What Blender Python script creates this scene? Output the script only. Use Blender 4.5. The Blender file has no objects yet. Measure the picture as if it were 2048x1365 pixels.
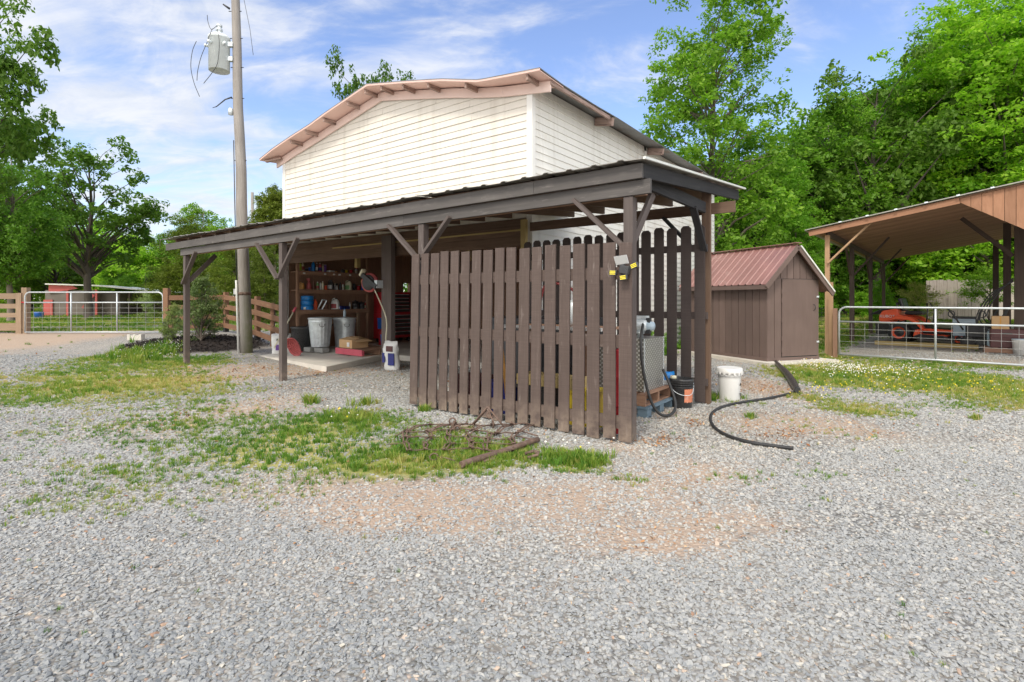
import bpy, bmesh, math, random
import numpy as np
from mathutils import Vector, Matrix
random.seed(7)
rng = np.random.default_rng(7)
SC = bpy.context.scene
COL = SC.collection
FPX = 1067.0; CAMH = 1.4; HORY = 600.0; CX = 1024.0

# ------------------------------------------------------------------ helpers
def smooth(t):
    t = np.clip(t, 0, 1); return t*t*(3-2*t)
def gz(x, y):
    """terrain height"""
    x = np.asarray(x, float); y = np.asarray(y, float)
    z = .35*smooth((y-13.2)/4.2)*smooth((-x-5.0)/4.0)
    z = z + .07*smooth((x-9.2)/1.5)*smooth((y-11.6)/1.5)
    z = z + .40*smooth((x-11)/6)*smooth((y-17)/8)
    z = z + .14*np.exp(-(((x+8.7)/1.7)**2+((y-14.7)/1.2)**2))
    return z
def gzf(x, y): return float(gz(x, y))
def gp(px, py, z=0.0):
    """a measured image point on a level at height z, as a world point"""
    d = FPX*(CAMH-z)/(py-HORY)
    return ((px-CX)/FPX*d, d, z)
def at(px, d, z=0.0): return ((px-CX)/FPX*d, d, z)
def zat(py, d): return CAMH+(HORY-py)/FPX*d

class Frame:
    def __init__(s, o, u, v):
        s.o = o; s.u = u; s.v = v
    def p(s, a, b, z=0.0):
        return (s.o[0]+a*s.u[0]+b*s.v[0], s.o[1]+a*s.u[1]+b*s.v[1], z)
WF = Frame((0, 0), (1, 0), (0, 1))
LF = Frame((1.2, 5.2), (-.8, .6), (.6, .8))          # shelter and workshop
SF = Frame((5.5, 11.5), (.94, .342), (-.342, .94))    # little shed
BF = Frame((7.96, 13.46), (.768, -.64), (.64, .768))  # pole barn
def rotframe(x, y, ang):
    c, s = math.cos(ang), math.sin(ang)
    return Frame((x, y), (c, s), (-s, c))

class MB:
    def __init__(s):
        s.V = []; s.F = []; s.U = []; s.S = []
    def face(s, pts, uv=None, smooth=False):
        n = len(s.V); s.V += [tuple(p) for p in pts]
        s.F.append(list(range(n, n+len(pts))))
        s.U.append(uv or [(p[0], p[1]) for p in pts]); s.S.append(smooth)
    def hexa(s, P, dims):
        """8 points, bottom 4 then top 4; dims = lengths along the three axes"""
        n = len(s.V); s.V += [tuple(p) for p in P]
        ou, ov = random.uniform(0, 50), random.uniform(0, 50)
        dx, dy, dz = dims
        C = [(0,0,0),(dx,0,0),(dx,dy,0),(0,dy,0),(0,0,dz),(dx,0,dz),(dx,dy,dz),(0,dy,dz)]
        L = max(range(3), key=lambda k: dims[k])
        for f in ((0,3,2,1),(4,5,6,7),(0,1,5,4),(1,2,6,5),(2,3,7,6),(3,0,4,7)):
            s.F.append([n+i for i in f])
            ax = [k for k in range(3) if len({round(C[i][k], 6) for i in f}) > 1 or dims[k] == 0]
            ax = [k for k in range(3) if max(C[i][k] for i in f)-min(C[i][k] for i in f) > 1e-9]
            if len(ax) < 2: ax = [0, 1]
            if L in ax: ax = [L]+[k for k in ax if k != L]
            sh = {0: .0, 1: .31, 2: .77}[ [k for k in range(3) if k not in ax[:2]][0] ]
            s.U.append([(C[i][ax[0]]+ou, C[i][ax[1]]+ov+sh) for i in f]); s.S.append(False)
    def box(s, fr, a0, a1, b0, b1, z0, z1):
        P = [fr.p(a0,b0,z0),fr.p(a1,b0,z0),fr.p(a1,b1,z0),fr.p(a0,b1,z0),
             fr.p(a0,b0,z1),fr.p(a1,b0,z1),fr.p(a1,b1,z1),fr.p(a0,b1,z1)]
        s.hexa(P, (abs(a1-a0), abs(b1-b0), abs(z1-z0))); return s
    def beam(s, p, q, w, h, up=(0,0,1)):
        p = Vector(p); q = Vector(q); d = (q-p); L = d.length; d.normalize()
        up = Vector(up); side = d.cross(up)
        if side.length < 1e-4: side = d.cross(Vector((1,0,0)))
        side.normalize(); up = side.cross(d); up.normalize()
        S = side*(w/2); U = up*(h/2)
        P = [p-S-U, q-S-U, q+S-U, p+S-U, p-S+U, q-S+U, q+S+U, p+S+U]
        s.hexa(P, (L, w, h)); return s
    def tube(s, pts, r, n=8, cap=True, smooth=True):
        pts = [Vector(p) for p in pts]; m = len(pts)
        R = r if isinstance(r, (list, tuple)) else [r]*m
        rings = []; prev = None; acc = 0
        for i, p in enumerate(pts):
            t = (pts[min(i+1, m-1)]-pts[max(i-1, 0)])
            if t.length < 1e-9: t = Vector((0,0,1))
            t.normalize()
            if prev is None:
                ref = Vector((0,0,1)) if abs(t.z) < .9 else Vector((1,0,0))
                x = t.cross(ref).normalized()
            else:
                x = prev-t*prev.dot(t)
                x = x.normalized() if x.length > 1e-6 else t.orthogonal().normalized()
            prev = x; y = t.cross(x)
            if i: acc += (p-pts[i-1]).length
            k = len(s.V)
            for j in range(n):
                a = 2*math.pi*j/n
                s.V.append(tuple(p+(x*math.cos(a)+y*math.sin(a))*R[i]))
            rings.append((k, acc))
        ou = random.uniform(0, 40)
        for i in range(m-1):
            k0, l0 = rings[i]; k1, l1 = rings[i+1]
            for j in range(n):
                j2 = (j+1) % n; w = 2*math.pi*max(R)/n
                s.F.append([k0+j, k0+j2, k1+j2, k1+j])
                s.U.append([(l0+ou, j*w), (l0+ou, (j+1)*w), (l1+ou, (j+1)*w), (l1+ou, j*w)]); s.S.append(smooth)
        if cap:
            for k0, _ in (rings[0], rings[-1]):
                s.F.append([k0+j for j in range(n)]); s.U.append([(0,0)]*n); s.S.append(False)
        return s
    def lathe(s, c, prof, n=24, axis=(0,0,1), cap=True, smooth=True, squash=1.0, rot=0.0):
        c = Vector(c); ax = Vector(axis).normalized()
        x = ax.orthogonal().normalized() if abs(ax.z) < .99 else Vector((1,0,0))
        x = x-ax*x.dot(ax); x.normalize(); y = ax.cross(x)
        k0 = len(s.V); m = len(prof)
        for r, h in prof:
            for j in range(n):
                a = 2*math.pi*j/n+rot
                s.V.append(tuple(c+ax*h+x*(r*math.cos(a))+y*(r*squash*math.sin(a))))
        for i in range(m-1):
            for j in range(n):
                j2 = (j+1) % n; k = k0+i*n
                s.F.append([k+j, k+j2, k+n+j2, k+n+j])
                R = max(prof[i][0], .01); w = 2*math.pi*R/n
                s.U.append([(prof[i][1], j*w), (prof[i][1], (j+1)*w), (prof[i+1][1], (j+1)*w), (prof[i+1][1], j*w)]); s.S.append(smooth)
        if cap:
            for i in (0, m-1):
                if prof[i][0] > 1e-4:
                    s.F.append([k0+i*n+j for j in range(n)]); s.U.append([(0,0)]*n); s.S.append(False)
        return s
    def prism(s, poly, ext, smooth=False):
        """planar polygon (3D points) pushed along ext"""
        e = Vector(ext); n = len(poly); k = len(s.V)
        A = [Vector(p) for p in poly]
        s.V += [tuple(p) for p in A]+[tuple(p+e) for p in A]
        s.F.append(list(range(k, k+n))); s.F.append([k+n+i for i in range(n)])
        x = (A[1]-A[0]).normalized(); nr = e.normalized(); y = nr.cross(x)
        uv = [((p-A[0]).dot(x), (p-A[0]).dot(y)) for p in A]
        s.U += [uv, list(uv)]; s.S += [False, False]
        l = 0
        for i in range(n):
            j = (i+1) % n; L = (A[j]-A[i]).length
            s.F.append([k+i, k+j, k+n+j, k+n+i])
            s.U.append([(l,0),(l+L,0),(l+L,e.length),(l,e.length)]); s.S.append(smooth); l += L
        return s
    def bag(s, c, w, t, h, ang=0, n=18, lumps=.06, top=.25):
        """a standing filled sack: squarish lofted section, pinched top"""
        k0 = len(s.V); ca, sa = math.cos(ang), math.sin(ang)
        H = [0, .03, .15, .35, .55, .75, .9, 1.0]; m = len(H)
        for i, hh in enumerate(H):
            q = 1.0 if hh < .75 else 1-(hh-.75)/.25*(1-top)
            if i == 0: q = .82
            for j in range(n):
                a = 2*math.pi*j/n
                cx, sx = math.cos(a), math.sin(a)
                e = .68
                lx = math.copysign(abs(cx)**e, cx)*w/2*(1+.04*math.sin(3*hh*6+j))
                ly = math.copysign(abs(sx)**e, sx)*t/2*q
                lx *= (.94+.06*q)
                lx += lumps*w*(math.sin(hh*5+1)*.3+.35*math.sin(a*3+hh*9)*(hh > .05)); ly += lumps*t*(math.sin(hh*7)*.6+.7*math.sin(a*4+hh*11)*(hh > .05))
                s.V.append((c[0]+lx*ca-ly*sa, c[1]+lx*sa+ly*ca, c[2]+hh*h+.02*h*math.sin(a*2+hh*3)*(hh > .8)))
        for i in range(m-1):
            for j in range(n):
                j2 = (j+1) % n; k = k0+i*n
                s.F.append([k+j, k+j2, k+n+j2, k+n+j]); s.S.append(True)
                s.U.append([(j/n, H[i]), ((j+1)/n, H[i]), ((j+1)/n, H[i+1]), (j/n, H[i+1])])
        for i in (0, m-1):
            s.F.append([k0+i*n+j for j in range(n)]); s.U.append([(0,0)]*n); s.S.append(False)
        return s
    def build(s, name, mat, parent=None, loc=None, bevel=0, fixn=True):
        r = parent
        while r is not None and r.parent is not None: r = r.parent
        off = Vector(r.location) if r is not None else Vector(loc or (0,0,0))
        me = bpy.data.meshes.new(name)
        me.from_pydata([tuple(Vector(v)-off) for v in s.V], [], s.F)
        uvl = me.uv_layers.new(name='UVMap')
        flat = [c for f in s.U for uv in f for c in uv]
        uvl.data.foreach_set('uv', flat)
        me.polygons.foreach_set('use_smooth', s.S)
        if fixn:
            bm = bmesh.new(); bm.from_mesh(me)
            bmesh.ops.recalc_face_normals(bm, faces=bm.faces[:]); bm.to_mesh(me); bm.free()
        me.materials.append(mat)
        o = bpy.data.objects.new(name, me); COL.objects.link(o)
        if parent is not None: o.parent = parent
        else: o.location = off
        if bevel:
            b = o.modifiers.new('bevel', 'BEVEL'); b.width = bevel; b.segments = 2; b.limit_method = 'ANGLE'
        return o

def tag(o, label=None, cat=None, group=None, kind=None):
    if label: o['label'] = label
    if cat: o['category'] = cat
    if group: o['group'] = group
    if kind: o['kind'] = kind
    return o
def thing(name, label, cat, loc=(0,0,0), group=None, rot=0.0):
    o = bpy.data.objects.new(name, None); o.empty_display_size = .2; COL.objects.link(o)
    o.location = loc; o.rotation_euler = (0, 0, rot)
    return tag(o, label, cat, group)
def copy_tree(o, parent=None):
    c = o.copy(); COL.objects.link(c)
    if parent is not None: c.parent = parent
    for ch in list(o.children): copy_tree(ch, c)
    return c
def spline(pts, n=6):
    """Catmull-Rom through points"""
    P = [Vector(p) for p in pts]; P = [P[0]*2-P[1]]+P+[P[-1]*2-P[-2]]; out = []
    for i in range(1, len(P)-2):
        for k in range(n):
            t = k/n
            out.append(.5*((2*P[i])+(P[i+1]-P[i-1])*t+(2*P[i-1]-5*P[i]+4*P[i+1]-P[i+2])*t*t+(3*P[i]-P[i-1]-3*P[i+1]+P[i+2])*t**3))
    out.append(P[-2]); return out

# ------------------------------------------------------------------ materials
class NT:
    def __init__(s, name):
        s.m = bpy.data.materials.new(name); s.m.use_nodes = True
        s.t = s.m.node_tree; s.t.nodes.clear()
        s.out = s.n('ShaderNodeOutputMaterial')
    def n(s, t, **kw):
        x = s.t.nodes.new(t)
        for k, v in kw.items(): setattr(x, k, v)
        return x
    def l(s, a, b): s.t.links.new(a, b)
    def val(s, sock, v):
        if hasattr(v, 'links') or isinstance(v, bpy.types.NodeSocket): s.l(v, sock)
        else: sock.default_value = v
    def coord(s, kind='UV', scale=(1,1,1)):
        tc = s.n('ShaderNodeTexCoord'); mp = s.n('ShaderNodeMapping')
        s.l(tc.outputs[kind], mp.inputs[0]); mp.inputs['Scale'].default_value = scale
        return mp.outputs[0]
    def noise(s, vec, scale=5, detail=4, rough=.55, dist=0):
        x = s.n('ShaderNodeTexNoise'); s.l(vec, x.inputs['Vector'])
        x.inputs['Scale'].default_value = scale; x.inputs['Detail'].default_value = detail
        x.inputs['Roughness'].default_value = rough; x.inputs['Distortion'].default_value = dist
        return x.outputs['Fac']
    def ramp(s, f, stops):
        x = s.n('ShaderNodeValToRGB'); s.l(f, x.inputs[0]); cr = x.color_ramp
        while len(cr.elements) < len(stops): cr.elements.new(.5)
        for e, (p, c) in zip(cr.elements, stops):
            e.position = p; e.color = (c[0], c[1], c[2], 1) if isinstance(c, tuple) else (c, c, c, 1)
        return x.outputs[0]
    def mix(s, f, a, b, mode='MIX'):
        x = s.n('ShaderNodeMix', data_type='RGBA', blend_type=mode)
        s.val(x.inputs[0], f)
        for k, v in ((6, a), (7, b)):
            if isinstance(v, tuple): v = (v[0], v[1], v[2], 1)
            s.val(x.inputs[k], v)
        return x.outputs[2]
    def math(s, op, a, b=0.0, clamp=False):
        x = s.n('ShaderNodeMath', operation=op, use_clamp=clamp)
        s.val(x.inputs[0], a); s.val(x.inputs[1], b); return x.outputs[0]
    def attr(s, name, kind='GEOMETRY'):
        x = s.n('ShaderNodeAttribute', attribute_type=kind, attribute_name=name); return x.outputs['Fac']
    def bsdf(s, col, rough=.7, metal=0.0, bump=None, bs=.2, bd=.01, spec=.5):
        b = s.n('ShaderNodeBsdfPrincipled')
        s.val(b.inputs['Base Color'], col if not isinstance(col, tuple) else (*col[:3], 1))
        s.val(b.inputs['Roughness'], rough); s.val(b.inputs['Metallic'], metal)
        b.inputs['Specular IOR Level'].default_value = spec
        if bump is not None:
            x = s.n('ShaderNodeBump'); s.l(bump, x.inputs['Height'])
            x.inputs['Strength'].default_value = bs; x.inputs['Distance'].default_value = bd
            s.l(x.outputs[0], b.inputs['Normal'])
        s.l(b.outputs[0], s.out.inputs[0]); return b

def mul(c, k): return tuple(min(1, x*k) for x in c)
def wood(name, c1, c2, worn=None, rough=.75, grain=30, saw=False, wornamt=.58, bs=.35, mud=0.0):
    t = NT(name); uv = t.coord('UV', (1.6, grain, 1))
    g = t.noise(uv, 1.0, 6, .6, .6)
    big = t.noise(t.coord('UV', (1.1, 1.1, 1)), 1.3, 3)
    col = t.mix(t.ramp(g, [(.3, 0.0), (.7, 1.0)]), c1, c2)
    col = t.mix(t.math('MULTIPLY', t.ramp(big, [(.3, 0.0), (.75, 1.0)]), .55), col, mul(c1, .72))
    ri = t.n('ShaderNodeNewGeometry').outputs['Random Per Island']
    col = t.mix(1.0, col, t.ramp(ri, [(0, .80), (1, 1.16)]), 'MULTIPLY')
    if worn:
        w = t.noise(t.coord('UV', (2.2, 14, 1)), 1.2, 5, .65, .4)
        col = t.mix(t.ramp(w, [(wornamt, 0.0), (wornamt+.14, .8)]), col, worn)
    h = g
    if saw:
        sw = t.noise(t.coord('UV', (95, 2.2, 1)), 1.0, 3, .6, .5)
        col = t.mix(t.math('MULTIPLY', t.ramp(sw, [(.38, 0.0), (.62, 1.0)]), .30), col, mul(c1, .55))
        h = t.math('ADD', t.math('MULTIPLY', g, .4), sw)
    if mud:      # dust and splashed mud near the ground
        sz = t.n('ShaderNodeSeparateXYZ'); t.l(t.coord('Object'), sz.inputs[0])
        mr_ = t.n('ShaderNodeMapRange'); t.l(sz.outputs[2], mr_.inputs[0]); mr_.inputs[1].default_value = .34; mr_.inputs[2].default_value = .0
        mn = t.noise(t.coord('Object'), 9, 5, .65)
        col = t.mix(t.math('MULTIPLY', t.math('MULTIPLY', mr_.outputs[0], t.ramp(mn, [(.35, 0.0), (.65, 1.0)])), mud), col, (.36,.28,.21))
    t.bsdf(col, rough, 0, h, bs, .004, .3); return t.m
def paint(name, c, rough=.5, var=.14, scale=6, metal=0.0, dirt=None, dirtamt=.6, bump=.08, coords='Object', spec=.5, streak=0.0):
    t = NT(name); v = t.coord(coords)
    n = t.noise(v, scale, 5, .6); n2 = t.noise(v, scale*6, 4, .6)
    col = t.mix(t.ramp(n, [(.3, 0.0), (.7, 1.0)]), mul(c, 1-var), mul(c, 1+var*.6))
    if dirt:
        col = t.mix(t.ramp(t.noise(v, scale*.8, 7, .7, .5), [(dirtamt, 0.0), (dirtamt+.18, .85)]), col, dirt)
    if streak:
        st = t.noise(t.coord(coords, (5, 5, .22)), 1.0, 6, .65)
        col = t.mix(t.ramp(st, [(.52, 0.0), (.78, streak)]), col, (.42,.37,.29))
    rr = t.ramp(n2, [(.2, max(.05, rough-.1)), (.8, min(1, rough+.12))])
    t.bsdf(col, rr, metal, n2, bump, .004, spec); return t.m

M = {}
BRN = (.105, .073, .066)
M['fence'] = wood('brown_fence_paint', (.112,.080,.069), (.148,.108,.095), worn=(.25,.205,.185), saw=True, wornamt=.60, mud=.6)
M['fenceshade'] = wood('shaded_fence_paint', (.085,.065,.060), (.115,.09,.083), saw=True, worn=(.11,.09,.08), wornamt=.7)  # fence paint with the shade on the rear pickets put into its colour
M['postpaint'] = wood('brown_post_paint', (.110,.087,.080), (.150,.122,.113), worn=(.24,.21,.19), wornamt=.60, mud=.6)
M['beampaint'] = wood('weathered_beam_paint', (.098,.089,.085), (.15,.135,.128), worn=(.24,.215,.20), wornamt=.6, grain=22)
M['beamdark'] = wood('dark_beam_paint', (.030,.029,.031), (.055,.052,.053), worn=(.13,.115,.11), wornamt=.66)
M['rafter'] = wood('rafter_wood', (.13,.08,.055), (.20,.13,.09), worn=(.10,.06,.04), wornamt=.6)
M['treated'] = wood('treated_wood', (.42,.31,.12), (.52,.40,.19))
M['oldwood'] = wood('old_brown_wood', (.27,.155,.105), (.37,.225,.15), worn=(.16,.09,.06))
M['railwood'] = wood('stained_rail_wood', (.20,.105,.06), (.29,.16,.095), worn=(.36,.25,.165), wornamt=.6)
M['tanrail'] = wood('bare_rail_wood', (.28,.19,.125), (.38,.275,.19), worn=(.24,.165,.105))
M['barnwood'] = wood('barn_siding_wood', (.30,.15,.085), (.38,.20,.12), worn=(.24,.12,.07), grain=16)
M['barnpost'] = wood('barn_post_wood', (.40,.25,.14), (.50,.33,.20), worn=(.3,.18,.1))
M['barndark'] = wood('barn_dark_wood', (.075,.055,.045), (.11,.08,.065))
M['barndeck'] = wood('barn_deck_wood', (.33,.185,.12), (.44,.26,.175), worn=(.20,.11,.075), wornamt=.6)
M['stockade'] = wood('grey_stockade_wood', (.36,.31,.27), (.50,.44,.40), worn=(.24,.2,.17), grain=20)
M['pole'] = wood('weathered_pole_wood', (.25,.225,.205), (.37,.34,.315), worn=(.16,.13,.11), grain=26, wornamt=.6, bs=.5)
def moss_on(m):
    t = NT.__new__(NT); t.m = m; t.t = m.node_tree
    b = [n for n in t.t.nodes if n.type == 'BSDF_PRINCIPLED'][0]; src = b.inputs['Base Color'].links[0].from_socket
    sz = t.n('ShaderNodeSeparateXYZ'); co_ = t.coord('Object'); t.l(co_, sz.inputs[0])
    mr_ = t.n('ShaderNodeMapRange'); t.l(sz.outputs[2], mr_.inputs[0]); mr_.inputs[1].default_value = 2.9; mr_.inputs[2].default_value = .5
    sd_ = t.n('ShaderNodeMapRange'); t.l(sz.outputs[0], sd_.inputs[0]); sd_.inputs[1].default_value = -.04; sd_.inputs[2].default_value = .12
    f = t.math('MULTIPLY', t.math('MULTIPLY', mr_.outputs[0], sd_.outputs[0]), t.ramp(t.noise(co_, 5, 5, .6), [(.3, .2), (.6, 1.0)]))
    t.l(t.mix(t.math('MULTIPLY', f, .8), src, (.15,.165,.05)), b.inputs['Base Color'])
moss_on(M['pole'])
M['shedpaint'] = wood('shed_brown_paint', (.150,.105,.092), (.172,.122,.107), grain=12, bs=.15)
M['siding'] = paint('cream_vinyl_siding', (.73,.685,.61), .45, .05, .8, dirt=(.62,.57,.48), dirtamt=.66, bump=.03, spec=.3, streak=.5)
M['sidingside'] = paint('white_vinyl_siding', (.80,.78,.73), .4, .05, .8, dirt=(.66,.58,.42), dirtamt=.62, bump=.03, spec=.3, streak=.45)
M['trim'] = paint('white_trim', (.80,.78,.74), .45, .05, 3, dirt=(.5,.45,.38), dirtamt=.7)
M['soffit'] = paint('pink_soffit_paint', (.78,.54,.47), .6, .06, 1.2, dirt=(.62,.41,.35), dirtamt=.64)
M['frieze'] = paint('pinkish_frieze_board', (.80,.62,.55), .6, .07, 2.0, dirt=(.42,.28,.22), dirtamt=.66)
M['lookout'] = wood('peeling_lookout_wood', (.34,.23,.19), (.50,.37,.32), worn=(.10,.06,.05), wornamt=.50)
M['rustroof'] = paint('weathered_metal_roof', (.23,.235,.24), .45, .25, 3, .5, dirt=(.23,.12,.07), dirtamt=.55)
M['leanroof'] = paint('dull_metal_roof', (.33,.31,.28), .45, .2, 3, .4, dirt=(.20,.12,.08), dirtamt=.58)
M['whiteedge'] = paint('white_metal_edge', (.72,.72,.68), .4, .08, 4, dirt=(.4,.36,.3), dirtamt=.66)
M['redroof'] = paint('red_brown_metal_roof', (.27,.135,.12), .42, .16, 2.0, .0, dirt=(.42,.30,.27), dirtamt=.57, spec=.6)
M['concrete'] = paint('concrete', (.60,.56,.50), .9, .14, 2.5, dirt=(.30,.25,.2), dirtamt=.6, bump=.3)
M['block'] = paint('grey_concrete_block', (.30,.30,.29), .95, .15, 12, bump=.5)
M['galv'] = paint('galvanised_steel', (.70,.75,.78), .42, .16, 9, .45, dirt=(.42,.45,.47), dirtamt=.55)
M['gate'] = paint('galvanised_gate_tube', (.52,.55,.57), .42, .14, 12, .45, dirt=(.45,.45,.44), dirtamt=.62)
M['wire'] = paint('mesh_wire', (.40,.40,.39), .5, .1, 12, .6)
M['rust'] = paint('rusty_iron', (.17,.11,.085), .8, .35, 16, .25, dirt=(.28,.21,.18), dirtamt=.52, bump=.5)
M['black'] = paint('black_plastic', (.036,.036,.038), .30, .2, 8, dirt=(.06,.055,.05), dirtamt=.62)
M['rubber'] = paint('black_rubber', (.03,.03,.031), .6, .25, 8, dirt=(.09,.08,.07), dirtamt=.62)
M['darkmetal'] = paint('dark_metal', (.055,.055,.06), .5, .25, 8, .3)
M['whiteplastic'] = paint('white_plastic', (.74,.73,.71), .45, .05, 5, dirt=(.5,.46,.4), dirtamt=.66)
M['grayplastic'] = paint('grey_panel', (.52,.52,.52), .35, .06, 5)
M['red'] = paint('red_paint', (.50,.025,.035), .4, .12, 4)
M['dullred'] = paint('dull_red_plastic', (.40,.085,.085), .55, .16, 8, dirt=(.24,.07,.065), dirtamt=.55)
M['pinkred'] = paint('faded_red_paint', (.55,.09,.13), .6, .14, 7, dirt=(.35,.2,.16), dirtamt=.62)
M['barnred'] = paint('barn_red_paint', (.48,.10,.09), .6, .12, 2)
M['blue'] = paint('blue_plastic', (.02,.12,.50), .4, .12, 6)
M['brightblue'] = paint('bright_blue_plastic', (.015,.22,.62), .35, .15, 8)
M['palletblue'] = paint('blue_pallet_plastic', (.15,.22,.28), .6, .2, 8, dirt=(.2,.19,.17), dirtamt=.55)
M['orange'] = paint('orange_paint', (.85,.12,.045), .4, .08, 4)
M['orangelabel'] = paint('orange_label', (.62,.22,.12), .6, .12, 14, dirt=(.7,.52,.45), dirtamt=.55)
M['yellow'] = paint('yellow_plastic', (.70,.52,.03), .4, .1, 9)
M['led'] = paint('yellow_lamp_chip', (.85,.70,.04), .35, .05, 9)
M['card'] = paint('cardboard', (.56,.36,.19), .85, .1, 6, dirt=(.45,.28,.15), dirtamt=.6)
M['green'] = paint('green_plastic', (.18,.36,.15), .45, .15, 8)
M['lime'] = paint('lime_plastic', (.50,.62,.06), .45, .15, 8)
M['cream'] = paint('cream_plastic', (.66,.62,.46), .45, .1, 8)
M['purple'] = paint('purple_plastic', (.16,.06,.30), .45, .15, 8)
M['navy'] = paint('navy_box', (.025,.03,.19), .5, .15, 8)
M['tan'] = paint('orange_tan_handle', (.60,.30,.07), .5, .15, 8)
M['brown'] = paint('brown_can', (.20,.10,.07), .5, .15, 8)
M['greybrown'] = paint('grey_brown_wall', (.17,.145,.13), .8, .15, 2)
M['paleblue'] = paint('pale_blue_panel', (.42,.52,.60), .5, .08, 4)
M['transformer'] = paint('pale_grey_enamel', (.74,.79,.79), .4, .07, 4, dirt=(.52,.54,.52), dirtamt=.66)
M['darkred'] = paint('dark_maroon_cabinet', (.10,.035,.035), .5, .15, 4)
M['mulch'] = paint('black_mulch', (.028,.022,.02), 1, .5, 30, dirt=(.07,.05,.04), dirtamt=.55, bump=1.0)
def glass_mat():
    t = NT('window_glass'); b = t.bsdf((.9,.95,.93), .02)
    b.inputs['Transmission Weight'].default_value = 1; b.inputs['IOR'].default_value = 1.1
    return t.m
M['glass'] = glass_mat()
def diamond_mat():
    t = NT('diamond_plate'); uv = t.coord('UV')
    sx = t.n('ShaderNodeSeparateXYZ'); t.l(uv, sx.inputs[0])
    u, v = sx.outputs[0], sx.outputs[1]; k = 2*math.pi/.052
    def lug(off, sg):
        p = t.math('ADD', t.math('MULTIPLY', u, k), off)
        q = t.math('ADD', t.math('MULTIPLY', v, k), off)
        a = t.math('ADD', p, t.math('MULTIPLY', q, sg)); b = t.math('SUBTRACT', q, t.math('MULTIPLY', p, sg))
        ca = t.math('COSINE', p); cb = t.math('COSINE', q)
        mod = t.math('MULTIPLY', t.math('COSINE', t.math('MULTIPLY', b, 1.0)), .5)
        return t.math('ADD', t.math('MULTIPLY', ca, cb), mod)
    h = t.math('MAXIMUM', lug(0, 1), lug(math.pi, -1))
    hh = t.ramp(h, [(.55, 0.0), (.8, 1.0)])
    n = t.noise(t.coord('Object'), 6, 4)
    col = t.mix(hh, t.mix(n, (.20,.20,.20), (.34,.32,.28)), (.80,.80,.78))
    t.bsdf(col, .36, .6, hh, .7, .01); return t.m
M['diamond'] = diamond_mat()

def leaf_mat(name, c1, c2, c3, trans=.35):
    t = NT(name)
    ri = t.n('ShaderNodeNewGeometry').outputs['Random Per Island']
    v = t.coord('Object'); big = t.noise(v, .45, 3)
    col = t.mix(t.ramp(ri, [(.1, 0.0), (.9, 1.0)]), c1, c2)
    col = t.mix(t.ramp(big, [(.35, 0.0), (.68, .85)]), col, c3)
    oi = t.n('ShaderNodeObjectInfo').outputs['Random']
    col = t.mix(1.0, col, t.ramp(oi, [(0, (.72,.74,.8)), (.5, (1.0,1.0,1.0)), (1, (1.4,1.2,1.0))]), 'MULTIPLY')
    b = t.n('ShaderNodeBsdfPrincipled'); t.l(col, b.inputs['Base Color'])
    b.inputs['Roughness'].default_value = .55; b.inputs['Specular IOR Level'].default_value = .3
    tr = t.n('ShaderNodeBsdfTranslucent'); t.l(t.mix(1.0, col, (1.0,1.25,.6), 'MULTIPLY'), tr.inputs[0])
    mx = t.n('ShaderNodeMixShader'); mx.inputs[0].default_value = trans
    t.l(b.outputs[0], mx.inputs[1]); t.l(tr.outputs[0], mx.inputs[2]); t.l(mx.outputs[0], t.out.inputs[0])
    return t.m
M['leaf_lush'] = leaf_mat('lush_leaves', (.13,.31,.025), (.28,.49,.04), (.17,.36,.03), .48)
M['leaf_mid'] = leaf_mat('mid_leaves', (.10,.24,.025), (.24,.42,.045), (.15,.29,.035), .48)
M['leaf_dark'] = leaf_mat('dark_leaves', (.085,.185,.02), (.16,.27,.035), (.11,.20,.03), .42)
M['leaf_olive'] = leaf_mat('olive_needles', (.15,.20,.02), (.22,.27,.035), (.12,.17,.025), .35)
M['leaf_lime'] = leaf_mat('lime_leaves', (.36,.55,.05), (.48,.66,.09), (.40,.58,.07), .5)
M['leaf_shrub'] = leaf_mat('shrub_leaves', (.12,.19,.065), (.22,.31,.10), (.32,.36,.13), .35)
M['leaf_grey'] = leaf_mat('pale_leaves', (.28,.38,.14), (.40,.47,.20), (.34,.40,.16), .4)
M['bark'] = wood('bark', (.14,.11,.09), (.22,.18,.15), worn=(.08,.06,.05), grain=9, bs=.8)
M['barkdark'] = wood('dark_bark', (.075,.06,.05), (.12,.10,.085), grain=9, bs=.8)
EXPO = .44
SKYLOC = (1.3, .4, 0); CLOUD0, CLOUD1 = .47, .70; SKYSAT, SKYVAL, SKYHUE = 1.02, 1.28, .51
CLOUDA, CLOUDB = (3.7, 4.0, 4.6), (4.7, 4.8, 5.05)
# ------------------------------------------------------------------ camera, sky, sun
cam = bpy.data.cameras.new('camera'); cam.sensor_width = 36; cam.lens = FPX/2048*36
cam.shift_y = -82.5/2048; cam.clip_start = .05; cam.clip_end = 3000
co = bpy.data.objects.new('camera', cam); co.location = (0, 0, CAMH); co.rotation_euler = (math.pi/2, 0, 0)
COL.objects.link(co); SC.camera = co

SUN_EL, SUN_AZ = math.radians(50), math.radians(207)   # azimuth from +Y clockwise: sun stands behind the camera's left
sd = Vector((math.sin(SUN_AZ)*math.cos(SUN_EL), math.cos(SUN_AZ)*math.cos(SUN_EL), math.sin(SUN_EL)))
sl = bpy.data.lights.new('sun', 'SUN'); sl.energy = 1.75; sl.angle = math.radians(10); sl.color = (1.0, .93, .80)
so = bpy.data.objects.new('sun', sl); so.rotation_euler = sd.to_track_quat('Z', 'Y').to_euler(); so.location = sd*40
COL.objects.link(so)

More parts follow.
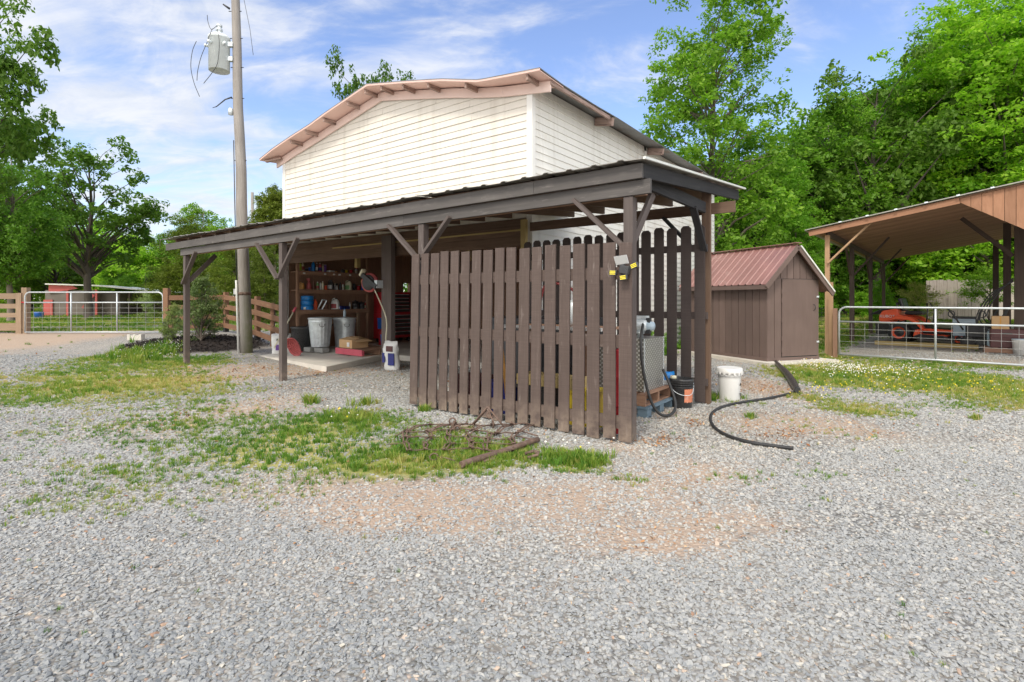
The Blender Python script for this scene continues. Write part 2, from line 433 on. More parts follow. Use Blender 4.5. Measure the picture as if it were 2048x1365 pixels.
w = bpy.data.worlds.new('World'); SC.world = w; w.use_nodes = True
nt = w.node_tree; nt.nodes.clear()
def wn(t, **kw):
    x = nt.nodes.new(t)
    for k, v in kw.items(): setattr(x, k, v)
    return x
L = nt.links.new
sky = wn('ShaderNodeTexSky'); sky.sky_type = 'NISHITA'; sky.sun_disc = False
sky.sun_elevation = SUN_EL; sky.sun_rotation = SUN_AZ; sky.air_density = 1.0; sky.dust_density = .6; sky.ozone_density = 2.0
def wmix(f, a, b, mode='MIX'):
    x = wn('ShaderNodeMix', data_type='RGBA', blend_type=mode)
    for k, v in ((0, f), (6, a), (7, b)):
        if hasattr(v, 'links'): L(v, x.inputs[k])
        else: x.inputs[k].default_value = v if k == 0 else (*v, 1)
    return x.outputs[2]
def wmath(op, a, b=0.0, clamp=False):
    x = wn('ShaderNodeMath', operation=op, use_clamp=clamp)
    for k, v in ((0, a), (1, b)):
        if hasattr(v, 'links'): L(v, x.inputs[k])
        else: x.inputs[k].default_value = v
    return x.outputs[0]
def wramp(f, p0, p1):
    x = wn('ShaderNodeMapRange'); x.interpolation_type = 'SMOOTHSTEP'; L(f, x.inputs[0])
    x.inputs[1].default_value = p0; x.inputs[2].default_value = p1; return x.outputs[0]
tc = wn('ShaderNodeTexCoord'); sx = wn('ShaderNodeSeparateXYZ'); L(tc.outputs['Generated'], sx.inputs[0])
zz = wmath('MAXIMUM', wmath('ADD', sx.outputs[2], .28), .05)
cx = wn('ShaderNodeCombineXYZ'); L(wmath('DIVIDE', sx.outputs[0], zz), cx.inputs[0]); L(wmath('DIVIDE', sx.outputs[1], zz), cx.inputs[1])
mp = wn('ShaderNodeMapping'); L(cx.outputs[0], mp.inputs[0]); mp.inputs['Rotation'].default_value = (0, 0, math.radians(35)); mp.inputs['Scale'].default_value = (1.0, 1.9, 1)
mp.inputs['Location'].default_value = SKYLOC
def wnoise(scale, det, rough, dist):
    x = wn('ShaderNodeTexNoise'); L(mp.outputs[0], x.inputs['Vector'])
    x.inputs['Scale'].default_value = scale; x.inputs['Detail'].default_value = det
    x.inputs['Roughness'].default_value = rough; x.inputs['Distortion'].default_value = dist
    return x.outputs['Fac']
n1 = wnoise(1.7, 9, .58, .55); n2 = wnoise(4.2, 8, .62, .8)
cl = wmath('ADD', wmath('MULTIPLY', n1, .75), wmath('MULTIPLY', n2, .25))
bias = wmath('MULTIPLY', wramp(sx.outputs[0], .25, -.62), .085)     # cloudier toward one side of the sky
low = wmath('MULTIPLY', wramp(sx.outputs[2], .45, .02), .03)
behind = wramp(sx.outputs[1], .25, -.55)                       # added bright cloud, unseen behind the camera, to fill shaded fronts
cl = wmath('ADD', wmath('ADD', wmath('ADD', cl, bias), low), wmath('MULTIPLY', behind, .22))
mask = wramp(cl, CLOUD0, CLOUD1)
hs = wn('ShaderNodeHueSaturation'); L(sky.outputs[0], hs.inputs['Color'])
hs.inputs['Saturation'].default_value = SKYSAT; hs.inputs['Value'].default_value = SKYVAL; hs.inputs['Hue'].default_value = SKYHUE
cloud = wmix(wramp(n2, .3, .7), CLOUDA, CLOUDB)
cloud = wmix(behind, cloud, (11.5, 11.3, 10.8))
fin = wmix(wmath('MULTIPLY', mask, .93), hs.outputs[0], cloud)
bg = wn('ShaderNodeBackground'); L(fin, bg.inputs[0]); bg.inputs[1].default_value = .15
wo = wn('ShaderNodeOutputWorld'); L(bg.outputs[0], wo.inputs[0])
SC.view_settings.view_transform = 'Standard'; SC.view_settings.look = 'None'; SC.view_settings.gamma = 1
SC.view_settings.use_curve_mapping = False; SC.view_settings.exposure = EXPO
SC.cycles.max_bounces = 8; SC.cycles.diffuse_bounces = 5; SC.cycles.transparent_max_bounces = 8

# ------------------------------------------------------------------ ground zones
def vnoise(x, y, seed=0):
    x = np.asarray(x, float); y = np.asarray(y, float)
    xi = np.floor(x); yi = np.floor(y); fx = x-xi; fy = y-yi
    fx = fx*fx*(3-2*fx); fy = fy*fy*(3-2*fy)
    def h(a, b):
        v = np.sin(a*127.1+b*311.7+seed*74.7)*43758.5453
        return v-np.floor(v)
    return (h(xi,yi)*(1-fx)+h(xi+1,yi)*fx)*(1-fy)+(h(xi,yi+1)*(1-fx)+h(xi+1,yi+1)*fx)*fy
def fbm(x, y, seed=0, o=4):
    s = 0; a = .5; t = 0
    for k in range(o):
        s = s+a*vnoise(x*2**k, y*2**k, seed+k*13); t += a; a *= .55
    return s/t
def blobs(L):
    out = []
    for cx_, cy_, hx, hy, st in L:
        d = FPX*CAMH/(cy_-HORY); x = (cx_-CX)/FPX*d
        d1 = FPX*CAMH/(max(cy_-hy, HORY+40)-HORY); d2 = FPX*CAMH/(cy_+hy-HORY)
        out.append((x, d, hx/FPX*d, (d1-d2)/2, st))
    return out
GRASS = blobs([(230,742,190,34,.95),(330,772,170,24,.85),(275,712,75,14,1.1),(400,722,60,10,.5),(110,790,170,36,.42),(430,800,160,22,.35),(60,700,80,9,.25),
  (700,842,120,26,.9),(610,880,150,28,.72),(540,915,120,24,.7),(680,915,130,24,.9),(860,885,150,44,.95),(1000,905,110,24,.95),(1150,927,66,20,1.1),
  (930,930,150,22,.8),(780,935,90,18,.75),(400,905,220,55,.36),(220,960,230,60,.34),(90,1020,130,40,.30),(380,840,190,30,.34),(560,985,170,30,.30),(150,860,180,56,.28),(330,1020,220,44,.22),(480,860,160,30,.34),(760,960,160,20,.3),
  (1720,748,170,24,1.3),(1880,766,190,30,1.25),(2050,786,130,34,1.1),(1640,760,70,16,.8),(1720,822,95,16,.95),(1620,795,60,12,.7),(1700,868,80,16,.35),(1500,955,95,18,.5),(1690,955,90,12,.4),
  (1480,806,60,9,.55),(1600,850,70,20,.2),(1960,815,120,14,.5),(1780,905,90,12,.22),(1700,1000,130,14,.16),(590,745,22,4,.5),(1250,960,60,16,.45)])
SOIL = blobs([(450,745,120,20,.95),(640,742,100,9,.6),(560,800,110,20,.35),(1050,1000,280,70,.36),(1280,1010,260,60,.34),(1500,1060,200,40,.25),(700,1010,200,40,.28),(1530,775,70,28,.85),(1580,850,150,34,.6),(1400,940,150,30,.5),
  (1300,1090,130,34,.4),(830,1050,180,40,.36),(930,855,60,12,.5),(60,692,170,18,.7),(230,682,90,9,.5),(200,680,110,10,.5),(760,930,120,20,.3),(1700,850,90,20,.45),(1250,895,60,20,.45),(1500,718,90,12,.6),
  (300,760,120,30,.4),(1150,1180,120,20,.25),(880,800,60,10,.4),(1330,830,60,14,.5),(1960,728,130,8,.7),(90,790,140,30,.3),(300,850,260,50,.30),(600,960,260,50,.34),(150,960,200,50,.24),(520,820,150,20,.3)])
def ev(B, x, y):
    s = 0
    for bx, by, rx, ry, st in B:
        q = ((x-bx)/rx)**2+((y-by)/ry)**2
        s = s+st*np.exp(-q*1.1)
    return s
def lfc(x, y):
    rx, ry = x-LF.o[0], y-LF.o[1]
    return rx*LF.u[0]+ry*LF.u[1], rx*LF.v[0]+ry*LF.v[1]
def zones(x, y):
    """grass, soil, mulch amounts at ground points"""
    x = np.asarray(x, float); y = np.asarray(y, float)
    n = fbm(x*1.1, y*1.1, 3); n2 = fbm(x*5, y*5, 9, 3)
    g = ev(GRASS, x, y)*(.55+.9*n)+(n2-.5)*.42-.03
    # meadow beyond the gate and beyond the sheds
    a, b = lfc(x, y)
    far_l = smooth((y-17.0-.12*(x+11))/2.0)*smooth((-x-6)/2)
    lane = np.exp(-((y-21.5-.35*(x+13))/1.3)**2)*smooth((-x-5)/3)
    far_l = far_l*(1-.75*lane)
    bx = (x-BF.o[0])*BF.u[0]+(y-BF.o[1])*BF.u[1]; by = (x-BF.o[0])*BF.v[0]+(y-BF.o[1])*BF.v[1]
    inbarn = smooth((bx+.3)/.8)*smooth((by+.1)/.6)*smooth((15.5-by)/2)
    far_r = smooth((y-13.2)/2.2)*smooth((x-5.3)/1.2)
    behind = smooth((b-3.5)/1.5)*smooth((2.6-a)/.8)*smooth((y-9.5)/2)*.8
    g = np.maximum(g, np.maximum(np.maximum(far_l, far_r), behind)*(.75+.5*n2))
    g = g*(1-inbarn)
    under = smooth((a-.2)/.5)*smooth((10.6-a)/.6)*smooth((b+.1)/.5)*smooth((9-b)/.5)
    g = g*(1-.93*under*smooth((9.6-a)/1.2))
    g = np.where(y > 45, np.maximum(g, .8), g)
    g = np.clip(g, 0, 1.2)
    s = ev(SOIL, x, y)*(.55+1.2*fbm(x*1.7, y*1.7, 21))+(n2-.5)*.3
    s = np.maximum(s, .35*far_l*lane); s = np.clip(s, 0, 1)
    mu = np.exp(-(((x+8.75)/2.0)**2+((y-14.75)/1.5)**2)**2*1.2)
    mu = smooth((mu-.25+.3*(n2-.5))/.3)
    return g*(1-mu), s*(1-mu), mu

def axis(core0, core1, step, far0, far1, k=1.22):
    c = list(np.arange(core0, core1+1e-6, step)); s = step; p = core0; lo = []
    while p > far0: s *= k; p -= s; lo.append(p)
    s = step; p = core1; hi = []
    while p < far1: s *= k; p += s; hi.append(p)
    return np.array(lo[::-1]+c+hi)
gx = axis(-11, 12, .09, -700, 700); gy = axis(1.2, 17, .09, -60, 1200)
X, Y = np.meshgrid(gx, gy)
Z = gz(X, Y)+.018*(fbm(X*.9, Y*.9, 40)-.5)*smooth((30-Y)/10)+.012*(fbm(X*4, Y*4, 41)-.5)*smooth((14-Y)/5)
gr, soi, mu = zones(X, Y)
Z = Z+.05*mu*fbm(X*6, Y*6, 44)
nx, ny = len(gx), len(gy)
me = bpy.data.meshes.new('ground')
idx = np.arange(nx*ny).reshape(ny, nx)
quads = np.stack([idx[:-1,:-1], idx[:-1,1:], idx[1:,1:], idx[1:,:-1]], -1).reshape(-1, 4)
def np_mesh(me, V, Q, k):
    me.vertices.add(len(V)); me.vertices.foreach_set('co', np.asarray(V, np.float32).ravel())
    me.loops.add(Q.size); me.loops.foreach_set('vertex_index', Q.astype(np.int32).ravel())
    me.polygons.add(len(Q)); me.polygons.foreach_set('loop_start', np.arange(0, Q.size, k, dtype=np.int32))
    me.update(calc_edges=True)
np_mesh(me, np.stack([X, Y, Z], -1).reshape(-1, 3), quads, 4)
me.polygons.foreach_set('use_smooth', np.ones(len(quads), bool))
for nm, arr in (('grass', gr), ('soil', soi), ('mulch', mu)):
    at_ = me.attributes.new(nm, 'FLOAT', 'POINT'); at_.data.foreach_set('value', arr.ravel().astype(np.float32))
def ground_mat():
    t = NT('ground'); v = t.coord('Object')
    vo = t.n('ShaderNodeTexVoronoi'); t.l(v, vo.inputs['Vector']); vo.inputs['Scale'].default_value = 42
    sp = t.n('ShaderNodeSeparateColor'); t.l(vo.outputs['Color'], sp.inputs[0])
    gcol = t.ramp(sp.outputs[0], [(0, (.21,.22,.22)), (.4, (.33,.335,.33)), (.75, (.45,.445,.425)), (.95, (.54,.51,.46)), (1, (.50,.38,.30))])
    dk = t.ramp(vo.outputs['Distance'], [(.25, 1.0), (.75, .35)])
    gcol = t.mix(1.0, gcol, dk, 'MULTIPLY')
    n1 = t.noise(v, 1.1, 5); n2 = t.noise(v, 22, 5, .65); n3 = t.noise(v, 70, 3, .6)
    gcol = t.mix(t.math('ADD', t.math('MULTIPLY', t.ramp(n1, [(.35, 0.0), (.7, 1.0)]), .35), .12), gcol, (.46,.40,.33))
    scol = t.mix(n2, (.34,.24,.17), (.50,.41,.33))
    scol = t.mix(t.ramp(n3, [(.55, 0.0), (.7, .7)]), scol, (.40,.20,.10))
    grcol = t.mix(t.ramp(n2, [(.3, 0.0), (.7, 1.0)]), (.14,.20,.04), (.34,.31,.10))
    grcol = t.mix(t.ramp(t.noise(v, .7, 5), [(.4, 0.0), (.65, .7)]), grcol, (.52,.43,.18))
    grcol = t.mix(t.ramp(n3, [(.5, 0.0), (.75, .5)]), grcol, (.10,.17,.03))
    def thr(a, w0, w1, amt): 
        f = t.math('ADD', t.attr(a), t.math('MULTIPLY', t.math('SUBTRACT', n2, .5), amt))
        return t.ramp(f, [(w0, 0.0), (w1, 1.0)])
    col = t.mix(thr('soil', .18, .62, 1.1), gcol, scol)
    col = t.mix(thr('grass', .42, .95, 1.0), col, grcol)
    col = t.mix(t.attr('mulch'), col, t.mix(n3, (.012,.01,.009), (.06,.045,.038)))
    h = t.math('ADD', t.math('MULTIPLY', n2, .6), t.math('MULTIPLY', vo.outputs['Distance'], -.8))
    t.bsdf(col, .95, 0, h, .6, .02, .2); return t.m
me.materials.append(ground_mat())
ground = bpy.data.objects.new('ground', me); COL.objects.link(ground); tag(ground, kind='structure')

# ------------------------------------------------------------------ scattered ground cover (geometry-node instances)
def proto_coll(name, meshes, mat):
    c = bpy.data.collections.new(name)
    for i, m in enumerate(meshes):
        m.materials.append(mat); c.objects.link(bpy.data.objects.new('%s_piece_%02d' % (name, i), m))
    return c
def scatter(name, coll, P, rot, scl, tint, nproto, label=None, cat=None):
    me = bpy.data.meshes.new(name); me.vertices.add(len(P)); me.vertices.foreach_set('co', np.asarray(P, np.float32).ravel())
    for nm, ty, arr, key in (('rot', 'FLOAT_VECTOR', rot, 'vector'), ('scl', 'FLOAT_VECTOR', scl, 'vector'), ('tint', 'FLOAT', tint, 'value'), ('pick', 'INT', rng.integers(0, nproto, len(P)), 'value')):
        a = me.attributes.new(nm, ty, 'POINT'); a.data.foreach_set(key, np.asarray(arr, np.int32 if ty == 'INT' else np.float32).ravel())
    o = bpy.data.objects.new(name, me); COL.objects.link(o)
    g = bpy.data.node_groups.new(name+'_scatter', 'GeometryNodeTree')
    g.interface.new_socket('Geometry', in_out='INPUT', socket_type='NodeSocketGeometry')
    g.interface.new_socket('Geometry', in_out='OUTPUT', socket_type='NodeSocketGeometry')
    gi = g.nodes.new('NodeGroupInput'); go = g.nodes.new('NodeGroupOutput')
    ip = g.nodes.new('GeometryNodeInstanceOnPoints'); ci = g.nodes.new('GeometryNodeCollectionInfo')
    ci.inputs['Collection'].default_value = coll; ci.inputs['Separate Children'].default_value = True; ci.inputs['Reset Children'].default_value = True
    def na(n, ty):
        x = g.nodes.new('GeometryNodeInputNamedAttribute'); x.data_type = ty; x.inputs['Name'].default_value = n; return x.outputs['Attribute']
    er = g.nodes.new('FunctionNodeEulerToRotation'); g.links.new(na('rot', 'FLOAT_VECTOR'), er.inputs[0])
    g.links.new(gi.outputs[0], ip.inputs['Points']); g.links.new(ci.outputs[0], ip.inputs['Instance'])
    ip.inputs['Pick Instance'].default_value = True; g.links.new(na('pick', 'INT'), ip.inputs['Instance Index'])
    g.links.new(er.outputs[0], ip.inputs['Rotation']); g.links.new(na('scl', 'FLOAT_VECTOR'), ip.inputs['Scale'])
    g.links.new(ip.outputs[0], go.inputs[0])
    m = o.modifiers.new('scatter', 'NODES'); m.node_group = g
    return tag(o, label, cat, kind='stuff')
def sample_ground(n_per_m2, d0, d1, margin=.18, extra=.6):
    """random ground points between two distances, over the visible wedge and a bit beyond"""
    W = (.96+margin); area = W*(d1*d1-d0*d0)+2*extra*(d1-d0); n = int(area*n_per_m2)
    y = np.sqrt(rng.uniform(d0*d0, d1*d1, n)); x = rng.uniform(-1, 1, n)*(W*y+extra)
    return x, y
def gz_fine(x, y):
    z = gz(x, y)+.018*(fbm(x*.9, y*.9, 40)-.5)*smooth((30-y)/10)+.012*(fbm(x*4, y*4, 41)-.5)*smooth((14-y)/5)
    return z
def rock_mesh(i):
    bm = bmesh.new(); r = random.Random(100+i)
    sx_, sy_, sz_ = r.uniform(.85, 1.15), r.uniform(.55, .85), r.uniform(.28, .5)
    for k in range(16):
        p = Vector((r.gauss(0,1), r.gauss(0,1), r.gauss(0,1))).normalized()
        q = [math.copysign(abs(c)**.75, c) for c in p]
        bm.verts.new((q[0]*sx_, q[1]*sy_, q[2]*sz_))
    bmesh.ops.convex_hull(bm, input=bm.verts[:])
    for v_ in [v_ for v_ in bm.verts if not v_.link_faces]: bm.verts.remove(v_)
    m = bpy.data.meshes.new('stone'); bm.to_mesh(m); bm.free(); return m
def stone_mat():
    t = NT('gravel_stone'); f = t.attr('tint', 'INSTANCER')
    col = t.ramp(f, [(0, (.18,.19,.195)), (.3, (.285,.293,.295)), (.6, (.37,.37,.36)), (.82, (.445,.43,.40)), (.93, (.52,.485,.42)), (.97, (.52,.40,.31)), (1, (.36,.22,.15))])
    n = t.noise(t.coord('Object'), 2.2, 3); col = t.mix(1.0, col, t.ramp(n, [(.25, .82), (.75, 1.1)]), 'MULTIPLY')
    t.bsdf(col, .85, 0, spec=.25); return t.m
stones = proto_coll('gravel_protos', [rock_mesh(i) for i in range(10)], stone_mat())
XS, YS, SS = [], [], []
for d0, d1, den, s0, s1 in ((1.35, 3.2, 5600, .0065, .016), (3.2, 5.2, 3600, .0075, .0175), (5.2, 8.0, 1700, .009, .020), (8.0, 13.5, 560, .011, .023)):
    x, y = sample_ground(den, d0, d1, .14 if d0 > 3 else .22)
    g, s, mu_ = zones(x, y)
    patch = fbm(x*.8, y*.8, 60)
    keep = (1-.85*smooth((g-.3)/.7))*(1-.60*smooth((s-.1)/.6))*(1-mu_)*np.clip(.30+1.25*patch, .3, 1.15)*(1-.45*np.clip(np.exp(-((y-(2.9+.10*x+.25*np.sin(x*.6)))/.28)**2)+np.exp(-((y-(4.5+.16*x+.25*np.sin(x*.6)))/.3)**2), 0, 1))
    a, b = lfc(x, y)
    inslab = (a > 6.7) & (a < 10.9) & (b > 1.5)
    k = (rng.uniform(size=len(x)) < keep) & ~inslab
    XS.append(x[k]); YS.append(y[k]); SS.append(rng.uniform(0, 1, k.sum())**1.6*(s1-s0)+s0)
x = np.concatenate(XS); y = np.concatenate(YS); s = np.concatenate(SS)
z = gz_fine(x, y)+s*.12
rut = np.exp(-((y-(2.9+.10*x+.25*np.sin(x*.6)))/.28)**2)+np.exp(-((y-(4.5+.16*x+.25*np.sin(x*.6)))/.3)**2)   # faint wheel tracks
tint = np.clip(rng.normal(.46, .13, len(x))+.07*smooth((y-3.2)/2)*smooth((12-y)/3)+.30*(fbm(x*.5, y*.5, 70)-.5)+.10*smooth((x+1)/3)-.14*smooth((.2-x)/1.0)*smooth((3.0-y)/1.0)+.09*np.clip(rut, 0, 1), 0, .95)
tint = np.clip(tint+.22*smooth(zones(x, y)[1]/.7)*rng.uniform(.2, 1, len(x)), 0, .96)
odd = rng.uniform(size=len(x)); tint = np.where(odd > .972, rng.uniform(.9, 1, len(x)), tint)
scatter('gravel', stones, np.stack([x, y, z], -1), np.stack([rng.normal(0,.3,len(x)), rng.normal(0,.3,len(x)), rng.uniform(0,6.28,len(x))], -1),
        np.stack([s, s, s], -1)*rng.uniform(.75, 1.3, (len(x), 3)), tint, 10, 'loose grey crushed stone spread over the yard', 'gravel')

def tuft_mesh(i, nb, hgt, spread):
    r = random.Random(300+i); V = []; Q = []
    for k in range(nb):
        a = r.uniform(0, 6.28); d = r.uniform(0, spread); bx, by = d*math.cos(a), d*math.sin(a)
        ln = hgt*r.uniform(.5, 1.15); tl = r.uniform(.1, .75); dr = a+r.uniform(-.9, .9); wd = hgt*.035*r.uniform(.8, 1.4)
        px, py = -math.sin(dr)*wd, math.cos(dr)*wd
        pts = [(0, 0), (tl*ln*.28, ln*.5), (tl*ln*.75, ln*.88)]
        n0 = len(V)
        for j, (h_, z_) in enumerate(pts):
            w_ = (1, .8, .12)[j]
            V.append((bx+math.cos(dr)*h_-px*w_, by+math.sin(dr)*h_-py*w_, z_)); V.append((bx+math.cos(dr)*h_+px*w_, by+math.sin(dr)*h_+py*w_, z_))
        Q += [(n0, n0+1, n0+3, n0+2), (n0+2, n0+3, n0+5, n0+4)]
    m = bpy.data.meshes.new('tuft'); np_mesh(m, np.array(V), np.array(Q), 4); return m
def grass_mat():
    t = NT('grass_blade'); f = t.attr('tint', 'INSTANCER'); ri = t.n('ShaderNodeNewGeometry').outputs['Random Per Island']
    f = t.math('ADD', f, t.math('MULTIPLY', t.math('SUBTRACT', ri, .5), .35))
    col = t.ramp(f, [(0, (.065,.17,.022)), (.25, (.12,.26,.03)), (.5, (.24,.33,.05)), (.75, (.44,.41,.12)), (1, (.58,.46,.23))])
    b = t.n('ShaderNodeBsdfPrincipled'); t.l(col, b.inputs['Base Color']); b.inputs['Roughness'].default_value = .6; b.inputs['Specular IOR Level'].default_value = .25
    tr = t.n('ShaderNodeBsdfTranslucent'); t.l(t.mix(1.0, col, (1.1,1.2,.6), 'MULTIPLY'), tr.inputs[0])
    mx = t.n('ShaderNodeMixShader'); mx.inputs[0].default_value = .35
    t.l(b.outputs[0], mx.inputs[1]); t.l(tr.outputs[0], mx.inputs[2]); t.l(mx.outputs[0], t.out.inputs[0]); return t.m
GM = grass_mat()
tufts = proto_coll('grass_protos', [tuft_mesh(i, 20, 1.0, .55) for i in range(6)], GM)
XS, YS, HS = [], [], []
for d0, d1, den, h0, h1 in ((1.8, 4.0, 240, .022, .05), (4.0, 7.5, 330, .025, .062), (7.5, 13.5, 170, .03, .075), (13.5, 26, 42, .05, .12), (26, 60, 5.5, .10, .22)):
    x, y = sample_ground(den, d0, d1, .15)
    g, s_, mu_ = zones(x, y); n = fbm(x*2.5, y*2.5, 80)
    pr = smooth((g-.08)/.6)*np.clip(-.25+2.3*n, 0.03, 1.3)+.012*(mu_ < .1)
    a, b = lfc(x, y); bl = (a > 3.0) & (a < 10.9) & (b > 1.9)
    k = (rng.uniform(size=len(x)) < pr) & ~bl
    XS.append(x[k]); YS.append(y[k]); HS.append((h0+(h1-h0)*np.clip(g[k]*.75+rng.normal(0,.18,k.sum()), 0, 1.3)))
# taller clumps where the photo shows them
for (px, py, n, hx, hy, hh) in ((1150,922,130,54,14,.085),(275,716,130,60,10,.20),(330,708,70,30,5,.18),(870,905,150,110,26,.075),(1000,918,70,80,10,.055),(1455,797,30,22,5,.10),(1420,800,20,14,4,.10),(620,806,12,10,3,.14),(730,808,14,26,4,.12),
                              (850,822,8,10,3,.1),(1500,836,8,6,4,.08),(1950,838,10,10,4,.08),(690,835,90,60,14,.08)):
    for _ in range(n):
        q = gp(px+random.gauss(0, hx*.5), py+random.gauss(0, hy*.5)); XS.append(np.array([q[0]])); YS.append(np.array([q[1]])); HS.append(np.array([hh*random.uniform(.6, 1.2)]))
x = np.concatenate(XS); y = np.concatenate(YS); h = np.concatenate(HS)
tint = np.clip(.40+.85*(fbm(x*.55, y*.55, 90)-.5)+.5*(fbm(x*2.2, y*2.2, 91)-.5)+rng.normal(0,.15,len(x))-.10*smooth((6.6-y)/1.5)+.22*smooth((y-6)/3)*smooth((15-y)/2)*(fbm(x*.9,y*.9,95)-.1)-.8*(h-.06), .02, .98)
scatter('grass', tufts, np.stack([x, y, gz_fine(x, y)], -1), np.stack([rng.normal(0,.08,len(x)), rng.normal(0,.08,len(x)), rng.uniform(0,6.28,len(x))], -1),
        np.stack([h, h, h], -1)*np.stack([rng.uniform(.8,1.4,len(x))]*2+[np.ones(len(x))], -1), tint, 6, 'short patchy green and straw coloured grass growing through the gravel', 'grass')

def flake_mesh(i):
    r = random.Random(500+i)
    if i < 3: V = [(-1,-.12,0),(0,-.2,.1),(1,-.06,0),(1,.06,.02),(0,.16,.1),(-1,.12,0)]
    else: V = [(-1,0,0),(-.3,-.5,.2),(.7,-.35,.1),(1,0,.05),(.6,.4,.25),(-.4,.45,.1)]
    V = [(a_+r.uniform(-.1,.1), b_+r.uniform(-.05,.05), c_) for a_, b_, c_ in V]
    m = bpy.data.meshes.new('flake'); m.from_pydata(V, [], [list(range(6))]); return m
def flake_mat():
    t = NT('dry_leaf'); f = t.attr('tint', 'INSTANCER')
    col = t.ramp(f, [(0, (.11,.05,.028)), (.35, (.27,.12,.055)), (.7, (.46,.25,.12)), (1, (.60,.42,.25))])
    t.bsdf(col, .85, spec=.2); return t.m
flakes = proto_coll('leaf_litter_protos', [flake_mesh(i) for i in range(6)], flake_mat())
XS, YS, SS = [], [], []
for d0, d1, den, sz in ((2.0, 5, 420, .010), (5, 9, 420, .015), (9, 14, 170, .022)):
    x, y = sample_ground(den, d0, d1, .12); g, s_, mu_ = zones(x, y); n = fbm(x*3, y*3, 111)
    pr = .55*smooth((s_-.08)/.7)*smooth((n-.32)/.4)+.02
    a, b = lfc(x, y); bl = (a > 6.8) & (a < 10.9) & (b > 1.6)
    k = (rng.uniform(size=len(x)) < pr) & ~bl; XS.append(x[k]); YS.append(y[k]); SS.append(sz*rng.uniform(.5, 1.5, k.sum()))
for (px, py, n, hx, hy) in ((790,735,260,40,10),(640,748,160,60,6),(1440,768,120,40,12),(1520,775,160,50,10),(1330,880,120,40,12),(1560,870,160,60,14),(1390,850,70,20,8),(600,775,120,60,8)):
    for _ in range(n):
        q = gp(px+random.gauss(0, hx*.6), py+random.gauss(0, hy*.6)); XS.append(np.array([q[0]])); YS.append(np.array([q[1]])); SS.append(np.array([.016*random.uniform(.6, 1.5)]))
x = np.concatenate(XS); y = np.concatenate(YS); s = np.concatenate(SS)
_lit = (x, y)
scatter('leaf_litter', flakes, np.stack([x, y, gz_fine(x, y)+.012], -1), np.stack([rng.normal(0,.35,len(x)), rng.normal(0,.35,len(x)), rng.uniform(0,6.28,len(x))], -1),
        np.stack([s, s, s], -1), np.clip(rng.normal(.5,.25,len(x)), 0, 1), 6, 'scattered brown dry leaves and pine straw on the bare ground', 'leaf litter')

chips = proto_coll('mulch_protos', [flake_mesh(i+20) for i in range(3, 6)], M['mulch'])
x = rng.uniform(-11.6, -6.2, 9000); y = rng.uniform(12.6, 17, 9000); k = zones(x, y)[2] > rng.uniform(.2, .8, 9000); x, y = x[k], y[k]; s = rng.uniform(.02, .05, len(x))
scatter('mulch', chips, np.stack([x, y, gz(x, y)+.05*fbm(x*6, y*6, 44)+.015], -1), np.stack([rng.normal(0,.5,len(x)), rng.normal(0,.5,len(x)), rng.uniform(0,6.28,len(x))], -1), np.stack([s, s*.7, s], -1), rng.uniform(0, 1, len(x)), 3, 'black shredded bark mulch heaped round the shrub and the utility pole', 'mulch')
def flower_mesh(i):
    bm = bmesh.new(); bmesh.ops.create_icosphere(bm, subdivisions=1, radius=1.0)
    for v_ in bm.verts: v_.co *= random.uniform(.8, 1.15)
    m = bpy.data.meshes.new('flower'); bm.to_mesh(m); bm.free(); return m
def flower_mat():
    t = NT('flower_head'); f = t.attr('tint', 'INSTANCER')
    t.bsdf(t.ramp(f, [(0, (.80,.62,.02)), (.28, (.78,.66,.05)), (.34, (.78,.76,.66)), (1, (.85,.84,.78))]), .8, spec=.2); return t.m
flow = proto_coll('flower_protos', [flower_mesh(i) for i in range(3)], flower_mat())
P = []; T = []; S_ = []
for (px, py, n, hx, hy, yel) in ((285,712,160,62,9,0),(350,706,60,30,5,0),(1640,733,170,70,8,.1),(1760,748,230,110,9,.2),(1700,742,120,50,7,.1),(1800,775,70,120,18,.85),(1960,775,55,110,22,.9),(1640,790,35,60,14,.9),(690,838,12,60,12,.2),(1150,905,10,60,8,.3)):
    for _ in range(n):
        q = gp(px+random.gauss(0, hx*.55), py+random.gauss(0, hy*.55)); zz_ = gzf(q[0], q[1])+random.uniform(.05, .12)
        P.append((q[0], q[1], zz_)); T.append(random.uniform(0,.28) if random.random() < yel else random.uniform(.34, 1)); S_.append(random.uniform(.007,.014))
P = np.array(P); S_ = np.array(S_)
scatter('clover_flowers', flow, P, rng.uniform(0, 6, (len(P), 3)), np.stack([S_, S_, S_*.8], -1), np.array(T), 3, 'small white and yellow flower heads dotted through the grass', 'flowers')
# ------------------------------------------------------------------ open lean-to shelter
T = thing('lean_to_shelter', 'long open lean-to shelter with brown posts and low metal roof before the white workshop', 'shelter', LF.p(5.2, 1.2, 0))
def zg(a): return 2.435-.0075*a
def zr(b): return 2.735+.089*(b+.06)
PA = [.108, 3.07, 6.535, 10.37]
for i, a in enumerate(PA):
    MB().box(LF, a-.05, a+.05, .07, .17, -.03, zg(a)-.004).build('post', M['postpaint'], T, bevel=.004)
def bbox(mb, a0, a1, b0, b1, h0, h1):
    """board along a that follows the slight fall of the girder"""
    P = [LF.p(a0,b0,zg(a0)+h0), LF.p(a1,b0,zg(a1)+h0), LF.p(a1,b1,zg(a1)+h0), LF.p(a0,b1,zg(a0)+h0),
         LF.p(a0,b0,zg(a0)+h1), LF.p(a1,b0,zg(a1)+h1), LF.p(a1,b1,zg(a1)+h1), LF.p(a0,b1,zg(a0)+h1)]
    mb.hexa(P, (abs(a1-a0), abs(b1-b0), abs(h1-h0)))
g = MB()
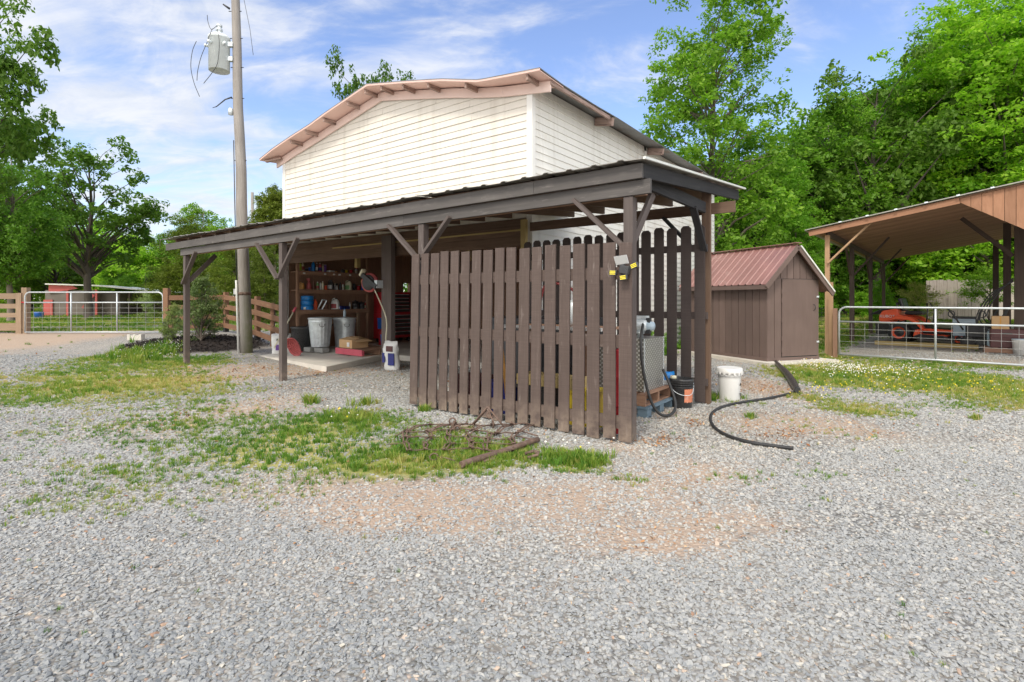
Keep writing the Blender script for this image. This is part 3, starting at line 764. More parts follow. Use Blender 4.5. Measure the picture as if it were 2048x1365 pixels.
for a0, a1 in ((-.13, 3.40), (3.403, 7.1), (7.103, 10.52)): bbox(g, a0, a1, .055, .098, 0, .143)
g.build('girder', M['beampaint'], T, bevel=.003)
g = MB()
for a0, a1 in ((-.05, 3.0), (3.003, 6.5), (6.503, 10.5)): bbox(g, a0, a1, .102, .185, .004, .140)
g.build('inner_girder', M['oldwood'], T)
g = MB()
for a0, a1 in ((-.07, 1.2), (1.203, 4.85), (4.853, 8.4), (8.403, 11.15)): bbox(g, a0, a1, .0, .042, .146, .290)
g.build('fascia_board', M['beampaint'], T, bevel=.003)
def slopebeam(mb, a0, a1, b0, b1, t0, t1):
    P = [LF.p(a0,b0,zr(b0)+t0), LF.p(a1,b0,zr(b0)+t0), LF.p(a1,b1,zr(b1)+t0), LF.p(a0,b1,zr(b1)+t0),
         LF.p(a0,b0,zr(b0)+t1), LF.p(a1,b0,zr(b0)+t1), LF.p(a1,b1,zr(b1)+t1), LF.p(a0,b1,zr(b1)+t1)]
    mb.hexa(P, (abs(a1-a0), abs(b1-b0), abs(t1-t0)))
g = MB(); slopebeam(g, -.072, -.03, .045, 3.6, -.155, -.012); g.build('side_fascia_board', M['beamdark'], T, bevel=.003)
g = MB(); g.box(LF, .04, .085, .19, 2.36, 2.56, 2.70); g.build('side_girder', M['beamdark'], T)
g = MB(); g.box(LF, -.30, 2.98, 2.475, 2.515, 2.555, 2.70); g.build('rear_girder', M['rafter'], T)
a = .35
while a < 11.1:
    g = MB(); slopebeam(g, a-.02, a+.02, .046, 2.52 if a > 3.0 else 3.6, -.152, -.016); g.build('rafter', M['rafter'], T); a += .61
# roof decking strips and ribbed sheets
g = MB()
for b in np.arange(.12, 2.5, .42): slopebeam(g, 3.05, 11.1, b, b+.09, -.014, -.001)
for b in np.arange(.12, 3.5, .42): slopebeam(g, -.02, 3.03, b, b+.09, -.014, -.001)
g.build('roof_batten', M['oldwood'], T)
def ribbed(mb, fr, a0, a1, b0, b1, zf, pitch=.29, rib=.015, wav=0.0):
    xs = []; x = a0
    while x < a1-.01:
        xs += [(x, 0), (min(x+pitch*.70, a1), 0), (min(x+pitch*.78, a1), rib), (min(x+pitch*.92, a1), rib)]; x += pitch
    xs.append((a1, 0)); l = 0
    wv = lambda x: wav*math.sin(x*2.7)*.5+wav*math.sin(x*6.1+1)*.5
    for (x0, h0), (x1, h1) in zip(xs[:-1], xs[1:]):
        if x1-x0 < 1e-6: continue
        q0 = fr.p(x0,b0,zf(b0)+h0+wv(x0)); q1 = fr.p(x1,b0,zf(b0)+h1+wv(x1)); q2 = fr.p(x1,b1,zf(b1)+h1); q3 = fr.p(x0,b1,zf(b1)+h0)
        mb.face([q0,q1,q2,q3]); th = .006
        mb.face([(p[0],p[1],p[2]-th) for p in (q3,q2,q1,q0)])
        mb.face([q0,q1,(q1[0],q1[1],q1[2]-th),(q0[0],q0[1],q0[2]-th)]); mb.face([q2,q3,(q3[0],q3[1],q3[2]-th),(q2[0],q2[1],q2[2]-th)])
g = MB(); ribbed(g, LF, 3.02, 11.27, -.075, 2.57, lambda b: zr(b)+.008, wav=.012); ribbed(g, LF, -.13, 3.02, -.085, 3.68, lambda b: zr(b)+.012, wav=.010)
g.build('roof', M['leanroof'], T, fixn=False)
g = MB(); slopebeam(g, -.15, -.125, -.10, 3.70, .0, .024); g.build('roof_edge_trim', M['whiteedge'], T)
for (a, da, zl, zh) in ((.108,.60,1.93,None),(3.07,.60,1.95,None),(3.07,-.57,1.93,None),(6.535,.72,1.76,None),(6.535,-.60,1.78,None),(10.37,-.66,1.74,None)):
    s = 1 if da > 0 else -1
    MB().beam(LF.p(a+s*.03,.035+.001*s,zl), LF.p(a+da,.034+.001*s,zg(a+da)+.03), .038, .085, up=(LF.v[0],LF.v[1],0)).build('brace', M['postpaint'], T, bevel=.003)
MB().beam(LF.p(.105,.17,1.98), LF.p(.105,.70,2.56), .09, .038, up=(LF.u[0],LF.u[1],0)).build('brace', M['postpaint'], T)
MB().beam(LF.p(10.37,.17,1.80), LF.p(10.37,.72,2.40), .09, .038, up=(LF.u[0],LF.u[1],0)).build('brace', M['postpaint'], T)
MB().box(LF, .0, .11, 2.405, 2.47, -.03, 2.88).build('rear_post', M['rafter'], T)
MB().box(LF, 3.02, 3.12, 2.40, 2.47, -.03, 2.75).build('rear_post', M['treated'], T)
MB().box(LF, 6.36, 6.66, 2.36, 2.47, -.03, 2.72).build('rear_post', M['postpaint'], T)
MB().box(LF, 10.50, 10.66, 2.42, 2.52, -.03, 2.72).build('rear_post', M['postpaint'], T)
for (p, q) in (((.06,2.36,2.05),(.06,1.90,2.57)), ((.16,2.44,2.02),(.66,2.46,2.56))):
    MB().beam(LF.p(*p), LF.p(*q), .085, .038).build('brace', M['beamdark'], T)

# ------------------------------------------------------------------ leaning front picket panel
T = thing('picket_fence', 'wide panel of brown flat-topped pickets leaning at the front of the lean-to', 'fence', LF.p(1.56, -.06, 0))
NP = 18
def pick_bot(i): return .07+i*(3.135-.14)/(NP-1)
def pick_top(i): return pick_bot(i)+.012-.02*i/(NP-1)
for i in range(NP):
    r = random.Random(i); ab = pick_bot(i)+r.uniform(-.006,.006); at_ = pick_top(i)+r.uniform(-.008,.008)
    zb = .015+r.uniform(-.012,.02); zt = 1.965+.0016*i+r.uniform(-.012,.012)+(.01 if i else 0); h = .0665+r.uniform(-.003,.004)
    cup = r.uniform(-.004,.004); g = MB()
    bb, bt = -.075, -.035
    P = [LF.p(ab-h,bb,zb), LF.p(ab+h,bb+cup,zb), LF.p(ab+h,bb+.020+cup,zb), LF.p(ab-h,bb+.020,zb),
         LF.p(at_-h,bt,zt), LF.p(at_+h,bt+cup,zt+r.uniform(-.004,.004)), LF.p(at_+h,bt+.020+cup,zt), LF.p(at_-h,bt+.020,zt)]
    g.hexa(P, (.14, .02, 1.95)); g.build('picket', M['fence'], T, bevel=.002)
for (z0, a0, a1) in ((1.60,.04,3.10),(.925,.04,3.10),(.13,.04,3.10)):
    bo = -.075+.04*(z0/1.96)+.0235
    MB().box(LF, a0, a1, bo, bo+.036, z0, z0+.125).build('rail', M['fence'], T)
# ------------------------------------------------------------------ rear dog-eared picket fence
T = thing('picket_fence', 'tall shaded fence of dog-eared pickets closing the back of the lean-to beside the workshop', 'fence', LF.p(1.5, 2.37, 0))
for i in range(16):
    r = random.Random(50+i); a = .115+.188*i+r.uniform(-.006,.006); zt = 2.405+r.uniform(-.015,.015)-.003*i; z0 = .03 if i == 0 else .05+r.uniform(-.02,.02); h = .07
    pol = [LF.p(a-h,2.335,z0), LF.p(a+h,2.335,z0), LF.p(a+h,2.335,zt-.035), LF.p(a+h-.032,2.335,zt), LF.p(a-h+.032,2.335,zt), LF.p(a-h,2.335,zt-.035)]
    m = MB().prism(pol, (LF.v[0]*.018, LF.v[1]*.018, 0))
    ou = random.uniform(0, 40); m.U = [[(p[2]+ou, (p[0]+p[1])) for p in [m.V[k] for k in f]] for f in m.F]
    m.build('picket', M['fenceshade'], T, bevel=.002)
for z0 in (2.05, 1.14, .25): MB().box(LF, .02, 3.0, 2.355, 2.393, z0, z0+.095).build('rail', M['fenceshade'], T)

# ------------------------------------------------------------------ white workshop
T = thing('workshop', 'white vinyl-sided workshop with a pink-edged gable roof and an open bay under the lean-to', 'building', LF.p(7, 2.7, 0))
A0, A1, B0, B1 = 3.03, 10.8, 2.6, 13.0
RID, AP, SL = 5.87, 6.9, .193
def roofz(a): return RID-SL*abs(a-AP)
def wallz(a): return roofz(a)-.10
g = MB(); z = 2.30; k = 0
while z < 5.75:
    z1 = z+.128
    zm = z+.064
    lim = (RID-.10-zm)/SL
    a0, a1 = max(A0+.09, AP-lim), min(A1-.09, AP+lim)
    if a1 > a0 and z1 > 2.72-.1:
        n = 6
        for i in range(n):
            x0 = a0+(a1-a0)*i/n; x1 = a0+(a1-a0)*(i+1)/n
            j = .004*math.sin(k*3.1+i*1.7)
            g.face([LF.p(x0,B0-.018+j,z), LF.p(x1,B0-.018+j,z), LF.p(x1,B0-.003,z1), LF.p(x0,B0-.003,z1)])
            g.face([LF.p(x0,B0-.018+j,z), LF.p(x1,B0-.018+j,z), LF.p(x1,B0-.001,z+.001), LF.p(x0,B0-.001,z+.001)])
    z = z1; k += 1
g.build('gable_siding', M['siding'], T, fixn=False)
wall = [LF.p(A0,B0,2.80), LF.p(A1,B0,2.80), LF.p(A1,B0,wallz(A1)), LF.p(AP,B0,wallz(AP)), LF.p(A0,B0,wallz(A0))]
MB().prism(wall, (LF.v[0]*.1, LF.v[1]*.1, 0)).build('gable_wall', M['oldwood'], T)
g = MB(); z = .12; k = 0
while z < 5.0:
    z1 = z+.128
    for b0, b1 in ((B0+.08, 5.3), (5.3, 7.35), (7.47, 10.2), (10.2, B1)):
        g.face([LF.p(A0-.018,b0,z), LF.p(A0-.018,b1,z), LF.p(A0-.003,b1,z1), LF.p(A0-.003,b0,z1)])
        g.face([LF.p(A0-.018,b0,z), LF.p(A0-.018,b1,z), LF.p(A0-.001,b1,z+.001), LF.p(A0-.001,b0,z+.001)])
    z = z1
g.build('side_siding', M['sidingside'], T, fixn=False)
MB().box(LF, A0, A0+.1, B0+.101, B1, 0, wallz(A0)).build('side_wall', M['oldwood'], T)
# left wall with the small window opening, back walls
g = MB(); wb0, wb1, wz0, wz1 = 6.50, 6.86, 1.62, 1.96
g.box(LF, A1-.1, A1, B0+.101, wb0, 0, wallz(A1)); g.box(LF, A1-.1, A1, wb1, B1, 0, wallz(A1))
g.box(LF, A1-.1, A1, wb0+.001, wb1-.001, 0, wz0); g.box(LF, A1-.1, A1, wb0+.001, wb1-.001, wz1, wallz(A1)); g.build('left_wall', M['oldwood'], T)
wf = MB()
wf.box(LF, A1-.12, A1+.02, wb0+.002, wb0+.03, wz0+.002, wz1-.002); wf.box(LF, A1-.12, A1+.02, wb1-.03, wb1-.002, wz0+.002, wz1-.002)
wf.box(LF, A1-.12, A1+.02, wb0+.031, wb1-.031, wz0+.002, wz0+.03); wf.box(LF, A1-.12, A1+.02, wb0+.031, wb1-.031, wz1-.03, wz1-.002)
wf = wf.build('window', M['oldwood'], T); MB().box(LF, A1-.055, A1-.049, wb0+.031, wb1-.031, wz0+.031, wz1-.031).build('pane', M['glass'], wf)
MB().box(LF, A0+.101, A1-.101, 8.4, 8.5, 0, 2.95).build('inner_back_wall', M['oldwood'], T)
MB().prism([LF.p(A0,B1+.001,0), LF.p(A1,B1+.001,0), LF.p(A1,B1+.001,wallz(A1)), LF.p(AP,B1+.001,wallz(AP)), LF.p(A0,B1+.001,wallz(A0))], (LF.v[0]*.1, LF.v[1]*.1, 0)).build('rear_wall', M['sidingside'], T)
g = MB(); g.box(LF, A0+.101, A1-.101, B0+.101, 8.39, 2.90, 2.95)
b = 3.0
while b < 8.3: g.box(LF, A0+.102, A1-.102, b, b+.045, 2.72, 2.899); b += .6
g.build('loft_floor', M['oldwood'], T)
g = MB()
for z0, z1, bo in ((2.32,2.50,2.555),(2.503,2.66,2.548),(2.663,2.80,2.56)):
    g.box(LF, 3.13, 6.7, bo, bo+.042, z0, z1); g.box(LF, 6.703, 10.66, bo+.004, bo+.046, z0, z1)
g.build('header_beam', M['rafter'], T)
MB().box(LF, 3.12, 8.6, 2.522, 2.544, 2.585, 2.612).build('header_strip', M['treated'], T)
for a in (8.9, 5.2): MB().box(LF, a-.05, a+.05, 3.4, 3.5, 2.2, 2.72).build('joist_block', M['treated'], T)
MB().box(LF, A0-.028, A0+.088, B0-.028, B0+.078, .05, wallz(A0)-.02).build('corner_trim', M['trim'], T, bevel=.004)
MB().box(LF, A1-.088, A1+.028, B0-.028, B0+.078, .05, wallz(A1)-.02).build('corner_trim', M['trim'], T, bevel=.004)
MB().box(LF, A0-.032, A0-.004, 7.36, 7.46, .1, wallz(A0)-.02).build('side_trim', M['trim'], T)
# roof: sagging rake, ribbed top, pink underside
bf = B0-.42; NA = 26
AE0, AE1 = 2.58, 11.22
def rk(a):   # the rake's wavy outer edge
    d = float(np.interp(a, [2.5, 3.0, 3.86, 4.75, 5.6, 8.4, 9.0, 9.7, 10.6, 11.25], [.05, .0, -.08, -.012, 0, 0, -.022, 0, 0, -.045]))
    return d
aa = [AE0+(AP-AE0)*i/NA for i in range(NA+1)]+[AP+(AE1-AP)*i/NA for i in range(1, NA+1)]
def rzp(a, b, t):
    f = max(0, min(1, (B0+.3-b)/.72)); wob = .012*math.sin(a*9)*(b < 3)
    e = .02*math.sin(b*3.3+a*2)*smooth((3.2-a)/.5) if b > 3 else 0
    return roofz(a)+rk(a)*f+t+float(e)
bs = [bf, B0-.03, B0+.3, 4.0, 5.0, 6.0, 7.0, 8.0, 9.0, 10.0, 11.0, 12.0, B1+.35]
top, sof = MB(), MB()
for a0, a1 in zip(aa[:-1], aa[1:]):
    for b0, b1 in zip(bs[:-1], bs[1:]):
        hA = .02*(math.sin(a0*14) > .2); hB = .02*(math.sin(a1*14) > .2)
        top.face([LF.p(a0,b0-.012,rzp(a0,b0,.012)), LF.p(a1,b0-.012,rzp(a1,b0,.012)), LF.p(a1,b1,rzp(a1,b1,.012)), LF.p(a0,b1,rzp(a0,b1,.012))])
        if b1 <= 4.01 and 2.95 < (a0+a1)/2 < 10.9 or b1 <= B0+.31:
            if b0 < B0: sof.face([LF.p(a0,b0,rzp(a0,b0,-.025)), LF.p(a1,b0,rzp(a1,b0,-.025)), LF.p(a1,b1,rzp(a1,b1,-.025)), LF.p(a0,b1,rzp(a0,b1,-.025))])
    sof.face([LF.p(a0,bf-.004,rzp(a0,bf,.008)), LF.p(a1,bf-.004,rzp(a1,bf,.008)), LF.p(a1,bf,rzp(a1,bf,-.026)), LF.p(a0,bf,rzp(a0,bf,-.026))])
for s_, mname in ((top, 'rustroof'),):
    o = s_.build('roof', M[mname], T, fixn=False); sm = o.modifiers.new('thick', 'SOLIDIFY'); sm.thickness = .016; sm.offset = 0
o = sof.build('soffit', M['soffit'], T, fixn=False); sm = o.modifiers.new('thick', 'SOLIDIFY'); sm.thickness = .012; sm.offset = 0
for a0, a1 in ((2.62, 3.6), (3.603, AP-.32), (AP-.317, AP), (AP+.003, AP+1.05), (AP+1.053, 11.05)):
    zt = lambda a: roofz(a)-.052+rk(a)*.55
    n = 5; g = MB()
    for i in range(n):
        x0 = a0+(a1-a0)*i/n; x1 = a0+(a1-a0)*(i+1)/n
        P = [LF.p(x0,B0-.062,zt(x0)-.175), LF.p(x1,B0-.062,zt(x1)-.175), LF.p(x1,B0-.024,zt(x1)-.175), LF.p(x0,B0-.024,zt(x0)-.175),
             LF.p(x0,B0-.062,zt(x0)), LF.p(x1,B0-.062,zt(x1)), LF.p(x1,B0-.024,zt(x1)), LF.p(x0,B0-.024,zt(x0))]
        g.hexa(P, (x1-x0, .04, .18))
    g.build('frieze_board', M['frieze'], T)
for a in (9.85, 9.2, 8.5, 7.62, 7.02, 6.5, 5.85, 5.15, 4.2, 2.86):
    zt = roofz(a)-.035+rk(a)*.8
    MB().beam(LF.p(a,B0-.38,zt-.045+rk(a)*.2), LF.p(a,B0-.063,zt-.045), .042, .085).build('lookout', M['lookout'], T)
MB().beam(LF.p(11.1,B0-.32,roofz(11.1)-.12), LF.p(10.75,B0-.10,roofz(10.8)-.10), .09, .04).build('lookout', M['lookout'], T)
for b in (4.85, 7.55, 10.5, 12.9):
    MB().beam(LF.p(2.62,b,roofz(2.62)-.09), LF.p(3.0,b,roofz(3.0)-.09), .09, .15).build('rafter_tail', M['lookout'], T)
MB().box(LF, 2.60, 2.64, B0-.05, 4.7, roofz(2.6)-.085, roofz(2.6)-.02).build('eave_board', M['lookout'], T)
# concrete floor and the little ramp in front of it
cf = MB().box(LF, A0+.11, A1-.11, 3.42, 8.39, -.05, .12).build('concrete_floor', M['concrete'], loc=LF.p(7, 6, 0)); tag(cf, kind='structure')
g = MB()
A_ = LF.p(10.75,1.95,.02); B_ = LF.p(6.9,1.22,.105); C_ = LF.p(7.75,3.42,.125); D_ = LF.p(10.75,3.42,.125)
g.face([A_,B_,C_,D_]); lo = [(p[0],p[1],-.05) for p in (A_,B_,C_,D_)]
for p, q, r_, s_ in ((A_,B_,lo[1],lo[0]),(B_,C_,lo[2],lo[1]),(C_,D_,lo[3],lo[2]),(D_,A_,lo[0],lo[3])): g.face([p,q,r_,s_])
g.face(lo); cr = g.build('concrete_ramp', M['concrete'], loc=LF.p(9, 2.4, 0)); tag(cr, kind='structure')

# ------------------------------------------------------------------ little brown garden shed
T = thing('garden_shed', 'small brown garden shed with a red-brown ribbed metal roof and a closed door', 'shed', SF.p(.75, 1.3, 0))
pad = MB().prism([SF.p(-.22,-.28,-.02), SF.p(1.75,-.28,-.02), SF.p(1.75,2.95,-.02), SF.p(-.22,2.95,-.02)], (0,0,.09)); pad = pad.build('concrete_pad', M['concrete'], loc=SF.p(.75,1.3,0)); tag(pad, kind='structure')
W_, LN, ZB, ZE = 1.49, 2.72, .11, 1.86
RZ = 2.60
g = MB()
def grooved(mb, p0, p1, z0f, z1f, n, nrm, th=.02):
    """vertical boards with narrow grooves between two plan points"""
    for i in range(n):
        t0, t1 = i/n, (i+1)/n
        ga = .008/ math.dist(p0, p1)
        x0 = [p0[k]+(p1[k]-p0[k])*(t0+ga) for k in (0,1)]; x1 = [p0[k]+(p1[k]-p0[k])*(t1-ga) for k in (0,1)]
        P = [(x0[0],x0[1],z0f(t0)),(x1[0],x1[1],z0f(t1)),(x1[0]-nrm[0]*th,x1[1]-nrm[1]*th,z0f(t1)),(x0[0]-nrm[0]*th,x0[1]-nrm[1]*th,z0f(t0)),
             (x0[0],x0[1],z1f(t0)),(x1[0],x1[1],z1f(t1)),(x1[0]-nrm[0]*th,x1[1]-nrm[1]*th,z1f(t1)),(x0[0]-nrm[0]*th,x0[1]-nrm[1]*th,z1f(t0))]
        mb.hexa(P, (math.dist(x0,x1), th, z1f(.5)-z0f(.5)))
c = lambda v: (lambda t: v)
e1, e2 = SF.u, SF.v
grooved(g, SF.p(0,LN), SF.p(0,0), c(ZB), c(ZE), 13, (-e1[0],-e1[1]))
g.build('side_wall', M['shedpaint'], T)
g = MB(); grooved(g, SF.p(0,0), SF.p(.40,0), c(ZB), c(ZE), 2, (-e2[0],-e2[1])); g.box(SF, 1.455, W_, 0, .02, ZB, ZE)
gab = lambda t: ZE+.004+(RZ-.06-ZE)*(1-abs(2*t-1))
grooved(g, SF.p(0,-.004), SF.p(W_,-.004), c(ZE+.003), gab, 8, (-e2[0],-e2[1]), .024)
g.build('front_wall', M['shedpaint'], T)
g = MB(); g.box(SF, .021, W_, .021, LN, ZB+.001, ZE-.001); g.prism([SF.p(.021,.022,ZE), SF.p(W_,.022,ZE), SF.p(W_/2,.022,RZ-.05)], (e2[0]*(LN-.022), e2[1]*(LN-.022), 0)); g.build('shed_body', M['shedpaint'], T)
g = MB(); g.box(SF, -.02, W_+.01, -.012, .05, .072, ZB+.03); g.box(SF, -.02, .03, .051, LN, .072, ZB+.03); g.build('skid', M['shedpaint'], T)
MB().box(SF, .392, 1.462, .0195, .0205, ZB+.03, ZE+.002).build('door_gap_shade', M['black'], T)  # thin black sheet behind the door, paints the shade in its gap
d_ = MB(); grooved(d_, SF.p(.410,-.006), SF.p(1.45,-.006), c(ZB+.05), c(ZE-.008), 1, (-e2[0],-e2[1]), .024)
grv = d_
d_ = d_.build('door', M['shedpaint'], T)
MB().tube([SF.p(1.33,-.012,1.30), SF.p(1.345,-.045,1.27), SF.p(1.345,-.045,1.19), SF.p(1.33,-.012,1.16)], .007).build('handle', M['darkmetal'], d_)
for z in (1.58, 1.38, .95, .55, .30): MB().box(SF, .395, .425, -.016, -.0065, z-.05, z+.05).build('hinge', M['shedpaint'], d_)
for z in (1.47, .46): MB().box(SF, 1.42, 1.485, -.018, -.0075, z-.018, z+.018).build('latch', M['galv'], d_)
sl_ = (RZ-ZE)/(W_/2)
def roof_side(sgn, ov, mat, name):
    g = MB(); n = 14; a_e = (-ov if sgn < 0 else W_+ov); L0, L1 = -.14, LN+.1
    f = lambda a: RZ+.02-sl_*abs(a-W_/2)
    st = (L1-L0)/n
    for i in range(n):
        q = L0+i*st
        for x0, x1, h0, h1 in ((0,.7,0,0),(.7,.78,0,.02),(.78,.92,.02,.02),(.92,1,.02,0)):
            bA, bB = q+x0*st, q+x1*st
            P = [SF.p(a_e,bA,f(a_e)+h0), SF.p(a_e,bB,f(a_e)+h1), SF.p(W_/2,bB,f(W_/2)+h1), SF.p(W_/2,bA,f(W_/2)+h0)]
            g.face(P); g.face([(p[0],p[1],p[2]-.008) for p in P[::-1]])
    return g.build(name, mat, T, fixn=False)
roof_side(-1, .15, M['redroof'], 'roof'); roof_side(1, .30, M['redroof'], 'roof')
g = MB()
for s_, a_e in ((-1, -.15), (1, W_+.30)):
    f = lambda a: RZ+.01-sl_*abs(a-W_/2)
    g.beam(SF.p(a_e,-.13,f(a_e)-.055), SF.p(W_/2+.001*s_,-.13,f(W_/2)-.055), .025, .10)
g.build('rake_board', M['shedpaint'], T)
MB().beam(SF.p(-.14,-.118,RZ-sl_*(W_/2+.14)-.05), SF.p(-.14,LN+.08,RZ-sl_*(W_/2+.14)-.05), .025, .09).build('eave_board', M['shedpaint'], T)
MB().beam(SF.p(W_/2,-.15,RZ+.042), SF.p(W_/2,LN+.11,RZ+.042), .16, .016).build('ridge_cap', M['redroof'], T)
f = lambda a: RZ+.03-sl_*abs(a-W_/2)
MB().beam(SF.p(W_/2+.05,-.155,f(W_/2+.05)-.002), SF.p(W_+.31,-.155,f(W_+.31)-.002), .02, .03).build('rake_trim', M['whiteedge'], T)

# ------------------------------------------------------------------ pole barn on the right
T = thing('pole_barn', 'open brown pole barn with a boarded gable and shallow roof behind the right gate', 'barn', BF.p(4.5, 8, 0))
RBZ = lambda a: 3.12+.168*(min(a, 9-a)+.35)         # underside of the roof boards
BL0, BL1 = -.30, 13.9
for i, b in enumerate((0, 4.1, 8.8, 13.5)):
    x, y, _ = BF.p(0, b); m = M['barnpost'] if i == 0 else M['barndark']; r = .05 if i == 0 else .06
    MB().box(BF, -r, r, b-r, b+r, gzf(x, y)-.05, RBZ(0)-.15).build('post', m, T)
for b in (3.0, 7.2, 13.4): 
    x, y, _ = BF.p(3.68, b); MB().box(BF, 3.62, 3.80, b-.06, b+.06, gzf(x, y)-.05, RBZ(3.7)-.02).build('post', M['barndark'], T)
    x, y, _ = BF.p(9, b-3); MB().box(BF, 8.94, 9.06, b-3.06, b-2.94, gzf(x, y)-.05, RBZ(9)-.15).build('post', M['barndark'], T)
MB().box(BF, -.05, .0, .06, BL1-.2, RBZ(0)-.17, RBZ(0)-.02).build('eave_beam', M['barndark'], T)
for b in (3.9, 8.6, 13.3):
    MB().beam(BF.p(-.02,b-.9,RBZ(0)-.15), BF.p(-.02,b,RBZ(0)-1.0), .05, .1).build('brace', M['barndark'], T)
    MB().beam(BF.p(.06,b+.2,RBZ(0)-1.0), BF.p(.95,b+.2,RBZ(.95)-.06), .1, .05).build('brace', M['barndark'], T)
MB().beam(BF.p(.02,-.08,2.32), BF.p(.98,-.085,RBZ(.98)-.03), .04, .10, up=(BF.v[0],BF.v[1],0)).build('brace', M['barnpost'], T)
MB().beam(BF.p(3.6,3.0,2.5), BF.p(2.6,3.0,RBZ(2.6)-.06), .05, .1).build('brace', M['barndark'], T)
g = MB(); b = BL0+.04
while b < BL1-.2:
    for a0, a1 in ((-.33, 4.499), (4.501, 9.33)):
        j = random.uniform(0, .006)
        P = [BF.p(a0,b,RBZ(a0)+j), BF.p(a1,b,RBZ(a1)+j), BF.p(a1,b+.172,RBZ(a1)+j), BF.p(a0,b+.172,RBZ(a0)+j),
             BF.p(a0,b,RBZ(a0)+.025), BF.p(a1,b,RBZ(a1)+.025), BF.p(a1,b+.172,RBZ(a1)+.025), BF.p(a0,b+.172,RBZ(a0)+.025)]
        g.hexa(P, (4.8, .172, .02))
    b += .176
g.build('roof_decking', M['barndeck'], T)
g = MB()
for sgn in (0, 1):
    n = 18
    ea, ra = (-.45, 4.5) if sgn == 0 else (9.45, 4.5)
    zz0, zz1 = 3.12+.168*(-.45+.35)+.032, RBZ(4.5)+.032
    b = BL0-.07; st = .28
    while b < BL1:
        for x0, x1, h0, h1 in ((0,.7,0,0),(.7,.78,0,.03),(.78,.92,.03,.03),(.92,1,.03,0)):
            P = [BF.p(ea,b+x0*st,zz0+h0), BF.p(ea,b+x1*st,zz0+h1), BF.p(ra,b+x1*st,zz1+h1), BF.p(ra,b+x0*st,zz1+h0)]
            g.face(P); g.face([(p[0],p[1],p[2]-.006) for p in P[::-1]])
        b += st
g.build('roof', M['leanroof'], T, fixn=False)
for a0, a1 in ((-.36, 2.55), (6.45, 9.36)):
    MB().beam(BF.p(a0,BL0+.0,RBZ(a0)-.052), BF.p(a1,BL0+.0,RBZ(a1)-.052), .04, .13, up=(0,0,1)).build('rake_board', M['barnwood'], T)
MB().beam(BF.p(-.44,BL0-.06,3.12+.168*(-.09)+.052), BF.p(4.5,BL0-.06,RBZ(4.5)+.052), .02, .022).build('rake_trim', M['leanroof'], T)
a = .3
while a < 4.4: MB().beam(BF.p(a,BL0-.09,RBZ(a)+.055), BF.p(a+.06,BL0-.09,RBZ(a+.06)+.055), .05, .03).build('roof_clip', M['galv'], T); a += .55
g = MB(); a = 2.56
while a < 6.44:
    a1 = a+.178
    lowf = lambda q: max(2.42, RBZ(2.52)-.06-(q-2.52)*.66) if q < 4.5 else max(2.42, RBZ(6.48)-.06-(6.48-q)*.66)
    P = [BF.p(a+.004,BL0+.02,lowf(a)), BF.p(a1-.004,BL0+.02,lowf(a1)), BF.p(a1-.004,BL0+.045,lowf(a1)), BF.p(a+.004,BL0+.045,lowf(a)),
         BF.p(a+.004,BL0+.02,RBZ(a)-.01), BF.p(a1-.004,BL0+.02,RBZ(a1)-.01), BF.p(a1-.004,BL0+.045,RBZ(a1)-.01), BF.p(a+.004,BL0+.045,RBZ(a)-.01)]
    g.hexa(P, (.17, .025, .9)); a = a1
g.build('gable_boards', M['barnwood'], T)

# ------------------------------------------------------------------ gates and fences
def gate(name, label, p0, dr, L, z0, H, nb, m2, step, end_curve=True):
    T = thing(name, label, 'gate', (p0[0]+dr[0]*L/2, p0[1]+dr[1]*L/2, gzf(p0[0], p0[1])))
    P = lambda s, z: (p0[0]+dr[0]*s, p0[1]+dr[1]*s, z0+z)
    r = .023; c_ = .16; pts = [P(0,0)]
    for k in range(7):
        q = math.pi/2*k/6; pts.append(P(c_-c_*math.cos(q), H-c_+c_*math.sin(q)))
    for k in range(7):
        q = math.pi/2*k/6; pts.append(P(L-c_+c_*math.sin(q), H-c_+c_*math.cos(q)))
    pts += [P(L,0)]
    MB().tube(pts, r, 10).build('frame', M['gate'], T)
    MB().tube([P(0,.0), P(L,.0)], r, 10).build('bottom_rail', M['gate'], T)
    MB().tube([P(.02,m2), P(L-.02,m2)], r*.9, 10).build('middle_rail', M['gate'], T)
    for i in range(1, nb+1): MB().tube([P(L*i/(nb+1),.02), P(L*i/(nb+1),H-.02)], r*.95, 10).build('upright', M['gate'], T)
    g = MB(); s = step
    while s < L-.03: g.tube([P(s,.02), P(s,m2)], .0034, 5, cap=False); s += step
    z = .16
    while z < m2-.05: g.tube([P(.02,z), P(L-.02,z)], .0034, 5, cap=False); z += .15
    g.build('wire_mesh', M['wire'], T)
    return T
p0 = at(1678, 12.75); dr = Vector((.74, -.673)).normalized()
T = gate('farm_gate', 'galvanised tube gate closing the front of the pole barn', p0, dr, 3.62, .10, 1.125, 1, .78, .26)
lx = (50-CX)/FPX*16.7; rx_ = (326-CX)/FPX*16.7
zl = gzf(-13, 16.7)
gate('farm_gate', 'galvanised tube gate across the gravel lane on the left', (lx, 16.7), (1, 0), rx_-lx, zl+.06, 1.25, 2, .93, .27)
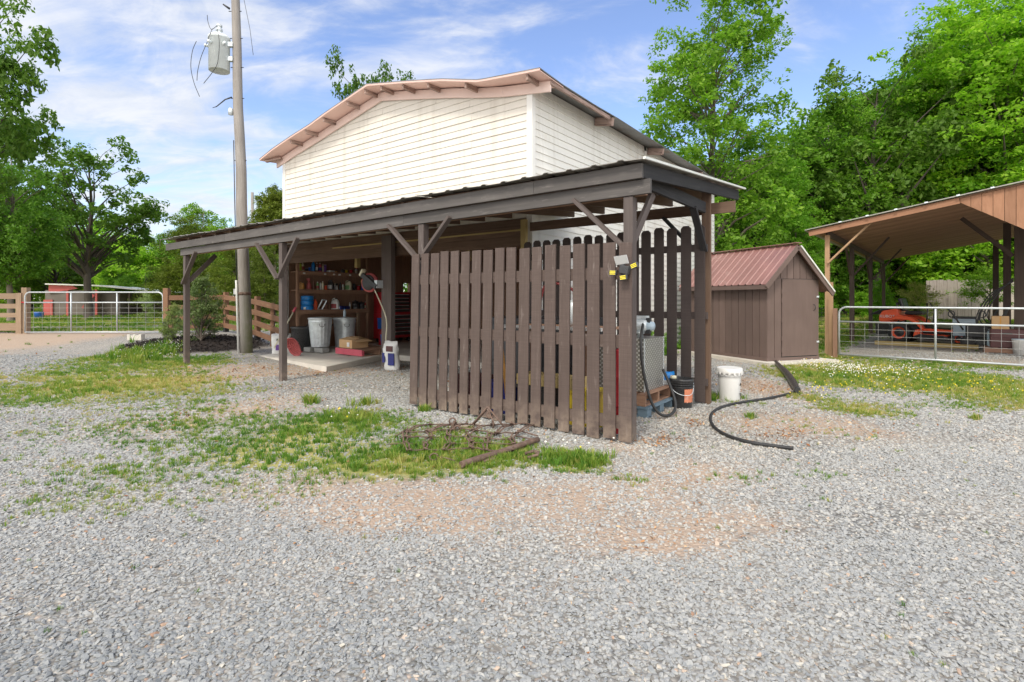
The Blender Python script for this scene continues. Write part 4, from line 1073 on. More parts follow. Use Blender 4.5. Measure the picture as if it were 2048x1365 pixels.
# posts beside the right gate
for px, d, s, zt, mt, lab in ((1662, 13.05, .09, 1.83, 'barnpost', 'tall pale timber post fixed beside the front corner post of the pole barn'), (1670.5, 12.85, .09, 1.19, 'oldwood', 'short timber gate post hinging the galvanised gate of the pole barn')):
    x, y, _ = at(px, d); fr = Frame((x, y), BF.u, BF.v)
    tag(MB().box(fr, -s/2, s/2, -s/2, s/2, gzf(x,y)-.03, zt).build('gate_post', M[mt], loc=(x, y, gzf(x, y)), bevel=.004), lab, 'post')
x, y, _ = at(333.5, 16.75)
t_ = thing('gate_post', 'square brown timber post at the end of the left gate with a black painted foot', 'post', (x, y, gzf(x, y)))
MB().box(WF, x-.075, x+.075, y-.075, y+.075, zl+.42, zl+1.44).build('upper_post', M['railwood'], t_); MB().box(WF, x-.077, x+.077, y-.077, y+.077, zl-.05, zl+.42).build('foot', M['black'], t_)
x, y, _ = at(52, 16.9)
t_ = thing('gate_post', 'square timber post at the far left end of the lane gate with a red chain', 'post', (x, y, gzf(x, y)))
MB().box(WF, x-.085, x+.085, y-.075, y+.075, zl-.05, zl+1.46).build('upper_post', M['tanrail'], t_)
MB().tube([(x-.10,y-.09,zl+.98),(x+.0,y-.11,zl+1.0),(x+.10,y-.10,zl+.95)], .02, 6).build('chain', M['red'], t_)
# rail fence left of the gate
x1 = at(46, 16.85)[0]
T = thing('rail_fence', 'weathered board fence at the left edge beside the lane gate', 'fence', (x1-2, 16.85, gzf(x1-2, 16.85)))
for z0, z1 in ((1.10,1.28),(.80,.95),(.52,.66),(.10,.34)): MB().box(WF, x1-4.5, x1, 16.83, 16.87, zl+z0, zl+z1).build('rail', M['tanrail'], T)
MB().box(WF, x1-.17, x1+.0, 16.78, 16.828, zl-.02, zl+1.29).build('end_board', M['tanrail'], T)
for dx in (2.4, 4.4): MB().box(WF, x1-dx-.07, x1-dx+.07, 16.872, 17.0, zl-.05, zl+1.32).build('post', M['tanrail'], T)
# brown rail fence between gate and workshop
T = thing('rail_fence', 'brown stained board fence running from the lane gate to the workshop corner', 'fence', at(470, 16.2, .2))
FP = [at(341, 16.8), at(452, 17.4), at(515, 15.8), at(574, 14.05)]
for i, (x, y, _) in enumerate(FP):
    if i: 
        fr = Frame((x, y), LF.u, LF.v); zb = gzf(x, y)
        MB().box(fr, -.065, .065, -.065, .065, zb+.14, (zb+1.30 if i < 3 else 1.37)).build('post', M['railwood'], T)
        MB().box(fr, -.067, .067, -.067, .067, zb-.05, zb+.14).build('post_foot', M['black'], T)
    if i < 3:
        q = FP[i+1]; za, zb = gzf(x, y), gzf(q[0], q[1])
        for h in (1.13, .82, .51, .22):
            MB().beam((x,y-.085,za+h), (q[0],q[1]-.085,zb+h), .03, .15).build('rail', M['railwood'], T)
for px, d in ((483, 16.6), (545, 15.0)):
    x, y, _ = at(px, d); MB().box(WF, x-.05, x+.05, y-.03, y+.05, gzf(x,y), gzf(x,y)+1.22).build('stile', M['railwood'], T)
# grey stockade fence
T = thing('stockade_fence', 'tall weathered grey board fence behind the pole barn', 'fence', at(1950, 24.4, .45))
x0 = at(1853, 24.4)[0]; g = []
for i in range(52):
    r = random.Random(900+i); x = x0+i*.152; y = 24.4-.06*i*.15
    MB().box(WF, x, x+.148, y+r.uniform(0,.012), y+.03, gzf(x,y)-.05, gzf(x,y)+1.83+r.uniform(-.03,.03)).build('board', M['stockade'], T)
for h in (.4, 1.4): MB().beam((x0,24.46,gzf(x0,24.4)+h), (x0+7.9,23.99,gzf(x0+7.9,24.4)+h), .05, .09).build('rail', M['stockade'], T)
# wire fence far right beyond the shed
x, y, _ = at(1641, 20); zb = gzf(x, y)
g = MB()
for z in np.arange(.1, 1.15, .15): g.tube([(x-.9,y,zb+z), (x+1.3,y+.2,zb+z)], .006, 4, cap=False)
for i in range(12): g.tube([(x-.9+i*.2,y+i*.018,zb), (x-.9+i*.2,y+i*.018,zb+1.15)], .005, 4, cap=False)
T = thing('wire_fence', 'low wire mesh fence in the gap between the brown shed and the pole barn', 'fence', (x, y, zb)); g.build('wire_mesh', M['darkmetal'], T)
MB().box(WF, x-1.0, x-.9, y-.05, y+.05, zb-.05, zb+1.25).build('post', M['oldwood'], T)
# ------------------------------------------------------------------ far red shed beyond the lane gate
bx, by = at(180, 33)[:2]; zb = gzf(bx, by)
T = thing('red_shed', 'low red and grey farm shed with a pale metal roof beyond the lane gate', 'shed', (bx, by, zb))
KF = Frame((at(88, 33)[0], 33), (.985, .17), (-.17, .985))
MB().box(KF, .05, 2.9, .02, 3.0, zb, zb+1.65).build('wall', M['greybrown'], T)
MB().box(KF, 0, .5, -.06, .0, zb, zb+1.05).build('red_panel', M['barnred'], T)
MB().prism([KF.p(.3,-.08,zb+1.45), KF.p(1.9,-.08,zb+1.75), KF.p(1.5,-.08,zb+1.98), KF.p(.3,-.08,zb+2.02)], (KF.v[0]*.06, KF.v[1]*.06, 0)).build('red_gable', M['barnred'], T)
for a in (1.25, 2.85): MB().box(KF, a, a+.12, -.06, .0, zb, zb+1.7).build('corner_board', M['barnred'], T)
d_ = MB().box(KF, 1.5, 2.75, -.04, .0, zb+.02, zb+1.45).build('door', M['greybrown'], T)
MB().beam(KF.p(2.2,-.06,zb+.5), KF.p(2.75,-.06,zb+1.4), .03, .22).build('door_brace', M['barnred'], d_)
MB().box(KF, 2.9, 3.95, .5, 3.0, zb, zb+1.45).build('side_wall', M['greybrown'], T)
for a in (4.6, 5.6, 6.6): MB().box(KF, a, a+.1, .2, .3, zb, zb+1.55).build('post', M['barndark'], T)
MB().box(KF, 3.96, 6.7, 2.6, 2.7, zb, zb+1.5).build('back_wall', M['barndark'], T)
MB().prism([KF.p(.2,-.25,zb+2.06), KF.p(3.0,-.25,zb+1.98), KF.p(6.9,-.25,zb+1.56), KF.p(6.9,-.25,zb+1.50), KF.p(3.0,-.25,zb+1.90), KF.p(.2,-.25,zb+1.98)], (KF.v[0]*3.6, KF.v[1]*3.6, 0)).build('roof', M['whiteedge'], T)
tag(MB().lathe(at(78,31,gzf(-29,31)), [(.20,0),(.23,.30),(.24,.34)], 16).build('feed_tub', M['blue'], loc=at(78,31,gzf(-29,31))), 'small blue tub on the grass beside the far red shed', 'tub')
# ------------------------------------------------------------------ utility pole, transformer
pb, pt = Vector((-6.87, 13.8, -.1)), Vector((-7.22, 13.8, 11.2))
T = thing('utility_pole', 'tall weathered timber utility pole standing in the mulch beside the lean-to', 'utility pole', (pb.x, pb.y, 0))
n = 14; MB().tube([pb.lerp(pt, i/n)+Vector((.012*math.sin(i*1.3), .01*math.cos(i*2), 0)) for i in range(n+1)], [.158-.068*i/n for i in range(n+1)], 14).build('pole', M['pole'], T)
def onpole(z, dx=0, dy=0):
    q = pb.lerp(pt, (z+.1)/11.3); return (q.x+dx, q.y+dy, z)
MB().tube([onpole(.0,-.13,-.14), onpole(1.6,-.13,-.13), onpole(1.9,-.14,-.12)], .028, 8).build('conduit', M['whiteplastic'], T)
MB().tube([onpole(1.9,-.13,-.12), onpole(2.8,-.13,-.11), onpole(4.0,-.125,-.10), onpole(5.5,-.11,-.09)], .012, 6).build('ground_wire', M['darkmetal'], T)
MB().lathe(onpole(1.52), [(.160,0),(.163,.0),(.163,.075),(.160,.075)], 18).build('strap', M['rust'], T)
MB().box(WF, *(lambda q:(q[0]-.22,q[0]-.13,q[1]-.12,q[1]-.03))(onpole(1.60)), 1.54, 1.68).build('junction_box', M['grayplastic'], T)
MB().lathe(onpole(6.15,-.19,-.04), [(.0,0),(.06,.02),(.065,.16),(.03,.2),(.0,.2)], 12).build('meter_box', M['galv'], T)
for z, sx_ in ((6.6,-1),(8.15,1),(7.4,1),(8.85,-1),(5.0,1),(9.3,1)):
    MB().tube([onpole(z,-.16*sx_,-.02), onpole(z,.17*sx_,-.02)], .010, 6).build('bolt', M['darkmetal'], T)
MB().tube([onpole(6.62,-.14,-.05), onpole(6.55,-.30,-.08), onpole(6.36,-.52,-.1), onpole(6.33,-.62,-.1)], [.02,.016,.012,.006], 6).build('cable_stub', M['black'], T)
MB().tube([onpole(8.9,-.13,-.05), onpole(9.0,-.28,-.08)], [.03,.018], 6).build('cable_stub', M['darkmetal'], T)
g = MB(); g.tube([onpole(9.9,.1,0), (-6.68, 13.6, 8.3), (-6.45, 13.3, 7.5)], .006, 5); g.build('guy_wire', M['darkmetal'], T)
T = thing('pole_transformer', 'pale grey cylindrical transformer can hung high on the utility pole', 'transformer', onpole(7.25,-.42,-.06))
tc_ = Vector(onpole(7.28,-.43,-.08)); 
MB().lathe(tc_, [(.0,.03),(.20,.03),(.235,.0),(.245,.0),(.245,.80),(.262,.805),(.262,.85),(.22,.90),(.06,.93),(.0,.93)], 28).build('tank', M['transformer'], T)
MB().lathe(tc_+Vector((.0,.0,.92)), [(.085,0),(.085,.05),(.06,.06),(.06,.10),(.08,.11),(.08,.16),(.055,.17),(.055,.21),(.072,.22),(.072,.26),(.0,.28)], 16).build('bushing', M['galv'], T)
for a in (3.4, 4.4, 5.6):
    q = tc_+Vector((.255*math.cos(a), .255*math.sin(a), .62)); MB().lathe(q, [(.0,0),(.035,0),(.04,.02),(.03,.05),(.045,.08),(.0,.1)], 10, axis=(math.cos(a), math.sin(a), .1)).build('terminal', M['transformer'], T)
MB().box(WF, tc_.x+.20, tc_.x+.36, tc_.y-.05, tc_.y+.05, tc_.z+.25, tc_.z+.36).build('hanger_bracket', M['galv'], T)
MB().box(WF, tc_.x+.20, tc_.x+.36, tc_.y-.05, tc_.y+.05, tc_.z+.62, tc_.z+.73).build('hanger_bracket', M['galv'], T)
def cab(pts): MB().tube(spline([tc_+Vector(p) for p in pts], 6), .0075, 6).build('cable', M['black'], T)
cab([(-.05,-.22,.98),(-.10,-.29,.75),(-.14,-.30,.60),(-.30,-.28,.25),(-.40,-.26,-.1),(-.42,-.26,-.35)])
cab([(-.44,-.25,.65),(-.54,-.25,.40),(-.58,-.25,.0),(-.50,-.25,-.4),(-.36,-.25,-.75)])
cab([(.05,-.18,1.0),(.16,-.29,.6),(.12,-.29,.1),(-.02,-.28,-.15),(-.25,-.26,-.42)])
cab([(-.02,-.05,1.15),(-.12,-.15,1.0),(-.22,-.12,1.2),(-.24,-.12,1.38)])
x, y, _ = at(506, 40); zb = gzf(x, y)
tag(MB().tube([(x,y,zb-.2),(x-.05,y,9.45)], [.14,.10], 10).build('utility_pole', M['pole'], loc=(x, y, zb)), 'slim distant utility pole rising between the trees left of the workshop', 'utility pole')

# ------------------------------------------------------------------ under the lean-to: bins, ramp goods
def lf(a, b, z=0.0): return LF.p(a, b, z)
def trashcan(name, label, p, r0, r1, h, ribs, mat, dent=0):
    T = thing(name, label, 'trash can', p); n = 72; g = MB(); prof = [(0,.0),(.06,.06),(.5,.5),(.9,.9),(1,1)]
    k0 = len(g.V); H = [0,.02,.06,.09,.3,.5,.7,.86,.89,.93,1.0]
    for h_ in H:
        rib = ribs if .07 < h_ < .88 else 0
        for j in range(n):
            a = 2*math.pi*j/n; r = r0+(r1-r0)*h_
            r *= 1+.018*rib*(1 if (j//2) % 2 else 0)
            if h_ in (.89,): r *= 1.02
            dd = math.cos(a-4.35); r -= dent*.05*max(0, dd)**8*math.sin(math.pi*h_)
            g.V.append((p[0]+r*math.cos(a), p[1]+r*math.sin(a), p[2]+h_*h))
    for i in range(len(H)-1):
        for j in range(n):
            j2 = (j+1) % n; k = i*n
            g.F.append([k+j, k+j2, k+n+j2, k+n+j]); g.U.append([(0,0)]*4); g.S.append(ribs == 0)
    g.F.append(list(range(n))); g.U.append([(0,0)]*n); g.S.append(False)
    g.build('body', mat, T)
    MB().lathe((p[0],p[1],p[2]+h-.012), [(r1*.94,.03),(r1*1.035,.0),(r1*1.045,.02),(r1*1.02,.035),(r1*.8,.045),(0,.06)], 36).build('lid', mat, T)
    for s in (-1, 1):
        a = 4.25+s*.95; q = Vector((p[0]+r1*1.0*math.cos(a), p[1]+r1*1.0*math.sin(a), p[2]+h*.83)); t = Vector((-math.sin(a), math.cos(a), 0)); o_ = Vector((math.cos(a), math.sin(a), 0))
        MB().tube([q-t*.06, q-t*.06+o_*.035-Vector((0,0,.05)), q+o_*.04-Vector((0,0,.08)), q+t*.06+o_*.035-Vector((0,0,.05)), q+t*.06], .006, 6).build('handle', M['darkmetal'], T)
    return T
zc = .125
trashcan('trash_can', 'fluted galvanised trash can raised on two grey blocks', lf(9.78, 2.98, zc+.10), .215, .285, .70, 1, M['galv'])
trashcan('trash_can', 'smooth galvanised trash can with a water bottle on its lid', lf(9.80, 3.72, zc), .235, .285, .78, 0, M['galv'], 1)
tb = lf(10.28, 2.80, .10)
g = MB(); g.lathe(tb, [(.19,0),(.24,.02),(.27,.56),(.29,.57),(.29,.61),(.25,.62),(0,.63)], 28); tag(g.build('black_barrel', M['black'], loc=tb), 'black plastic barrel in the bay corner left of the fluted trash can', 'barrel')
for i, (a, b) in enumerate(((9.98, 2.80), (9.55, 2.86))):
    q = lf(a, b, zc-.012); fr = Frame(q, LF.u, LF.v)
    tag(MB().box(fr, -.19, .15, -.10, .10, q[2]-.01, q[2]+.098).build('concrete_block', M['block'], loc=q, bevel=.006),
        ('grey block under the left side of the fluted trash can', 'grey block under the right side of the fluted trash can')[i], 'block')
# pallet with box
PX = Vector((.77,-.64,0)).normalized(); PY = Vector((.64,.77,0)).normalized()
q0 = Vector(at(673, 12.7)); PF = Frame((q0.x, q0.y), (PX.x,PX.y), (PY.x,PY.y))
def pallet(T, fr, w, d, z, m, edge=None, nd=6, hgt=.13):
    for b in (.0, d/2-.02, d-.04): MB().box(fr, 0, w, b, b+.04, z+.018, z+hgt-.02).build('stringer', edge if (edge and b == 0) else m, T)
    for i in range(nd):
        a = i*(w-.10)/(nd-1); MB().box(fr, a, a+.095, -.005, d+.005, z+hgt-.0195, z+hgt).build('deck_board', m, T)
    for a in (0, w/2-.05, w-.10): MB().box(fr, a, a+.1, -.004, d+.004, z, z+.0175).build('bottom_board', m, T)
T = thing('wooden_pallet', 'wooden pallet with a red painted front edge at the end of the concrete ramp', 'pallet', PF.p(.5,.4,.11))
pallet(T, PF, 1.06, .95, .115, M['oldwood'], M['pinkred'], 7, .15)
MB().box(PF, -.002, 1.062, -.028, -.006, .125, .263).build('front_board', M['pinkred'], T)
T = thing('cardboard_box', 'open cardboard box resting on the red edged pallet', 'box', PF.p(.35,.25,.266))
g = MB()
for a0,a1,b0,b1 in ((.02,.55,.06,.066),(.02,.55,.50,.506),(.02,.026,.067,.499),(.544,.55,.067,.499)): g.box(PF, a0,a1,b0,b1,.267,.455)
g.box(PF, .027,.543,.067,.499,.267,.275); g.build('box_body', M['card'], T)
for pts in (([.02,.06,.456],[.55,.06,.456],[.55,.26,.50],[.02,.26,.50]), ([.02,.506,.456],[.55,.506,.456],[.55,.30,.52],[.02,.30,.52]), ([.55,.07,.456],[.55,.5,.456],[.74,.5,.42],[.74,.07,.42])):
    MB().prism([PF.p(*p) for p in pts], (0,0,.005)).build('flap', M['card'], T)
MB().box(PF, .35,.45,.052,.0595,.30,.40).build('label', M['whiteplastic'], T)
q = lf(8.75, 4.25, .12); T = thing('blue_bucket', 'blue plastic bucket behind the pallet under the shelves', 'bucket', q)
MB().lathe(q, [(.135,0),(.165,.36),(.175,.362),(.175,.38),(.15,.38),(.12,.02)], 24).build('body', M['blue'], T)
MB().tube([(q[0]-.17,q[1]-.05,q[2]+.33),(q[0]-.12,q[1]-.18,q[2]+.22),(q[0]+.05,q[1]-.2,q[2]+.2),(q[0]+.17,q[1]-.05,q[2]+.33)], .004, 5).build('handle', M['darkmetal'], T)
# scoop shovel, feed bag by the corner post
q = lf(10.15, 2.0, .06)
T = thing('scoop_shovel', 'red grain scoop shovel leaning upside down against the bay corner post', 'shovel', q)
g = MB(); bx_ = Vector((.80,-.60,0)); 
cen = Vector(at(589, 12.75)); cen.z = .285
R_ = []; n = 12
tiltv = Vector((-.25,-.35,1)).normalized(); sidev = Vector((.85,-.45,.1)).normalized(); nrm_ = sidev.cross(tiltv).normalized()
if nrm_.y > 0: nrm_ = -nrm_
rows = []
NR, NS = 7, 28
for i in range(NR+1):
    q_ = i/NR; row = []
    for j in range(NS):
        an = 2*math.pi*j/NS; e_ = .78
        u_ = math.copysign(abs(math.cos(an))**e_, math.cos(an))*q_; v_ = math.copysign(abs(math.sin(an))**e_, math.sin(an))*q_
        row.append(cen+sidev*(u_*.20)+tiltv*(v_*.235)+nrm_*(.03-.13*(1-q_**2.4)))
    rows.append(row)
for i in range(NR):
    for j in range(NS): g.face([rows[i][j], rows[i][(j+1) % NS], rows[i+1][(j+1) % NS], rows[i+1][j]], smooth=True)
o = g.build('scoop', M['dullred'], T, fixn=False); sm = o.modifiers.new('thick', 'SOLIDIFY'); sm.thickness = .008
MB().tube([rows[NR][j] for j in list(range(NS))+[0]], .010, 6, cap=False).build('rolled_rim', M['dullred'], T)
h0 = cen+tiltv*.20+Vector((0,.08,0)); 
h1 = Vector(at(588, 13.55)); h1.z = zat(622, 13.55)
hs0 = Vector(at(548, 13.1)); hs0.z = zat(697, 13.1)
MB().tube([hs0, h1], .017, 8).build('handle', M['cream'], T)
MB().tube([h1-Vector((.03,0,.06)), h1, h1+Vector((.05,.0,.09))], [.02,.035,.03], 8).build('grip', M['pinkred'], T)
q = at(563, 13.55, .03); T = thing('feed_sack', 'white printed feed sack slumped behind the red scoop shovel', 'sack', q)
MB().bag(q, .46, .26, .50, .3).build('sack', M['whiteplastic'], T)
fr = rotframe(q[0], q[1], .3); MB().box(fr, -.12, .10, -.145, -.128, .13, .27).build('print_panel', M['purple'], T); MB().box(fr, -.1, .02, -.15, -.128, .36, .42).build('print_panel', M['darkmetal'], T)
MB().beam(at(604,13.4,.05), (at(597,13.7)[0],13.7,.62), .03, .02).build('stick', M['pinkred'], T)
# white and blue feed bag beside the double post
q = lf(6.18, 2.22, -.005); T = thing('feed_bag', 'white feed bag with blue and dark red panels beside the wide post', 'sack', q)
MB().bag(q, .33, .19, .57, -.5, lumps=.10, top=.30).build('sack', M['whiteplastic'], T)
fr = rotframe(q[0], q[1], -.5)
def patch(mb, x0, x1, z0, z1, off=.012):
    n = 6
    for i in range(n):
        a0 = x0+(x1-x0)*i/n; a1 = x0+(x1-x0)*(i+1)/n
        fy = lambda a: -.098-off
        P = [fr.p(a0,fy(a0),z0), fr.p(a1,fy(a1),z0), fr.p(a1,fy(a1)-.0,z1), fr.p(a0,fy(a0),z1)]
        mb.prism(P, (fr.v[0]*.02, fr.v[1]*.02, 0))
g = MB(); patch(g, .0, .15, .10, .34); g.build('blue_panel', M['navy'], T)
g = MB(); patch(g, -.05, .11, .37, .48); g.build('red_panel', M['darkred'], T)
g = MB(); patch(g, -.15, -.09, .15, .34); g.build('side_panel', M['navy'], T)
# hose reel on the wide post
hc = Vector(lf(6.95, 2.30, 1.76)); ax = Vector((-LF.v[0]*.9+.2, -LF.v[1]*.9, 0)).normalized()
T = thing('hose_reel', 'black hose reel with red air hose fixed to the wide post of the bay', 'hose reel', hc)
MB().lathe(hc-ax*.06, [(0,0),(.15,0),(.165,.012),(.15,.02),(.11,.022),(.11,.11),(.15,.112),(.165,.12),(.15,.132),(0,.132)], 30, axis=ax).build('drum', M['darkmetal'], T)
MB().lathe(hc-ax*.035, [(.115,0),(.198,.0),(.208,.04),(.198,.082),(.115,.082)], 30, axis=ax).build('hose_coil', M['dullred'], T)
u3 = Vector((LF.u[0],LF.u[1],0))
MB().beam(hc+ax*.10+u3*.17+Vector((0,0,.17)), hc+ax*.10-u3*.30+Vector((0,0,-.10)), .05, .10, up=(0,0,1)).build('swing_arm', M['darkmetal'], T)
MB().beam(hc+ax*.10+u3*.20+Vector((0,0,.15)), hc+ax*.10+u3*.10+Vector((0,0,.27)), .09, .05).build('hose_guide', M['cream'], T)
MB().box(Frame(hc, LF.u, LF.v), -.34, -.26, -.10, .06, hc.z-.12, hc.z+.04).build('mount_plate', M['galv'], T)
pts = [hc-u3*.27-ax*-.12+Vector((0,0,-.16)), Vector(lf(6.50,2.30,1.15)), Vector(lf(6.40,2.28,.92)), Vector(lf(6.41,2.27,.60)), Vector(lf(6.42,2.28,.34))]
MB().tube(spline(pts, 6), .013, 7).build('white_hose', M['cream'], T)
# ------------------------------------------------------------------ storage shelves with goods
T = thing('storage_shelf', 'three brown timber shelves crowded with bottles along the left wall of the open bay', 'shelf', lf(10.55, 3.9, .12))
SZ = (2.135, 1.66, 1.13)
for z in SZ:
    MB().box(LF, 10.40, 10.69, 2.72, 4.98, z-.03, z).build('shelf_board', M['oldwood'], T)
    MB().box(LF, 10.375, 10.399, 2.72, 4.98, z-.10, z+.012).build('shelf_lip', M['oldwood'], T)
for b in (2.73, 4.92): MB().box(LF, 10.40, 10.48, b, b+.06, .12, 2.6).build('upright', M['oldwood'], T)
MB().box(LF, 10.40, 10.48, 4.60, 4.66, .12, SZ[2]-.031).build('upright', M['tanrail'], T)
def sb(px, a=10.52):
    t = (px-CX)/FPX
    return (t*(LF.o[1]+a*LF.u[1])-(LF.o[0]+a*LF.u[0]))/(LF.v[0]-t*LF.v[1])
def depth_at(a, b): return LF.o[1]+a*LF.u[1]+b*LF.v[1]
def item(kind, px0, px1, shelf, h, mat, label, name, cat, extra=None, a=10.50):
    px = (px0+px1)/2; b = sb(px, a); q = lf(a, b, SZ[shelf] if isinstance(shelf, int) else shelf); d = depth_at(a, b); wd = (px1-px0)/FPX*d
    r = wd/2; T = thing(name, label, cat, q); fr = Frame((q[0], q[1]), (.95,-.31), (.31,.95)); z = q[2]
    if kind == 'bottle':
        MB().lathe(q, [(0,0),(r*.95,0),(r,.01),(r,h*.62),(r*.8,h*.74),(r*.36,h*.84),(r*.36,h*.9)], 16).build('body', mat, T)
        if wd > .055 and extra is not mat: MB().lathe(q, [(r*1.01,h*.16),(r*1.015,h*.17),(r*1.015,h*.50),(r*1.01,h*.51)], 16, cap=False).build('label', M[random.choice(['cream','whiteplastic','yellow','dullred','navy'])], T)
        MB().lathe((q[0],q[1],z+h*.885), [(r*.44,0),(r*.44,h*.11),(0,h*.115)], 12).build('cap', extra or M['whiteplastic'], T)
    elif kind == 'can':
        MB().lathe(q, [(0,0),(r,0),(r,h*.93),(r*.93,h*.95),(0,h*.95)], 18).build('body', mat, T)
        MB().lathe((q[0],q[1],z+h*.94), [(r*.97,0),(r*.97,h*.05),(0,h*.055)], 18).build('lid', extra or M['galv'], T)
    elif kind == 'jug':
        g = MB(); r2 = r*.55; hh = [0,.02,.55,.72,.84,.9]; ww = [.94,1,1,.8,.42,.30]; k = 20; k0 = 0
        for h_, w_ in zip(hh, ww):
            for j in range(k):
                an = 2*math.pi*j/k; cx_, sx_ = math.cos(an), math.sin(an)
                px_ = math.copysign(abs(cx_)**.5, cx_)*r*w_+(r*.35*(1-w_)); py_ = math.copysign(abs(sx_)**.5, sx_)*r2*w_
                g.V.append(fr.p(px_, py_, z+h*h_))
        for i in range(len(hh)-1):
            for j in range(k):
                j2 = (j+1) % k; g.F.append([i*k+j, i*k+j2, (i+1)*k+j2, (i+1)*k+j]); g.U.append([(0,0)]*4); g.S.append(True)
        g.F.append([(len(hh)-1)*k+j for j in range(k)]); g.U.append([(0,0)]*k); g.S.append(False); g.F.append(list(range(k))); g.U.append([(0,0)]*k); g.S.append(False)
        g.build('body', mat, T)
        MB().tube([fr.p(r*.25,0,z+h*.86), fr.p(-r*.25,0,z+h*.97), fr.p(-r*.75,0,z+h*.9), fr.p(-r*.92,0,z+h*.6)], r*.16, 8).build('handle', mat, T)
        MB().lathe(fr.p(r*.25,0,z+h*.89), [(r*.3,0),(r*.3,h*.09),(0,h*.1)], 12).build('cap', M['darkmetal'], T)
        if extra: MB().box(fr, -r*.75, r*.7, -r2*1.06, -r2*.98, z+h*.12, z+h*.5).build('label', extra, T)
    elif kind == 'box':
        MB().box(fr, -r, r, -.09, .09, z+.001, z+h).build('carton', mat, T, bevel=.004)
        if extra: MB().box(fr, -r*.5, r*.3, -.096, -.0905, z+h*.25, z+h*.7).build('label', extra, T)
    elif kind == 'spray':
        MB().lathe(q, [(0,0),(r*.9,0),(r,.01),(r*.9,h*.5),(r*.35,h*.7),(r*.3,h*.78)], 14).build('body', mat, T)
        g = MB(); g.box(fr, -r*1.0, r*.5, -.015, .015, z+h*.82, z+h); g.box(fr, -r*.3, r*.3, -.012, .012, z+h*.76, z+h*.819); g.build('trigger_head', extra or M['whiteplastic'], T)
    elif kind == 'lump':
        MB().bag(q, wd, .24, h, .3, lumps=.12, top=.5).build('bag_body', mat, T)
        MB().tube([fr.p(-r*.4,0,z+h*.95), fr.p(0,-.02,z+h*1.15), fr.p(r*.4,0,z+h*.95)], .012, 6).build('strap', mat, T)
    return T
item('spray', 595, 603, 0, .34, M['lime'], 'lime green and white jug at the left end of the top shelf', 'spray_bottle', 'bottle', M['lime'])
item('bottle', 603, 608, 0, .26, M['cream'], 'pale bottle next to the lime jug on the top shelf', 'bottle', 'bottle')
item('can', 611, 616, 0, .09, M['darkmetal'], 'small dark tin on the top shelf left of the tall blue bottle', 'tin', 'tin')
item('can', 617, 621, 0, .12, M['blue'], 'short blue tin on the top shelf left of the tall blue bottle', 'tin', 'tin')
item('bottle', 623, 630, 0, .30, M['brightblue'], 'tall bright blue bottle on the top shelf', 'bottle', 'bottle', M['brightblue'])
item('bottle', 631, 636, 0, .25, M['brown'], 'dull brown bottle on the top shelf right of the blue bottle', 'bottle', 'bottle')
item('bottle', 637, 643, 0, .25, M['pinkred'], 'red bottle in the middle of the top shelf', 'bottle', 'bottle')
item('bottle', 644, 648, 0, .23, M['cream'], 'cream bottle between the red and purple bottles on the top shelf', 'bottle', 'bottle')
item('can', 648, 653, 0, .21, M['purple'], 'purple can on the top shelf', 'can', 'can')
item('box', 654, 666, 0, .06, M['whiteplastic'], 'flat white carton lying on the top shelf', 'carton', 'carton')
item('can', 669, 675, 0, .05, M['tan'], 'small tan tin on the top shelf right of the flat white carton', 'tin', 'tin')
item('lump', 682, 690, 0, .10, M['darkmetal'], 'small dark bag at the right of the top shelf', 'bag', 'bag')
item('jug', 598, 609, 1, .20, M['tan'], 'orange-tan plastic jug at the left end of the middle shelf', 'jug', 'jug')
item('spray', 613, 623, 1, .30, M['dullred'], 'dark red pump can on the middle shelf', 'pump_can', 'can', M['dullred'])
item('bottle', 625, 629, 1, .28, M['brown'], 'slim brown bottle on the middle shelf', 'bottle', 'bottle', M['brown'])
item('bottle', 632, 638, 1, .22, M['green'], 'green bottle on the middle shelf', 'bottle', 'bottle')
item('bottle', 639, 643, 1, .23, M['whiteplastic'], 'slim white bottle right of the green bottle on the middle shelf', 'bottle', 'bottle', M['darkmetal'])
item('bottle', 643, 648, 1, .24, M['cream'], 'cream bottle second right of the green bottle on the middle shelf', 'bottle', 'bottle', M['whiteplastic'])
item('jug', 655, 668, 1, .28, M['black'], 'black jug with a grey label on the middle shelf', 'jug', 'jug', M['grayplastic'])
item('bottle', 668, 672, 1, .19, M['grayplastic'], 'grey bottle beside the black jug on the middle shelf', 'bottle', 'bottle')
item('spray', 672, 676, 1, .18, M['whiteplastic'], 'white spray bottle on the middle shelf', 'spray_bottle', 'bottle', M['darkmetal'])
item('bottle', 678, 683, 1, .22, M['darkmetal'], 'dark bottle left of the cream jug on the middle shelf', 'bottle', 'bottle', M['darkmetal'])
item('jug', 690, 704, 1, .29, M['cream'], 'large cream jug with an olive label on the middle shelf', 'jug', 'jug', M['leaf_olive'] if False else M['green'])
item('can', 705, 711, 1, .20, M['black'], 'black can right of the cream jug on the middle shelf', 'can', 'can', M['darkmetal'])
item('spray', 722, 727, 1, .30, M['blue'], 'blue spray bottle with a yellow head at the right end of the middle shelf', 'spray_bottle', 'bottle', M['yellow'])
b = sb(614.5); q = lf(10.52, b, SZ[2]); d = depth_at(10.52, b)
T = thing('rope_spool', 'stack of three bright blue twine spools on the lowest shelf', 'spool', q)
for k in range(3): MB().lathe((q[0],q[1],q[2]+.125*k+.002), [(.02,0),(.148,.0),(.158,.02),(.158,.10),(.148,.12),(.02,.12)], 26).build('spool', M['brightblue'], T)
MB().box(Frame((q[0],q[1]), (.95,-.31), (.31,.95)), .02, .08, -.168, -.155, q[2]+.02, q[2]+.08).build('label', M['whiteplastic'], T)
